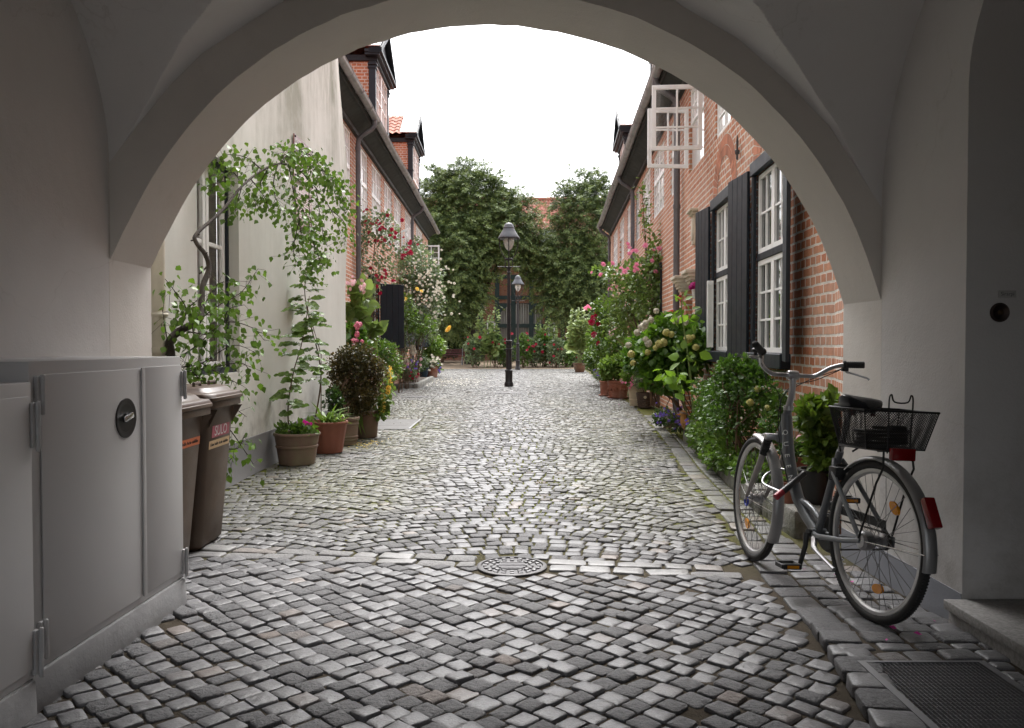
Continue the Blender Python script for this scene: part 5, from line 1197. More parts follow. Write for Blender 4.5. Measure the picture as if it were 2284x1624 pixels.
P_red = petal('red_petal', (.22, .004, .018), (.38, .010, .035)); P_white = petal('white_petal', (.52, .50, .41), (.66, .63, .55)); P_yel = petal('yellow_petal', (.75, .52, .06), (.82, .70, .25)); P_pink = petal('pink_petal', (.62, .16, .28), (.75, .36, .46)); P_mag = petal('magenta_petal', (.50, .01, .22), (.62, .05, .35)); P_pale = petal('pale_pink_petal', (.70, .45, .50), (.78, .6, .62)); P_cor = petal('coral_petal', (.65, .06, .09), (.7, .18, .16)); P_vio = petal('violet_petal', (.16, .10, .45), (.28, .18, .6)); P_lime = petal('lime_flower', (.42, .46, .12), (.6, .5, .25))
m_terra = M('terracotta', (.28, .105, .065), .8, var=.2, vs=6, bmp=.3, dirt=(.30, .20, .15)); m_terraold = M('weathered_terracotta', (.19, .125, .095), .9, var=.22, vs=4, bmp=.4, dirt=(.16, .15, .09), dirts=4); m_plas = M('terracotta_plastic', (.22, .075, .045), .55, var=.1); m_brownpot = M('brown_pot_glaze', (.17, .095, .06), .6, var=.25, dirt=(.10, .09, .05)); m_bluepot = M('dark_blue_glaze', (.02, .04, .06), .2); m_blackpot = M('black_pot', (.012, .012, .013), .4); m_stonepot = M('cast_stone', (.46, .40, .29), .85, var=.2, bmp=.4); m_wick = M('dark_wicker', (.055, .035, .025), .7, var=.3)
def pot(t, x, y, r, h, rb, m, z0=0, rimh=.045, rimo=.012, bands=(), flute=0, sides=28, name='pot'):
    prof = [(rb * .9, 0), (rb, .008)]
    for k in range(1, 9): f = k / 8; prof.append((rb + (r - rimo - rb) * f, .008 + (h - rimh - .008) * f))
    for b in bands:
        i = min(range(len(prof)), key=lambda q: abs(prof[q][1] - h * b)); rr = rb + (r - rimo - rb) * b; prof[i:i + 1] = [(rr, h * b - .014), (rr + .008, h * b - .008), (rr + .008, h * b + .006), (rr, h * b + .012)]
    prof += [(r - rimo * .3, h - rimh), (r, h - rimh + .006), (r, h - .008), (r - .006, h), (r - .022, h), (r - .028, h - .03), (r - .04, h - .07)]
    mb = MB(); mb.lathe(prof, (x, y, z0), sides if not flute else flute * 4)
    if flute:
        for i, v in enumerate(mb.v):
            k = i % (flute * 4)
            if v[2] < z0 + h - rimh - .001 and v[2] > z0 + .02 and k % 4 == 0: mb.v[i] = (x + (v[0] - x) * .972, y + (v[1] - y) * .972, v[2])
    o = mb.build(name, m, t, smooth=45)
    mb = MB(); mb.lathe([(r - .035, h - .045), (r * .5, h - .035), (.0, h - .03)], (x, y, z0), 20, cap=False); mb.build('soil', m_soil, t); return o
def pinnate(name, stemparts, parent, size, m, every=.055, start=.25, rl=.24):
    P = []; D = []; Nn = []; S = []; mb = MB()
    for path in stemparts:
        path = [Vector(p) for p in path]; seg = [(b - a).length for a, b in zip(path, path[1:])]; tot = sum(seg); s = tot * start
        while s < tot:
            q = s; i = 0
            while i < len(seg) - 1 and q > seg[i]: q -= seg[i]; i += 1
            p = path[i].lerp(path[i + 1], q / seg[i]); a = rnd.uniform(0, 6.28); d = Vector((math.cos(a), math.sin(a) - .25, rnd.uniform(-.05, .45))).normalized(); L = rl * rnd.uniform(.6, 1.15); pts = [p + d * (L * k / 5) - Vector((0, 0, .12 * L * (k / 5) ** 2 * 2.2)) for k in range(6)]; mb.tube(pts, .0016, 4, cap=False)
            sd = d.cross(Vector((0, 0, 1))).normalized()
            for k in range(2, 12):
                f = k / 11; j = min(4, int(f * 5)); pp = pts[j].lerp(pts[j + 1], f * 5 - j)
                for e in (-1, 1):
                    P.append(pp); D.append(sd * e + d * .35 + Vector((0, 0, -.15 + rnd.gauss(0, .15)))); Nn.append(Vector((rnd.gauss(0, .35), -.75 + rnd.gauss(0, .35), .75))); S.append(size * rnd.uniform(.7, 1.15) * (1 - .35 * abs(f - .5)))
            s += every * rnd.uniform(.7, 1.3)
    st = mb.build('leaf_stalk', m_stem, parent, smooth=60)
    return bulk(name, *LEAF, frames(np.array(D), np.array(Nn), np.array(S), 1.25), np.array(P), m, parent)
# ---------------------------------------------------------------- the arching tree by the plaster wall
tr = thing('arching_tree', 'young leafy tree with crooked trunk arching along the plaster wall', 'tree', at(385, 1000, 5.5) * 1)
tr.location = (at(385, 800, 5.5).x, 5.55, 0)
X = lambda L: [at(*p) for p in L]
trunk = [Vector((tr.location.x + .03, 5.55, 0)), Vector((tr.location.x, 5.5, .6))] + X([(382, 800, 5.5), (378, 765, 5.5), (398, 740, 5.55), (442, 716, 5.6), (450, 690, 5.7), (452, 640, 5.8), (466, 600, 5.9), (458, 568, 5.9), (437, 540, 5.9), (440, 520, 5.95), (495, 470, 6.3), (540, 415, 6.7), (585, 380, 7.1), (625, 365, 7.4), (665, 378, 7.9), (705, 420, 8.6), (738, 468, 9.1), (760, 520, 9.3)])
mb = MB(); rr = [.032, .030, .029, .028, .027, .023, .020, .020, .019, .017, .015, .013, .012, .010, .009, .008, .007, .006, .004, .003]; tk = smoothp(trunk, 4); mb.tube(tk, np.interp(np.linspace(0, 19, len(tk)), range(20), rr), 9)
for i in (30, 33, 36, 38, 41, 44): mb.tube([tk[i], tk[i] + Vector((rnd.gauss(0, .03), -.02, rnd.gauss(0, .03)))], [.008, .005], 6)
mb.build('trunk', m_bark, tr, smooth=60)
tw = [[(585, 380, 7.1), (550, 352, 7.0), (505, 345, 6.8), (468, 362, 6.6)], [(540, 415, 6.7), (520, 385, 6.6), (490, 400, 6.5), (470, 425, 6.4)], [(625, 365, 7.4), (650, 340, 7.7), (690, 345, 8.2), (720, 380, 8.6), (735, 410, 8.8)], [(665, 378, 7.9), (700, 372, 8.3), (740, 400, 8.8), (768, 450, 9.2)],
      [(705, 420, 8.6), (712, 470, 8.7), (720, 520, 8.8), (730, 550, 8.9)], [(645, 370, 7.7), (655, 430, 7.8), (668, 490, 7.9), (672, 540, 7.9)], [(620, 365, 7.4), (610, 410, 7.4), (618, 450, 7.4), (640, 475, 7.5)], [(600, 372, 7.2), (575, 420, 7.1), (570, 455, 7.1)], [(690, 400, 8.3), (690, 470, 8.4), (700, 530, 8.5), (700, 580, 8.6), (690, 625, 8.6)],
      [(655, 430, 7.8), (690, 500, 8.2), (705, 560, 8.4), (720, 590, 8.5)], [(668, 490, 7.9), (655, 550, 8.0), (660, 590, 8.0)], [(738, 468, 9.1), (770, 500, 9.3), (768, 545, 9.3)], [(720, 380, 8.6), (750, 410, 9.0), (772, 470, 9.3)], [(690, 345, 8.2), (660, 335, 7.9), (640, 345, 7.7)], [(540, 415, 6.7), (530, 450, 6.7), (525, 470, 6.7)], [(560, 400, 6.9), (590, 440, 7.1), (600, 470, 7.2)]]
lo = [[(400, 740, 5.55), (415, 690, 5.4), (390, 650, 5.35), (368, 622, 5.3)], [(415, 690, 5.4), (440, 670, 5.35)], [(445, 712, 5.6), (490, 680, 5.7), (540, 650, 5.9), (575, 600, 6.1)], [(450, 690, 5.7), (480, 640, 5.8), (500, 628, 5.8)], [(395, 800, 5.5), (440, 770, 5.6), (500, 720, 5.7), (560, 730, 5.8), (590, 760, 5.9)], [(395, 820, 5.5), (450, 810, 5.6), (520, 770, 5.8), (575, 790, 5.9)], [(400, 830, 5.5), (470, 820, 5.7), (540, 810, 5.8), (560, 840, 5.8)],
      [(440, 770, 5.6), (430, 720, 5.5), (470, 700, 5.6)], [(500, 720, 5.7), (510, 690, 5.7), (545, 680, 5.8)], [(380, 800, 5.5), (370, 740, 5.4), (362, 690, 5.3)], [(450, 810, 5.6), (500, 840, 5.7), (540, 860, 5.8)], [(495, 860, 5.65), (520, 905, 5.7), (550, 930, 5.75)], [(490, 930, 5.6), (525, 975, 5.7), (565, 1035, 5.8)], [(490, 1000, 5.6), (530, 1000, 5.7), (545, 970, 5.7)], [(495, 1040, 5.65), (520, 1020, 5.7)], [(420, 740, 5.5), (480, 750, 5.6), (540, 760, 5.7)], [(430, 830, 5.5), (450, 850, 5.5)]]
mb = MB(); P = []; D = []; Sz = []
for group, dens, off, sz in ((tw, 150, .07, .050), (lo, 105, .062, .046)):
    for L in group:
        pts = smoothp(X(L), 5); mb.tube(pts, np.linspace(.0055, .0018, len(pts)), 5)
        ln = sum((b - a).length for a, b in zip(pts, pts[1:]))
        for k in range(int(dens * (.5 if group is lo and min(p_.z for p_ in pts) < .75 else 1) * max(.35, ln))):
            i = rnd.randrange(1, len(pts)); o = Vector((rnd.gauss(0, off), rnd.gauss(0, off * 1.3), rnd.gauss(-.02, off * .9))); p = pts[i] + o
            if p.x < -2.42: p.x = -2.42 + rnd.uniform(0, .05)
            P.append(p); D.append(o.normalized() * .5 + Vector((rnd.gauss(0, .4), rnd.gauss(0, .4), -.75))); Sz.append(sz * rnd.uniform(.65, 1.25))
            if k % 3 == 0: mb.tube([pts[i], p], [.0016, .001], 4, cap=False)
mb.build('twigs', m_bark, tr, smooth=60)
BIRCH = ([(0, 0, 0), (-.40, .25, .04), (-.36, .5, .06), (0, 1, -.1), (.36, .5, .06), (.40, .25, .04), (0, .45, -.04)], LEAF[1])
n = len(P); bulk('foliage', *BIRCH, frames(np.array(D), rng.normal(size=(n, 3)) * .7 + np.array([0, -.4, .5]), np.array(Sz)), np.array(P), G_birch, tr)
# ---------------------------------------------------------------- pots in front of the plaster wall
def potted(label, x, y, cat='potted plant', name='potted_plant', z=0): return thing(name, label, cat, (x, y, z))
t = potted('weathered terracotta pot with a tall feathery leaved sapling', -2.19, 8.32); pot(t, -2.19, 8.32, .234, .325, .178, m_terraold, bands=(.58,), rimh=.03)
sa = X([(644, 956, 8.3), (643, 905, 8.3), (654, 833, 8.3), (672, 771, 8.35), (683, 711, 8.4), (690, 660, 8.4)]); mb = MB(); mb.tube(smoothp(sa, 4), np.linspace(.009, .003, 21), 7); mb.build('stem', m_stemb, t)
pinnate('foliage', [sa], t, .068, G_light, .038, .12, .25)
leaves('underplanting', [((-2.25, 8.3, .36), (.15, .12, .06), 130), ((-2.08, 8.25, .38), (.12, .1, .07), 140)], .06, G_mid, t, up=.3); flowers('flower', [(-2.05, 8.16, .43), (-2.02, 8.2, .42), (-2.08, 8.18, .445)], [(0, -1, .5)] * 3, .035, P_mag, t)
t = potted('smooth orange brown plastic pot with a tall pinnate stem and grassy leaves', -2.08, 9.22); pot(t, -2.08, 9.22, .23, .355, .165, m_plas, flute=14, rimh=.03)
sb = X([(704, 930, 9.2), (716, 850, 9.2), (710, 791, 9.2), (698, 745, 9.2), (682, 673, 9.15), (681, 628, 9.1), (694, 560, 9.1)]); mb = MB(); mb.tube(smoothp(sb, 4), np.linspace(.010, .003, 25), 7); mb.tube([sb[0] + Vector((.05, .05, 0)), sb[2] + Vector((.02, .05, 0)), sb[4]], [.006, .005, .003], 6); mb.build('stem', m_stemb, t); pinnate('foliage', [sb], t, .068, G_light, .046, .22, .23)
n = 46; P = np.tile([[-2.06, 9.2, .34]], (n, 1)) + rng.normal(0, .05, (n, 3)) * [1, 1, .2]; bulk('grass_leaves', *BLADE, frames(rng.normal(size=(n, 3)) * [1, 1, .2] + [.35, -.3, .55], np.tile([[0, 0, 1.]], (n, 1)) + rng.normal(0, .2, (n, 3)), rng.uniform(.18, .38, n), .8), P, G_light, t)
t = potted('ribbed terracotta pot holding a broad dark bronze shrub', -2.06, 9.95); pot(t, -2.06, 9.95, .205, .34, .17, m_terraold, bands=(.2, .3, .75), rimh=.04)
lb = [el(795, 830, 10.4, 58, 55, 3600), el(760, 820, 10.3, 34, 36, 900), el(838, 835, 10.4, 28, 42, 900), el(795, 790, 10.4, 45, 26, 900), el(800, 882, 10.25, 48, 26, 1300), el(770, 870, 10.3, 26, 30, 500), el(795, 905, 10.2, 40, 24, 900), el(752, 880, 10.1, 22, 34, 500), el(762, 880, 10.2, 26, 30, 400)]
leaves('foliage', lb, .034, G_bronze, t, out=.9); stems('stem', (-2.06, 9.95, .3), [l[0] for l in lb] + [at(800, 800, 10.4)], .012, m_stemb, t, .03, .03)
leaves('trailing_ivy', [el(745, 895, 9.9, 22, 32, 260)], .055, G_dark, t)
t = potted('square shouldered brown pot with a small box bush and yellow flower spikes', -1.94, 10.75); pot(t, -1.94, 10.75, .20, .36, .165, m_brownpot, bands=(.82,), rimh=.05)
lb = [el(806, 895, 10.6, 26, 32, 900), el(825, 880, 10.6, 20, 24, 400), el(790, 905, 10.5, 14, 14, 200)]
leaves('foliage', lb, .04, G_dark, t); leaves('leafy_shoots', [el(855, 885, 10.8, 20, 34, 160), el(845, 920, 10.7, 20, 16, 90), el(868, 850, 11, 10, 22, 60)], .075, G_light, t)
P = []; D = []
for px, py, h in ((870, 835, 40), (856, 900, 44), (866, 870, 20), (848, 915, 18)):
    for k in range(60): a = rnd.uniform(0, 6.28); P.append(at(px + 5 * math.cos(a) * rnd.random() - .2 * (py - py), py + rnd.uniform(-h / 2, h / 2), 10.7 + .03 * math.sin(a))); D.append((math.cos(a), math.sin(a), .3))
flowers('yellow_spike', P, D, .02, P_yel, t); 
mb = MB(); 
for px, py in ((870, 835), (856, 900)): mb.tube([(-1.9, 10.75, .35), at(px - 12, 925, 10.7), at(px, py + 20, 10.7), at(px, py - 20, 10.7)], .004, 5)
mb.build('stem', m_stem, t)
n = 10; bulk('hanging_blade', *BLADE, frames(rng.normal(size=(n, 3)) * .3 + [.2, -.5, -.6], np.tile([[0, -1., .5]], (n, 1)), rng.uniform(.2, .4, n)), np.tile([[-1.97, 10.6, .40]], (n, 1)) + rng.normal(0, .05, (n, 3)), G_light, t)
# ---------------------------------------------------------------- generic shrub
def shrub(name, label, cat, base, lobes, size, m, fl=(), stemr=.008, nst=7, tpl=LEAF, droop=0., group=None, wid=1., stm=None, shell=.45, up=.6):
    t = thing(name, label, cat, base, group); leaves('foliage', lobes, size, m, t, tpl, droop, up, wid, shell)
    tips = [Vector(lobes[i % len(lobes)][0]) + Vector([rnd.gauss(0, .4) * r for r in lobes[i % len(lobes)][1]]) for i in range(nst)]
    if nst: stems('stem', base, tips, stemr, stm or m_stemb, t)
    for nm, spec, sz, pm, tp in fl:
        if isinstance(spec, int): P_, D_ = on_lobes(lobes, spec)
        else: P_ = [at(*q) for q in spec]; D_ = [(rnd.gauss(0, .4), -.8, rnd.uniform(0, .8)) for q in spec]
        flowers(nm, P_, D_, sz, pm, t, tp)
    return t
def gpt(px, Y): v = at(px, 800, Y); return (v.x, Y, 0)
def around(px, py, Y, sx, sy, n): return [(px + rnd.gauss(0, sx), py + rnd.gauss(0, sy), Y + rnd.gauss(0, .15)) for _ in range(n)]
# left side of the lane
shrub('hydrangea', 'pink hydrangea squeezed between the plaster corner and the bronze shrub', 'hydrangea', gpt(792, 13.2), [el(792, 755, 13.2, 22, 34, 260), el(805, 790, 13.2, 30, 30, 300)], .12, G_hyd, [('flower_head', around(795, 735, 12.9, 7, 13, 9) + around(790, 765, 12.9, 5, 10, 8), .065, P_pink, MOP)])
t = shrub('hollyhock', 'pale pink hollyhock with big round leaves at the plaster corner', 'hollyhock', gpt(800, 14), [el(800, 715, 14, 26, 30, 46), el(822, 745, 14, 22, 26, 40), el(790, 690, 14, 14, 30, 26), el(812, 660, 14, 20, 40, 26)], .24, G_holly, [('flower', around(784, 630, 13.8, 7, 6, 12) + around(812, 640, 13.8, 7, 8, 14) + [(778, 660, 13.8), (782, 645, 13.8)], .06, P_pale, ROSE)], .010, 5, stm=m_stem)
shrub('climbing_rose', 'tall red climbing rose on the left brick wall', 'rose', gpt(815, 17.5), [el(845, 505, 17.5, 38, 42, 330), el(805, 520, 17.2, 28, 50, 260), el(800, 590, 17, 20, 50, 170), el(852, 590, 17.8, 28, 50, 200), el(870, 525, 18, 22, 38, 140), el(790, 470, 17, 14, 24, 50), el(826, 640, 17.2, 20, 36, 120)], .075, G_grey, [('flower', around(838, 508, 17, 12, 9, 6) + around(858, 505, 17, 14, 9, 5) + around(842, 535, 17, 10, 10, 4) + around(850, 618, 17.2, 14, 10, 6) + [(800, 545, 17), (795, 552, 17), (808, 560, 17), (783, 552, 17), (818, 468, 17), (870, 545, 17.4), (865, 480, 17.4), (848, 655, 17), (825, 695, 17), (880, 530, 17.6), (812, 472, 17)] + around(845, 515, 17, 22, 16, 12) + around(855, 620, 17, 16, 10, 8), .07, P_red, ROSE)], .013, 10)
shrub('climbing_rose', 'red rose spray flowering above the white rose bush', 'rose', gpt(885, 20.5), [el(900, 565, 20.5, 22, 22, 110), el(885, 600, 20.5, 18, 40, 120)], .08, G_grey, [('flower', around(912, 566, 20.2, 11, 4, 8) + around(917, 550, 20.2, 5, 5, 5) + around(905, 570, 20.2, 8, 3, 6), .09, P_red, ROSE)], .01, 5)
shrub('rose_bush', 'large white flowering rose bush spilling into the lane on the left', 'rose', gpt(925, 24.5), [el(935, 610, 24, 48, 62, 1500), el(955, 665, 24, 38, 60, 1100), el(900, 650, 24, 32, 80, 1000), el(925, 560, 25, 30, 32, 450), el(965, 620, 24, 26, 40, 400), el(900, 740, 24, 34, 50, 700), el(948, 730, 24.5, 34, 38, 600)], .085, G_grey, [('flower', around(955, 620, 22.9, 26, 30, 75) + around(975, 640, 23, 12, 26, 28) + around(905, 585, 23, 18, 14, 10) + around(945, 665, 22.8, 24, 20, 26) + around(965, 700, 23.4, 18, 14, 20), .066, P_white, ROSE)], .014, 9)
shrub('rose_bush', 'yellow rose with a few large blooms below the white rose bush', 'rose', gpt(905, 22.5), [el(905, 700, 22.3, 26, 46, 420), el(940, 725, 22.5, 36, 22, 260)], .09, G_mid, [('flower', [(1000, 735, 22.3), (996, 738, 22.3), (1003, 731, 22.3), (930, 645, 22.2), (868, 663, 22.2), (903, 668, 22.2), (940, 650, 22.2)], .12, P_yel, ROSE)], .011, 6)
shrub('green_shrub', 'loose light green shrub beside the open dark shutter', 'shrub', gpt(850, 15), [el(850, 790, 15, 42, 34, 1500), el(815, 785, 14.6, 26, 30, 600), el(870, 820, 15.5, 30, 28, 700)], .06, G_mid, [], .008, 6, SMALL)
shrub('white_lily', 'white lilies under the yellow rose', 'flower', gpt(895, 24), [el(895, 790, 24, 22, 26, 160)], .16, G_light, [('flower', around(900, 775, 23.8, 14, 5, 9) + around(905, 795, 23.8, 10, 10, 6) + [(888, 768, 23.8), (893, 765, 23.8)], .17, P_white, ROSE)], .007, 6, BLADE, stm=m_stem)
shrub('bedding_plants', 'mixed bedding plants in the kerbed bed on the left', 'flowers', gpt(895, 24.4), [el(880, 825, 23.8, 26, 20, 500), el(905, 832, 24, 24, 16, 450), el(920, 820, 25, 18, 18, 300)], .09, G_grey, [('pink_flower', around(900, 812, 23.6, 16, 6, 12), .08, P_pale, ROSE), ('red_flower', around(922, 835, 23.8, 8, 5, 7), .08, P_red, ROSE), ('violet_flower', around(925, 812, 23.8, 8, 8, 12), .06, P_vio, ROSE)], .005, 8, stm=m_stem)
shrub('round_bush', 'round dark bush behind the blue flower pot', 'shrub', gpt(930, 29), [el(930, 805, 29, 24, 28, 1300)], .07, G_dark, [], .01, 4, SMALL)
shrub('glossy_shrub', 'light glossy shrub above the pots at the far left', 'shrub', gpt(955, 31), [el(955, 775, 31, 38, 28, 900), el(945, 800, 31, 24, 18, 300)], .14, G_light, [], .014, 7)
t = potted('blue glazed pot with grey foliage at the far end of the left row', -3.2, 29.9); v = at(944, 834, 29.9); t.location = (v.x, 29.9, 0); pot(t, v.x, 29.9, .24, .38, .15, m_bluepot); leaves('foliage', [el(946, 812, 29.9, 16, 13, 420)], .08, G_grey, t, tpl=SMALL)
v = at(963, 834, 30.2); t = potted('terracotta pot of white flowers beside the blue glazed pot', v.x, 30.2); pot(t, v.x, 30.2, .25, .42, .20, m_terra); leaves('foliage', [el(965, 812, 30.2, 18, 10, 300)], .1, G_mid, t); flowers('flower', [at(*q) for q in around(966, 808, 30, 10, 6, 40)], [(0, -.6, .7)] * 40, .1, P_white, t)
shrub('violet_plant', 'small violet flowering clump at the foot of the terracotta pot', 'flower', gpt(978, 31.5), [el(978, 823, 31.5, 8, 8, 80)], .09, G_mid, [('flower', around(978, 820, 31.3, 4, 4, 30), .07, P_vio, ROSE)], .004, 3)
kb = thing('bed_kerb', 'low stone kerb edging the planted bed on the left', 'kerb', (-2.9, 24, 0)); mb = MB(); y = 22.6
while y < 28: mb.box(-2.72 - .02 * (y - 22.6), -2.60 - .02 * (y - 22.6), y, y + .78, -.02, .13 + rnd.uniform(-.01, .01)); y += .8
for k in range(1): mb.box(-3.3, -2.73, 22.6, 22.72, -.02, .13)
mb.build('kerb_stone', M('mossy_kerb_stone', (.2, .2, .18), .9, var=.25, bmp=.5), kb, bevel=.015)
mb = MB(); mb.box(-3.32, -2.73, 22.73, 28, -.02, .10); mb.build('soil', m_soil, kb)
# ---------------------------------------------------------------- right hand planter
m_kst = M('rough_planter_stone', (.20, .195, .18), .9, var=.3, vs=9, bmp=1, bs=28, bd=.02, dirt=(.10, .11, .06))
kb = thing('planter_kerb', 'rough stone planter edge with step block on the right behind the bicycle', 'kerb', (1.95, 8, 0)); mb = MB(); y = 6.35
while y < 10.4:
    l = rnd.uniform(.3, .5); xa = lerpline(PLANT, y); xb = lerpline(PLANT, y + l); h = rnd.uniform(.115, .14)
    mb.hexa([(xa, y, -.03), (xa + .13, y, -.03), (xb + .13, y + l - .01, -.03), (xb, y + l - .01, -.03), (xa + .008, y, h), (xa + .13, y, h), (xb + .13, y + l - .01, h), (xb + .008, y + l - .01, h)]); y += l
mb.box(1.78, 2.02, 5.14, 5.38, -.03, .17); y = 5.39
while y < 6.33: l = rnd.uniform(.14, .2); mb.box(1.79 + rnd.uniform(-.01, .01), 1.96, y, min(6.34, y + l) - .008, -.03, .145 + rnd.uniform(-.01, .01)); y += l
mb.build('kerb_stone', m_kst, kb, bevel=.016)
mb = MB(); mb.grid([[(lerpline(PLANT, y) + .13 + f * (fR.c + fR.m * y - lerpline(PLANT, y) - .13), y, .10 + .03 * math.sin(f * 3) + rnd.uniform(-.008, .008)) for f in np.linspace(0, 1, 6)] for y in np.linspace(5.3, 14, 50)]); mb.build('soil', m_soil, kb)
mb = MB(); mb.box(1.97, 2.26, 5.5, 6.25, .12, .155); mb.build('slab', m_steel, kb, bevel=.004)
shrub('box_shrub', 'bushy dark green shrub below the near shuttered window', 'shrub', (2.08, 7.2, .1), [el(1652, 862, 7.2, 44, 34, 1000, .3), el(1610, 890, 7.6, 46, 40, 900, .3), el(1695, 880, 6.9, 34, 46, 800, .25), el(1640, 935, 7.3, 74, 42, 1300, .28), el(1625, 845, 7.3, 20, 26, 330, .15), el(1680, 842, 7.0, 18, 26, 330, .15), el(1590, 865, 7.9, 16, 24, 240, .15), el(1580, 900, 8.2, 30, 50, 800, .3), el(1625, 822, 7.3, 22, 26, 500, .2), el(1672, 830, 7.1, 26, 26, 500, .2), el(1640, 812, 7.2, 8, 20, 110, .08), el(1662, 806, 7.1, 8, 18, 110, .08), el(1700, 838, 6.9, 8, 20, 110, .08), el(1600, 835, 7.6, 10, 22, 130, .08), el(1560, 865, 8.4, 14, 22, 160, .1), el(1735, 900, 6.6, 20, 34, 360, .15), el(1722, 950, 6.5, 26, 34, 400, .15)], .042, leafmat('shrub_leaf', (.042, .10, .016), (.085, .17, .03), .4), [('flower_head', [(1673, 898, 6.75), (1712, 910, 6.6), (1748, 945, 6.5), (1690, 868, 6.8)], .05, P_lime, MOP)], .010, 14, SMALL)
shrub('ground_cover', 'low leafy ground cover hanging over the planter edge', 'plant', (2.0, 8.0, .1), [((2.04, 7.9, .2), (.19, .6, .15), 1500), ((2.02, 7.2, .19), (.19, .5, .13), 1100), ((1.99, 6.6, .18), (.19, .36, .13), 900), ((2.10, 8.8, .22), (.18, .6, .17), 1300), ((2.15, 6.4, .3), (.12, .3, .2), 500), ((2.22, 9.4, .3), (.14, .5, .22), 800), ((1.92, 7.6, .15), (.1, .5, .09), 420)], .05, G_mid, [('white_flower', 8, .02, P_white, ROSE)], .005, 8)
shrub('violet_ground_cover', 'small leaved ground cover with violet flowers around the ceramic duck', 'plant', (2.2, 11, .1), [el(1480, 930, 11.8, 24, 20, 700, .3), el(1515, 945, 11, 28, 20, 700, .3), el(1560, 960, 10, 30, 22, 700, .3), el(1600, 985, 9.2, 30, 18, 500, .3)], .042, G_dark, [('violet_flower', around(1480, 925, 11.5, 12, 10, 20) + around(1512, 930, 10.7, 12, 14, 26) + around(1560, 945, 9.8, 16, 10, 14), .032, P_vio, ROSE)], .004, 10, SMALL)
shrub('hydrangea', 'big white hydrangea with lime flower heads in front of the right house', 'hydrangea', (2.4, 10.8, .05), [el(1490, 790, 10.8, 74, 58, 1300, .4), el(1440, 790, 11.2, 46, 48, 650, .4), el(1545, 780, 10.4, 40, 55, 700, .35), el(1500, 735, 10.8, 56, 32, 600, .35), el(1415, 800, 11.6, 26, 34, 300, .3), el(1490, 850, 10.6, 60, 24, 360, .35)], .10, G_hyd, [('white_head', [(1440, 722, 10.4), (1452, 714, 10.4), (1432, 730, 10.4), (1505, 714, 10.4), (1514, 712, 10.4), (1464, 694, 10.6), (1440, 757, 10.3), (1446, 766, 10.3), (1421, 742, 10.6), (1528, 718, 10.2), (1402, 770, 10.9)], .098, P_white, MOP), ('lime_head', [(1486, 742, 10.2), (1497, 746, 10.2), (1470, 768, 10.2), (1480, 764, 10.2), (1462, 776, 10.2), (1445, 786, 10.3), (1535, 756, 9.9), (1545, 752, 9.9), (1552, 775, 9.8), (1412, 810, 10.6), (1408, 790, 10.7)], .085, P_lime, MOP)], .010, 18)
t = shrub('hollyhock', 'single tall green hollyhock stalk in front of the white hydrangea', 'hollyhock', (at(1545, 950, 9.6).x, 9.6, .1), [el(1525, 668, 9.6, 14, 8, 5, .1), el(1502, 702, 9.6, 20, 12, 6, .1), el(1540, 702, 9.6, 20, 12, 6, .1), el(1553, 722, 9.6, 22, 10, 5, .1), el(1525, 785, 9.5, 22, 20, 7, .1), el(1500, 835, 9.5, 34, 20, 14, .15), el(1520, 860, 9.5, 26, 22, 12, .12), el(1545, 790, 9.5, 20, 16, 4, .1)], .13, leafmat('bright_hollyhock_leaf', (.12, .24, .03), (.19, .32, .06), .5, trans=.4), [], .009, 0)
mb = MB(); mb.tube(smoothp(X([(1550, 975, 9.6), (1545, 900, 9.6), (1540, 840, 9.6), (1530, 760, 9.6), (1520, 700, 9.6), (1522, 655, 9.6)]), 4), np.linspace(.015, .005, 21), 8); mb.tube(X([(1545, 960, 9.6), (1515, 870, 9.5), (1510, 815, 9.5)]), .005, 6); mb.build('stem', m_stem, t)
# duck
dv = at(1537, 948, 10.4); dk = thing('duck_figurine', 'orange brown ceramic duck figurine sitting in the planter', 'figurine', (dv.x, 10.4, .1))
m_duck = M('orange_glazed_duck', (.50, .25, .08), .4, var=.2); k = 10.4 / F
mb = MB(); bx0 = Vector((dv.x, 10.4, .12)); G = []
for u, r, z in ((-.13, .005, .115), (-.11, .03, .10), (-.06, .06, .085), (0, .075, .08), (.05, .07, .085), (.085, .05, .10), (.10, .035, .13), (.098, .032, .16), (.10, .042, .19), (.10, .044, .215), (.10, .03, .243), (.10, .004, .25)): pass
mb.sphere(bx0 + Vector((.02, 0, .07)), (.12, .075, .075), 16, 10); mb.tube([bx0 + Vector((.08, 0, .10)), bx0 + Vector((.14, 0, .14)), bx0 + Vector((.155, 0, .155))], [.05, .03, .01], 10)
mb.tube([bx0 + Vector((-.06, 0, .09)), bx0 + Vector((-.075, 0, .16)), bx0 + Vector((-.075, 0, .2))], [.055, .038, .035], 12); b_ = mb.build('body', m_duck, dk, smooth=60)
mb = MB(); mb.sphere(bx0 + Vector((-.08, 0, .215)), (.048, .043, .045), 14, 9); hd = mb.build('head', m_duck, dk, smooth=60)
mb = MB(); mb.lathe([(.048, -.012), (.05, 0), (.046, .012)], bx0 + Vector((-.078, 0, .228)), 18, (.25, 0, 1)); mb.build('head_band', M('grey_brown_band', (.28, .2, .16), .5), dk)
mb = MB(); mb.sphere(bx0 + Vector((-.135, 0, .205)), (.028, .022, .009), 10, 6); mb.build('bill', M('orange_bill', (.6, .22, .04), .4), dk)
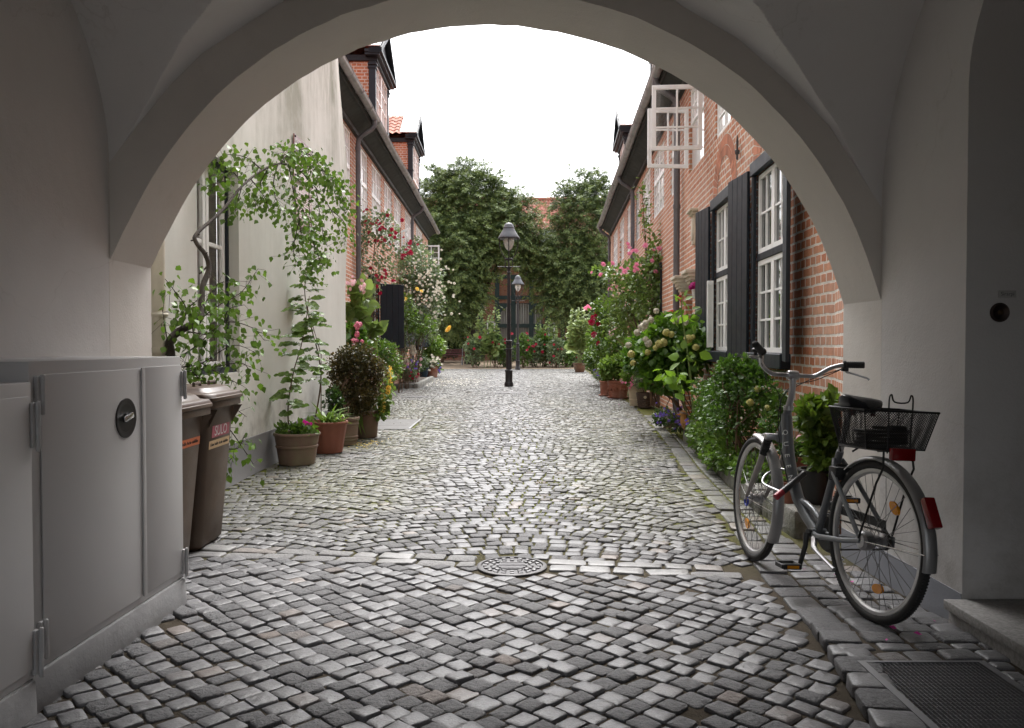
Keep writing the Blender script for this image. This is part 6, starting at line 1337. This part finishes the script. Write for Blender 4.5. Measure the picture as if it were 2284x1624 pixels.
# pots next to the step
v = at(1838, 1108, 5.35); t = potted('black plastic pot with tall leafy shoots by the brick corner', 2.02, 5.42); pot(t, 2.02, 5.42, .125, .24, .095, m_blackpot, z0=.155, rimh=.02, rimo=.004)
leaves('foliage', [el(1835, 980, 5.4, 36, 40, 340, .12), el(1815, 930, 5.4, 34, 40, 300, .12), el(1850, 910, 5.4, 26, 26, 130, .1), el(1840, 1030, 5.35, 34, 24, 150, .1), el(1868, 885, 5.45, 12, 14, 40, .05)], .075, leafmat('chrysanthemum_leaf', (.07, .135, .02), (.12, .2, .035), .5), t, up=.3, wid=.8); stems('stem', (2.02, 5.42, .36), [at(1830, 920, 5.4), at(1850, 900, 5.4), at(1815, 950, 5.4), at(1868, 890, 5.45), at(1840, 980, 5.35)], .0045, m_stemb, t, .012, .03)
t = potted('tall terracotta pot of pale pink flowers behind the bicycle frame', 2.02, 5.85); pot(t, 2.02, 5.85, .115, .27, .085, m_terra, z0=.155, rimh=.05)
leaves('foliage', [((2.02, 5.83, .46), (.12, .1, .08), 200)], .05, G_dark, t); flowers('flower_head', [at(1795, 985, 5.75), at(1808, 990, 5.75), at(1785, 980, 5.8), at(1800, 975, 5.8)], [(0, -.7, .6)] * 4, .05, P_pale, t, MOP)
t = potted('second terracotta pot mostly hidden by the bicycle', 1.872, 5.5); pot(t, 1.872, 5.5, .07, .15, .055, m_terra, z0=.145, rimh=.03); leaves('foliage', [((1.872, 5.5, .33), (.09, .08, .06), 120)], .035, G_light, t)
# ---------------------------------------------------------------- right side farther on
shrub('climbing_rose', 'tall pink climbing rose on the right wall between the downpipes', 'rose', (2.75, 15.5, .05), [el(1470, 590, 15.5, 36, 66, 620, .5), el(1430, 620, 16, 44, 52, 620, .5), el(1380, 615, 17, 48, 26, 330, .5), el(1400, 670, 16.5, 46, 46, 560, .5), el(1455, 680, 15.5, 44, 48, 560, .4), el(1440, 480, 15.6, 14, 60, 80, .2), el(1425, 420, 15.6, 10, 24, 16, .1), el(1490, 530, 15.4, 18, 50, 120, .2), el(1345, 605, 17.4, 28, 12, 90, .3), el(1380, 720, 17, 40, 34, 340, .5)], .085, leafmat('rose_leaf', (.08, .145, .03), (.17, .25, .07), .4), [('flower', around(1388, 603, 16.3, 5, 4, 7) + around(1410, 562, 16, 8, 6, 5) + around(1440, 590, 15.3, 20, 14, 10) + around(1498, 500, 15.2, 9, 9, 9) + around(1500, 560, 15.2, 8, 8, 8) + [(1345, 590, 17), (1340, 613, 17), (1366, 588, 17), (1320, 608, 17.2), (1360, 645, 16.8), (1440, 548, 15.3), (1470, 555, 15.2), (1400, 545, 16), (1376, 640, 16.6)], .085, P_pink, ROSE)], .014, 16)
shrub('rose_bush', 'lower pink and red rose thicket under the climbing rose', 'rose', (3.0, 20.5, 0), [el(1350, 700, 20.5, 36, 40, 560, .5), el(1335, 760, 21, 26, 40, 420, .5), el(1380, 770, 19.5, 36, 36, 480, .5)], .10, G_mid, [('pink_flower', around(1365, 742, 19.6, 10, 6, 7), .13, P_pale, ROSE), ('red_flower', around(1320, 715, 20.2, 5, 5, 6) + around(1322, 755, 20.2, 4, 6, 4) + around(1330, 700, 20.2, 5, 10, 4), .12, P_red, ROSE)], .012, 8)
shrub('hollyhock', 'broad leaved hollyhock growing up beside the climbing rose', 'hollyhock', (2.7, 17.6, 0), [el(1405, 700, 17.6, 26, 60, 60, .4), el(1420, 760, 17.2, 24, 30, 36, .4)], .21, G_holly, [('flower', around(1415, 770, 17, 6, 5, 4), .1, P_pale, ROSE)], .012, 4, stm=m_stem)
shrub('leafy_shrub', 'dark leafy shrub at the kerb on the far right', 'shrub', (2.95, 24.5, 0), [el(1325, 800, 24.5, 22, 30, 900, .5), el(1345, 790, 23.5, 24, 34, 800, .5)], .10, G_mid, [('white_flower', around(1338, 830, 23.6, 6, 5, 8), .09, P_white, ROSE)], .01, 5)
shrub('lavender', 'grey green lavender tuft at the kerb before the terracotta pots', 'lavender', (2.65, 21.5, 0), [el(1340, 838, 21.2, 16, 11, 320, .2)], .14, G_grey, [('violet_flower', around(1340, 832, 21, 8, 4, 26), .04, P_vio, ROSE)], .004, 5, BLADE)
t = potted('large ornate terracotta pot with pale green plant by the right kerb', at(1378, 870, 18.6).x, 18.6); x_ = t.location.x; pot(t, x_, 18.6, .25, .40, .20, m_terra, bands=(.35, .72), rimh=.06)
mb = MB()
for k in range(18): a = 2 * math.pi * k / 18; mb.sphere((x_ + .228 * math.cos(a), 18.6 + .228 * math.sin(a), .2), (.022, .022, .035), 8, 5)
mb.build('relief', m_terra, t, smooth=60)
mb = MB(); mb.lathe([(.23, 0), (.25, .03), (.24, .03)], (x_, 18.6, 0), 24); mb.build('saucer', m_terra, t)
leaves('foliage', [el(1370, 820, 18.6, 34, 24, 1100, .35), el(1390, 808, 18.6, 22, 22, 500, .3), el(1355, 825, 18.6, 16, 16, 300, .25)], .09, G_light, t); stems('stem', (x_, 18.6, .36), [at(1370, 820, 18.6), at(1390, 808, 18.6), at(1355, 825, 18.6)], .006, m_stem, t); flowers('flower_head', [at(1404, 815, 18.4), at(1410, 812, 18.4)], [(0, -.7, .6)] * 2, .1, P_pale, t, MOP)
v = at(1353, 870, 19.3); t = potted('smaller terracotta pot half behind the ornate pot', v.x, 19.3); pot(t, v.x, 19.3, .17, .36, .14, m_terra); leaves('foliage', [el(1350, 842, 19.3, 12, 8, 120, .15)], .08, G_mid, t)
mb = MB(); mb.lathe([(.17, 0), (.20, .03), (.19, .035)], (v.x, 19.3, 0), 20); mb.build('saucer', m_terra, t)
v = at(1422, 880, 16.2); t = potted('pale cast stone planter with trailing pink flowers on the right', v.x, 16.2); pot(t, v.x, 16.2, .20, .42, .15, m_stonepot, bands=(.3, .8), rimh=.05); leaves('foliage', [el(1408, 838, 16.1, 22, 20, 300, .2), el(1425, 830, 16.2, 18, 18, 240, .2)], .085, G_light, t); flowers('flower', [at(*q) for q in around(1405, 850, 15.9, 8, 8, 24)], [(0, -.8, .4)] * 24, .05, P_pink, t)
v = at(1438, 885, 15.6); t = potted('dark woven basket pot with an oval tag standing before the hydrangea', v.x, 15.6); x_ = v.x
mb = MB(); prof = [(.10, 0)] + [(.115 + .045 * k / 14 + (.006 if k % 2 else 0), .01 + .28 * k / 14) for k in range(15)] + [(.165, .30), (.15, .30), (.14, .25)]; mb.lathe(prof, (x_, 15.6, 0), 36)
for i, q in enumerate(mb.v):
    if (i // 36 + i % 36) % 2: mb.v[i] = (x_ + (q[0] - x_) * 1.025, 15.6 + (q[1] - 15.6) * 1.025, q[2])
mb.build('basket', m_wick, t, smooth=0)
mb = MB(); mb.lathe([(.028, 0), (.028, .004)], (x_ - .02, 15.435, .22), 16, (0, -1, 0)); mb.build('tag', m_stonepot, t)
leaves('foliage', [el(1438, 850, 15.6, 26, 18, 700, .2), el(1425, 840, 15.6, 16, 14, 250, .2)], .05, G_grey, t, tpl=SMALL); flowers('flower', [at(*q) for q in around(1430, 838, 15.4, 14, 7, 22)], [(0, -.7, .5)] * 22, .045, P_pale, t)
# hanging geraniums
v = at(1553, 655, 11.3); t = potted('small white pot of magenta geranium hung beside the shutter', v.x, 11.2, z=v.z - .1); v = at(1553, 655, 11.2); pot(t, v.x, 11.2, .068, .13, .05, M('white_glaze', (.75, .75, .75), .25), z0=v.z - .07, rimh=.015, rimo=.004, sides=20)
mb = MB(); mb.tube([(v.x + .02, 11.2, v.z + .02), fR.P(11.2, v.z + .03, .0)], .008, 6); mb.build('hook', m_iron, t)
leaves('foliage', [el(1552, 636, 11.2, 11, 8, 70, .05)], .055, G_mid, t); flowers('flower_head', [at(1541, 641, 11.1), at(1547, 637, 11.1), at(1557, 630, 11.1)], [(0, -.8, .4)] * 3, .075, P_mag, t, MOP)
v = at(1528, 735, 12.9); t = potted('terracotta trough of coral geraniums on a ledge by the downpipe', v.x, 12.8, z=v.z); mb = MB(); mb.box(v.x - .1, v.x + .2, 12.65, 12.95, v.z - .09, v.z + .06); mb.build('trough', m_terra, t, bevel=.012)
mb = MB(); mb.obox((v.x + .1, 12.8, v.z - .12), (.2, 0, 0), (0, .02, 0), (0, 0, .02)); mb.build('bracket', m_iron, t)
leaves('foliage', [el(1528, 705, 12.8, 20, 18, 170, .12)], .075, G_mid, t); flowers('flower_head', [at(*q) for q in ((1535, 672, 12.6), (1536, 684, 12.6), (1518, 664, 12.7), (1498, 698, 12.7), (1522, 668, 12.7), (1494, 702, 12.7))], [(0, -.8, .4)] * 6, .1, P_cor, t, MOP)
# ---------------------------------------------------------------- garden court
def spire(label, px, Y, tops, base, z0=0):
    v = gpt(px, Y); t = thing('hollyhock', label, 'hollyhock', (v[0], Y, z0), 'tall hollyhocks before the gate'); P_ = []; D_ = []; S_ = []; mb = MB(); FP = []
    for (tx, ty, lx) in tops:
        b = Vector((at(lx, 800, Y).x, Y, z0)); e = at(tx, ty, Y); pts = [b.lerp(e, f) + Vector((.05 * math.sin(f * 3), 0, 0)) for f in np.linspace(0, 1, 7)]; mb.tube(pts, np.linspace(.02, .008, 7), 6); L = (e - b).length
        for k in range(110):
            f = rnd.uniform(.22, 1) ** .9; p = b.lerp(e, f); a = rnd.uniform(0, 6.28); d = Vector((math.cos(a), math.sin(a), rnd.uniform(-.2, .5))); sz = .42 * (1 - f) + .11; P_.append(p + d * sz * .5); D_.append(d); S_.append(sz * rnd.uniform(.7, 1.2))
    n = len(P_); mb.build('stem', m_stem, t); bulk('foliage', *LEAF, frames(np.array(D_), rng.normal(size=(n, 3)) * .4 + [0, -.4, .7], np.array(S_), 1.3), np.array(P_), leafmat('pale_hollyhock_leaf', (.19, .27, .09), (.30, .38, .16), .5), t); return t
spire('pair of tall pale hollyhock spires at the left end of the rose bed', 1082, 41.8, [(1070, 692, 1080), (1108, 685, 1092), (1095, 705, 1086)], 820)
spire('hollyhock spires rising behind the middle of the rose bed', 1215, 43, [(1224, 712, 1215), (1200, 722, 1210), (1238, 728, 1222), (1208, 735, 1213)], 815)
vh = at(1293, 830, 35.9); th = spire('tall hollyhocks growing in a brown pot at the right of the lane', 1293, 35.9, [(1280, 690, 1290), (1296, 688, 1294), (1308, 700, 1297), (1286, 720, 1292)], 830, .4)
t = th; mb = MB(); mb.lathe([(.18, -.4), (.2, -.38), (.26, -.2), (.285, -.05), (.31, -.03), (.31, 0), (.27, 0), (.26, -.05)], (vh.x, 35.9, .4), 24); mb.build('pot', m_brownpot, th); flowers('flower', [at(1311, 683, 35.7), at(1306, 688, 35.7), at(1313, 688, 35.7)], [(0, -.8, .4)] * 3, .2, P_pink, th)
ords = ['first', 'second', 'third', 'fourth', 'fifth', 'sixth', 'seventh', 'eighth', 'ninth']
bedc = [(1058, 785, 26, 30), (1108, 778, 22, 34), (1128, 790, 20, 28), (1168, 780, 22, 36), (1190, 785, 22, 32), (1215, 775, 24, 38), (1240, 785, 22, 32), (1262, 790, 20, 28), (1278, 785, 18, 34)]
for i, (px, py, rx, ry) in enumerate(bedc):
    Y = 41.8 + .5 * (i % 3); b = gpt(px, Y); v = (b[0], Y, garden_z(Y))
    fl = around(px, py - 8, Y - .7, rx * .5, ry * .55, 4); fl += [(px + rnd.gauss(0, rx * .4), py - ry * 1.0, Y - .4)] if i in (1, 3, 8) else []
    shrub('rose_bush', 'red rose bush %s from the left in the rear rose bed' % ords[i], 'rose', v, [el(px, py, Y, rx, ry, 620, .55), el(px + rnd.uniform(-8, 8), py - ry * .5, Y, rx * .6, ry * .5, 200, .4)], .13, G_mid if i % 2 else G_grey, [('flower', fl, .13, P_red, ROSE)], .016, 8, group='red roses of the rear bed')
# yews
def yew(label, px, Y, lobes, tops):
    b = gpt(px, Y); t = thing('yew_tree', label, 'tree', (b[0], Y, garden_z(Y)), 'dark yews before the rear house'); b = Vector((b[0], Y, garden_z(Y)))
    mb = MB(); mb.tube([b, b + Vector((.1, 0, 2)), b + Vector((0, .1, 4.5)), b + Vector((.2, 0, 7))], [.38, .32, .22, .08], 12)
    for c, r, n in lobes[:8]: mb.tube([b + Vector((.05, 0, 1.6 + rnd.random() * 2)), (b + Vector((0, 0, 3))).lerp(Vector(c), .6), Vector(c)], [.13, .08, .03], 8)
    mb.build('trunk', m_bark, t, smooth=60)
    T = {0: ([], [], [], []), 1: ([], [], [], [])}
    for c, r, n in lobes + tops:
        c = np.array(c); r = np.array(r); area = r[0] * r[2]
        m_ = max(14, int(area * 105)); pc, dc = ell(m_, c, r, .35)
        for p, d in zip(pc, dc):     # one feathery spray: many fine sprigs along a curved shoot
            k = 60; upw = .5 if d[2] > .1 else .12
            tip = np.array([d[0] * .8 + rnd.gauss(0, .4), d[1] * .8 - .2 + rnd.gauss(0, .35), .3 * d[2] + upw + rnd.gauss(0, .3)]); tip /= np.linalg.norm(tip); L = rnd.uniform(.6, 1.45)
            f = rng.random(k); q = p + tip * (f * L)[:, None] + rng.normal(0, 1, (k, 3)) * (.060 * (1.25 - f))[:, None]; lat = np.cross(tip, [rnd.gauss(0, .3), rnd.gauss(0, .3), 1.]); lat /= np.linalg.norm(lat) + 1e-6; q += lat * (rng.uniform(-1, 1, k) * .42 * L * (1 - .85 * f))[:, None]; q[:, 2] -= .38 * f * f * L
            dd = tip * .9 + rng.normal(0, .45, (k, 3)); dd[:, 2] -= .7 * f
            new = f > .62
            for g, kk in ((0, ~new), (1, new)):
                t_ = T[g]; t_[0].append(q[kk]); t_[1].append(dd[kk]); t_[2].append((rng.normal(0, .5, (k, 3)) + [0, -.2, 1])[kk]); t_[3].append(rng.uniform(.10, .20, k)[kk])
    for g, nm, mt in ((0, 'foliage', G_yew), (1, 'young_shoots', G_yewtip)):
        q, dd, nn, ss = (np.concatenate(x) for x in T[g]); k = q[:, 2] > b.z + .35; bulk(nm, *SPRIG, frames(dd[k], nn[k], ss[k]), q[k], mt, t)
    return t
yew('broad dark yew left of the lamps with a ragged top', 1050, 46.5, [el(1050, 470, 46, 72, 74, 1, 1.6), el(1000, 470, 46.5, 44, 80, 1, 1.5), el(1108, 510, 46, 52, 66, 1, 1.4), el(1020, 570, 45.5, 76, 90, 1, 1.9), el(1085, 545, 45.6, 62, 50, 1, 1.6), el(965, 570, 46.5, 34, 110, 1, 1.4), el(1145, 530, 46.5, 36, 48, 1, 1.1), el(1005, 680, 45.6, 56, 62, 1, 1.7), el(1045, 650, 46, 30, 60, 1, 1.2), el(960, 690, 47, 30, 80, 1, 1.2), el(1165, 545, 46.7, 32, 42, 1, 1.1)], [el(1025, 385, 46, 7, 26, 1, .3), el(1052, 378, 46, 7, 24, 1, .3), el(972, 400, 46.3, 7, 28, 1, .3), el(1110, 425, 46, 7, 26, 1, .3), el(1155, 450, 46.2, 8, 26, 1, .3), el(1185, 470, 46.4, 7, 22, 1, .3), el(1060, 395, 46, 10, 26, 1, .4), el(1095, 425, 46, 12, 30, 1, .4), el(1140, 455, 46.3, 12, 28, 1, .4), el(1003, 425, 46.3, 12, 36, 1, .4), el(1042, 405, 46, 18, 32, 1, .6), el(985, 410, 46.5, 16, 34, 1, .6), el(1075, 425, 46, 22, 34, 1, .6), el(1118, 450, 46, 18, 30, 1, .6), el(1168, 475, 46.5, 20, 24, 1, .5), el(960, 440, 46.5, 14, 34, 1, .5), el(1015, 400, 46, 12, 22, 1, .5)])
yew('narrower dark yew right of the lamps in front of the tiled roof', 1290, 46.5, [el(1300, 500, 46, 46, 80, 1, 1.5), el(1335, 530, 46.5, 32, 110, 1, 1.4), el(1262, 560, 46, 38, 70, 1, 1.3), el(1295, 620, 45.7, 66, 76, 1, 1.7), el(1232, 620, 46, 34, 66, 1, 1.2), el(1330, 680, 46.5, 40, 90, 1, 1.4), el(1208, 580, 46.6, 22, 50, 1, .9), el(1250, 690, 46, 34, 40, 1, 1.2)], [el(1245, 430, 46, 6, 34, 1, .3), el(1285, 412, 46, 8, 24, 1, .3), el(1320, 408, 46.2, 8, 24, 1, .3), el(1345, 415, 46.4, 7, 24, 1, .3), el(1302, 428, 46, 22, 36, 1, .7), el(1258, 470, 46, 12, 50, 1, .5), el(1335, 430, 46.5, 18, 34, 1, .6), el(1196, 545, 46.7, 14, 30, 1, .5), el(1180, 600, 46.8, 16, 36, 1, .5)])
shrub('evergreen_shrub', 'dark evergreen shrub filling the shade behind the left bench', 'shrub', (-4.2, 49, .1), [el(1000, 755, 49, 46, 42, 2200, 1), el(960, 745, 48.5, 34, 50, 1400, 1)], .22, G_dark, [], .03, 5)
shrub('evergreen_shrub', 'dark evergreen shrub behind the right bench under the yew', 'shrub', (5.2, 49.3, .1), [el(1330, 755, 49.3, 44, 46, 2200, 1), el(1285, 765, 49.5, 22, 34, 700, .8)], .22, G_dark, [], .03, 5)
# fallen petals and leaves
def litter(name, label, pts, size, m):
    P_ = np.array([(x, y, z) for x, y, z in pts]); n = len(P_); o = bulk(name, *SMALL, frames(rng.normal(size=(n, 3)) * [1, 1, .15], np.tile([[0, 0, 1.]], (n, 1)) + rng.normal(0, .25, (n, 3)), size * rng.uniform(.6, 1.4, n), 1.2), P_, m); return tag(o, label, 'petals', None, 'stuff')
pt_ = [(-2.0 + rnd.gauss(0, .55), 26.5 + rnd.gauss(0, 1.6), .007) for _ in range(420)]; litter('fallen_petals', 'white rose petals scattered on the cobbles below the white rose', pt_, .05, P_white)
pt_ = [(at(825 + rnd.gauss(0, 22), 800, 10.2).x, 10.0 + rnd.gauss(0, .25), .008) for _ in range(90)]; litter('fallen_petals', 'yellow petals scattered on the cobbles beside the brown pot', pt_, .025, P_yel)
pt_ = [(rnd.uniform(1.45, 1.85), rnd.uniform(3.2, 4.6), .05 if True else 0) for _ in range(7)] + [(rnd.uniform(1.9, 2.5), rnd.uniform(15, 19), .01) for _ in range(16)]; litter('fallen_petals', 'a few dark pink petals near the bicycle and the right kerb', [(x, y, sidez(y) + .009 if y < 5 else .009) for x, y, z in pt_], .026, P_mag)
# moss and weeds in the joints
pts = []
for _ in range(4200):
    y = rnd.uniform(4.9, 13); x = rnd.uniform(lerpline(LEFT, y) + .1, lerpline(KERB, y) - .05)
    if math.sin(x * 2.3 + 1) * math.sin(y * 1.1) + rnd.gauss(0, .5) > .35 or x < lerpline(LEFT, y) + .5: pts.append((x, y, -.012))
n = len(pts); o = bulk('moss_tufts', *SMALL, frames(rng.normal(size=(n, 3)) * [1, 1, .3] + [0, 0, .7], rng.normal(size=(n, 3)), rng.uniform(.014, .030, n)), np.array(pts), leafmat('moss', (.10, .11, .02), (.17, .17, .05), .8)); tag(o, 'moss and tiny weeds growing in the cobble joints', 'moss', None, 'stuff')
# ================================================================== LIGHT
w = bpy.data.worlds.new('World'); sc.world = w; w.use_nodes = True; nt = w.node_tree; bg = nt.nodes['Background']
sky = nt.nodes.new('ShaderNodeTexSky'); sky.sky_type = 'NISHITA'; sky.sun_disc = False; SE, SR = RAD(60), RAD(6)
sky.sun_elevation = SE; sky.sun_rotation = SR; sky.air_density = 1.0; sky.dust_density = 5.0; sky.ozone_density = 1.0
nt.links.new(hsv(nt, sky.outputs[0], 1.0, .5, .22), bg.inputs['Color']); bg.inputs['Strength'].default_value = .14
sun = bpy.data.lights.new('sun', 'SUN'); sun.energy = .5; sun.angle = RAD(40); sun.color = (1, .98, .95); so = bpy.data.objects.new('sun', sun); COL.objects.link(so)
d = Vector((math.sin(SR) * math.cos(SE), math.cos(SR) * math.cos(SE), math.sin(SE))); so.rotation_euler = (-d).to_track_quat('-Z', 'Y').to_euler(); so.location = d * 50
vs = sc.view_settings; vs.view_transform = 'Standard'; vs.look = 'None'; vs.gamma = 1; vs.use_curve_mapping = False; vs.exposure = 2.05
cy = sc.cycles; cy.use_denoising = True; cy.denoiser = 'OPENIMAGEDENOISE'; cy.max_bounces = 10; cy.diffuse_bounces = 6; cy.transparent_max_bounces = 16; cy.sample_clamp_indirect = 6; cy.use_adaptive_sampling = False
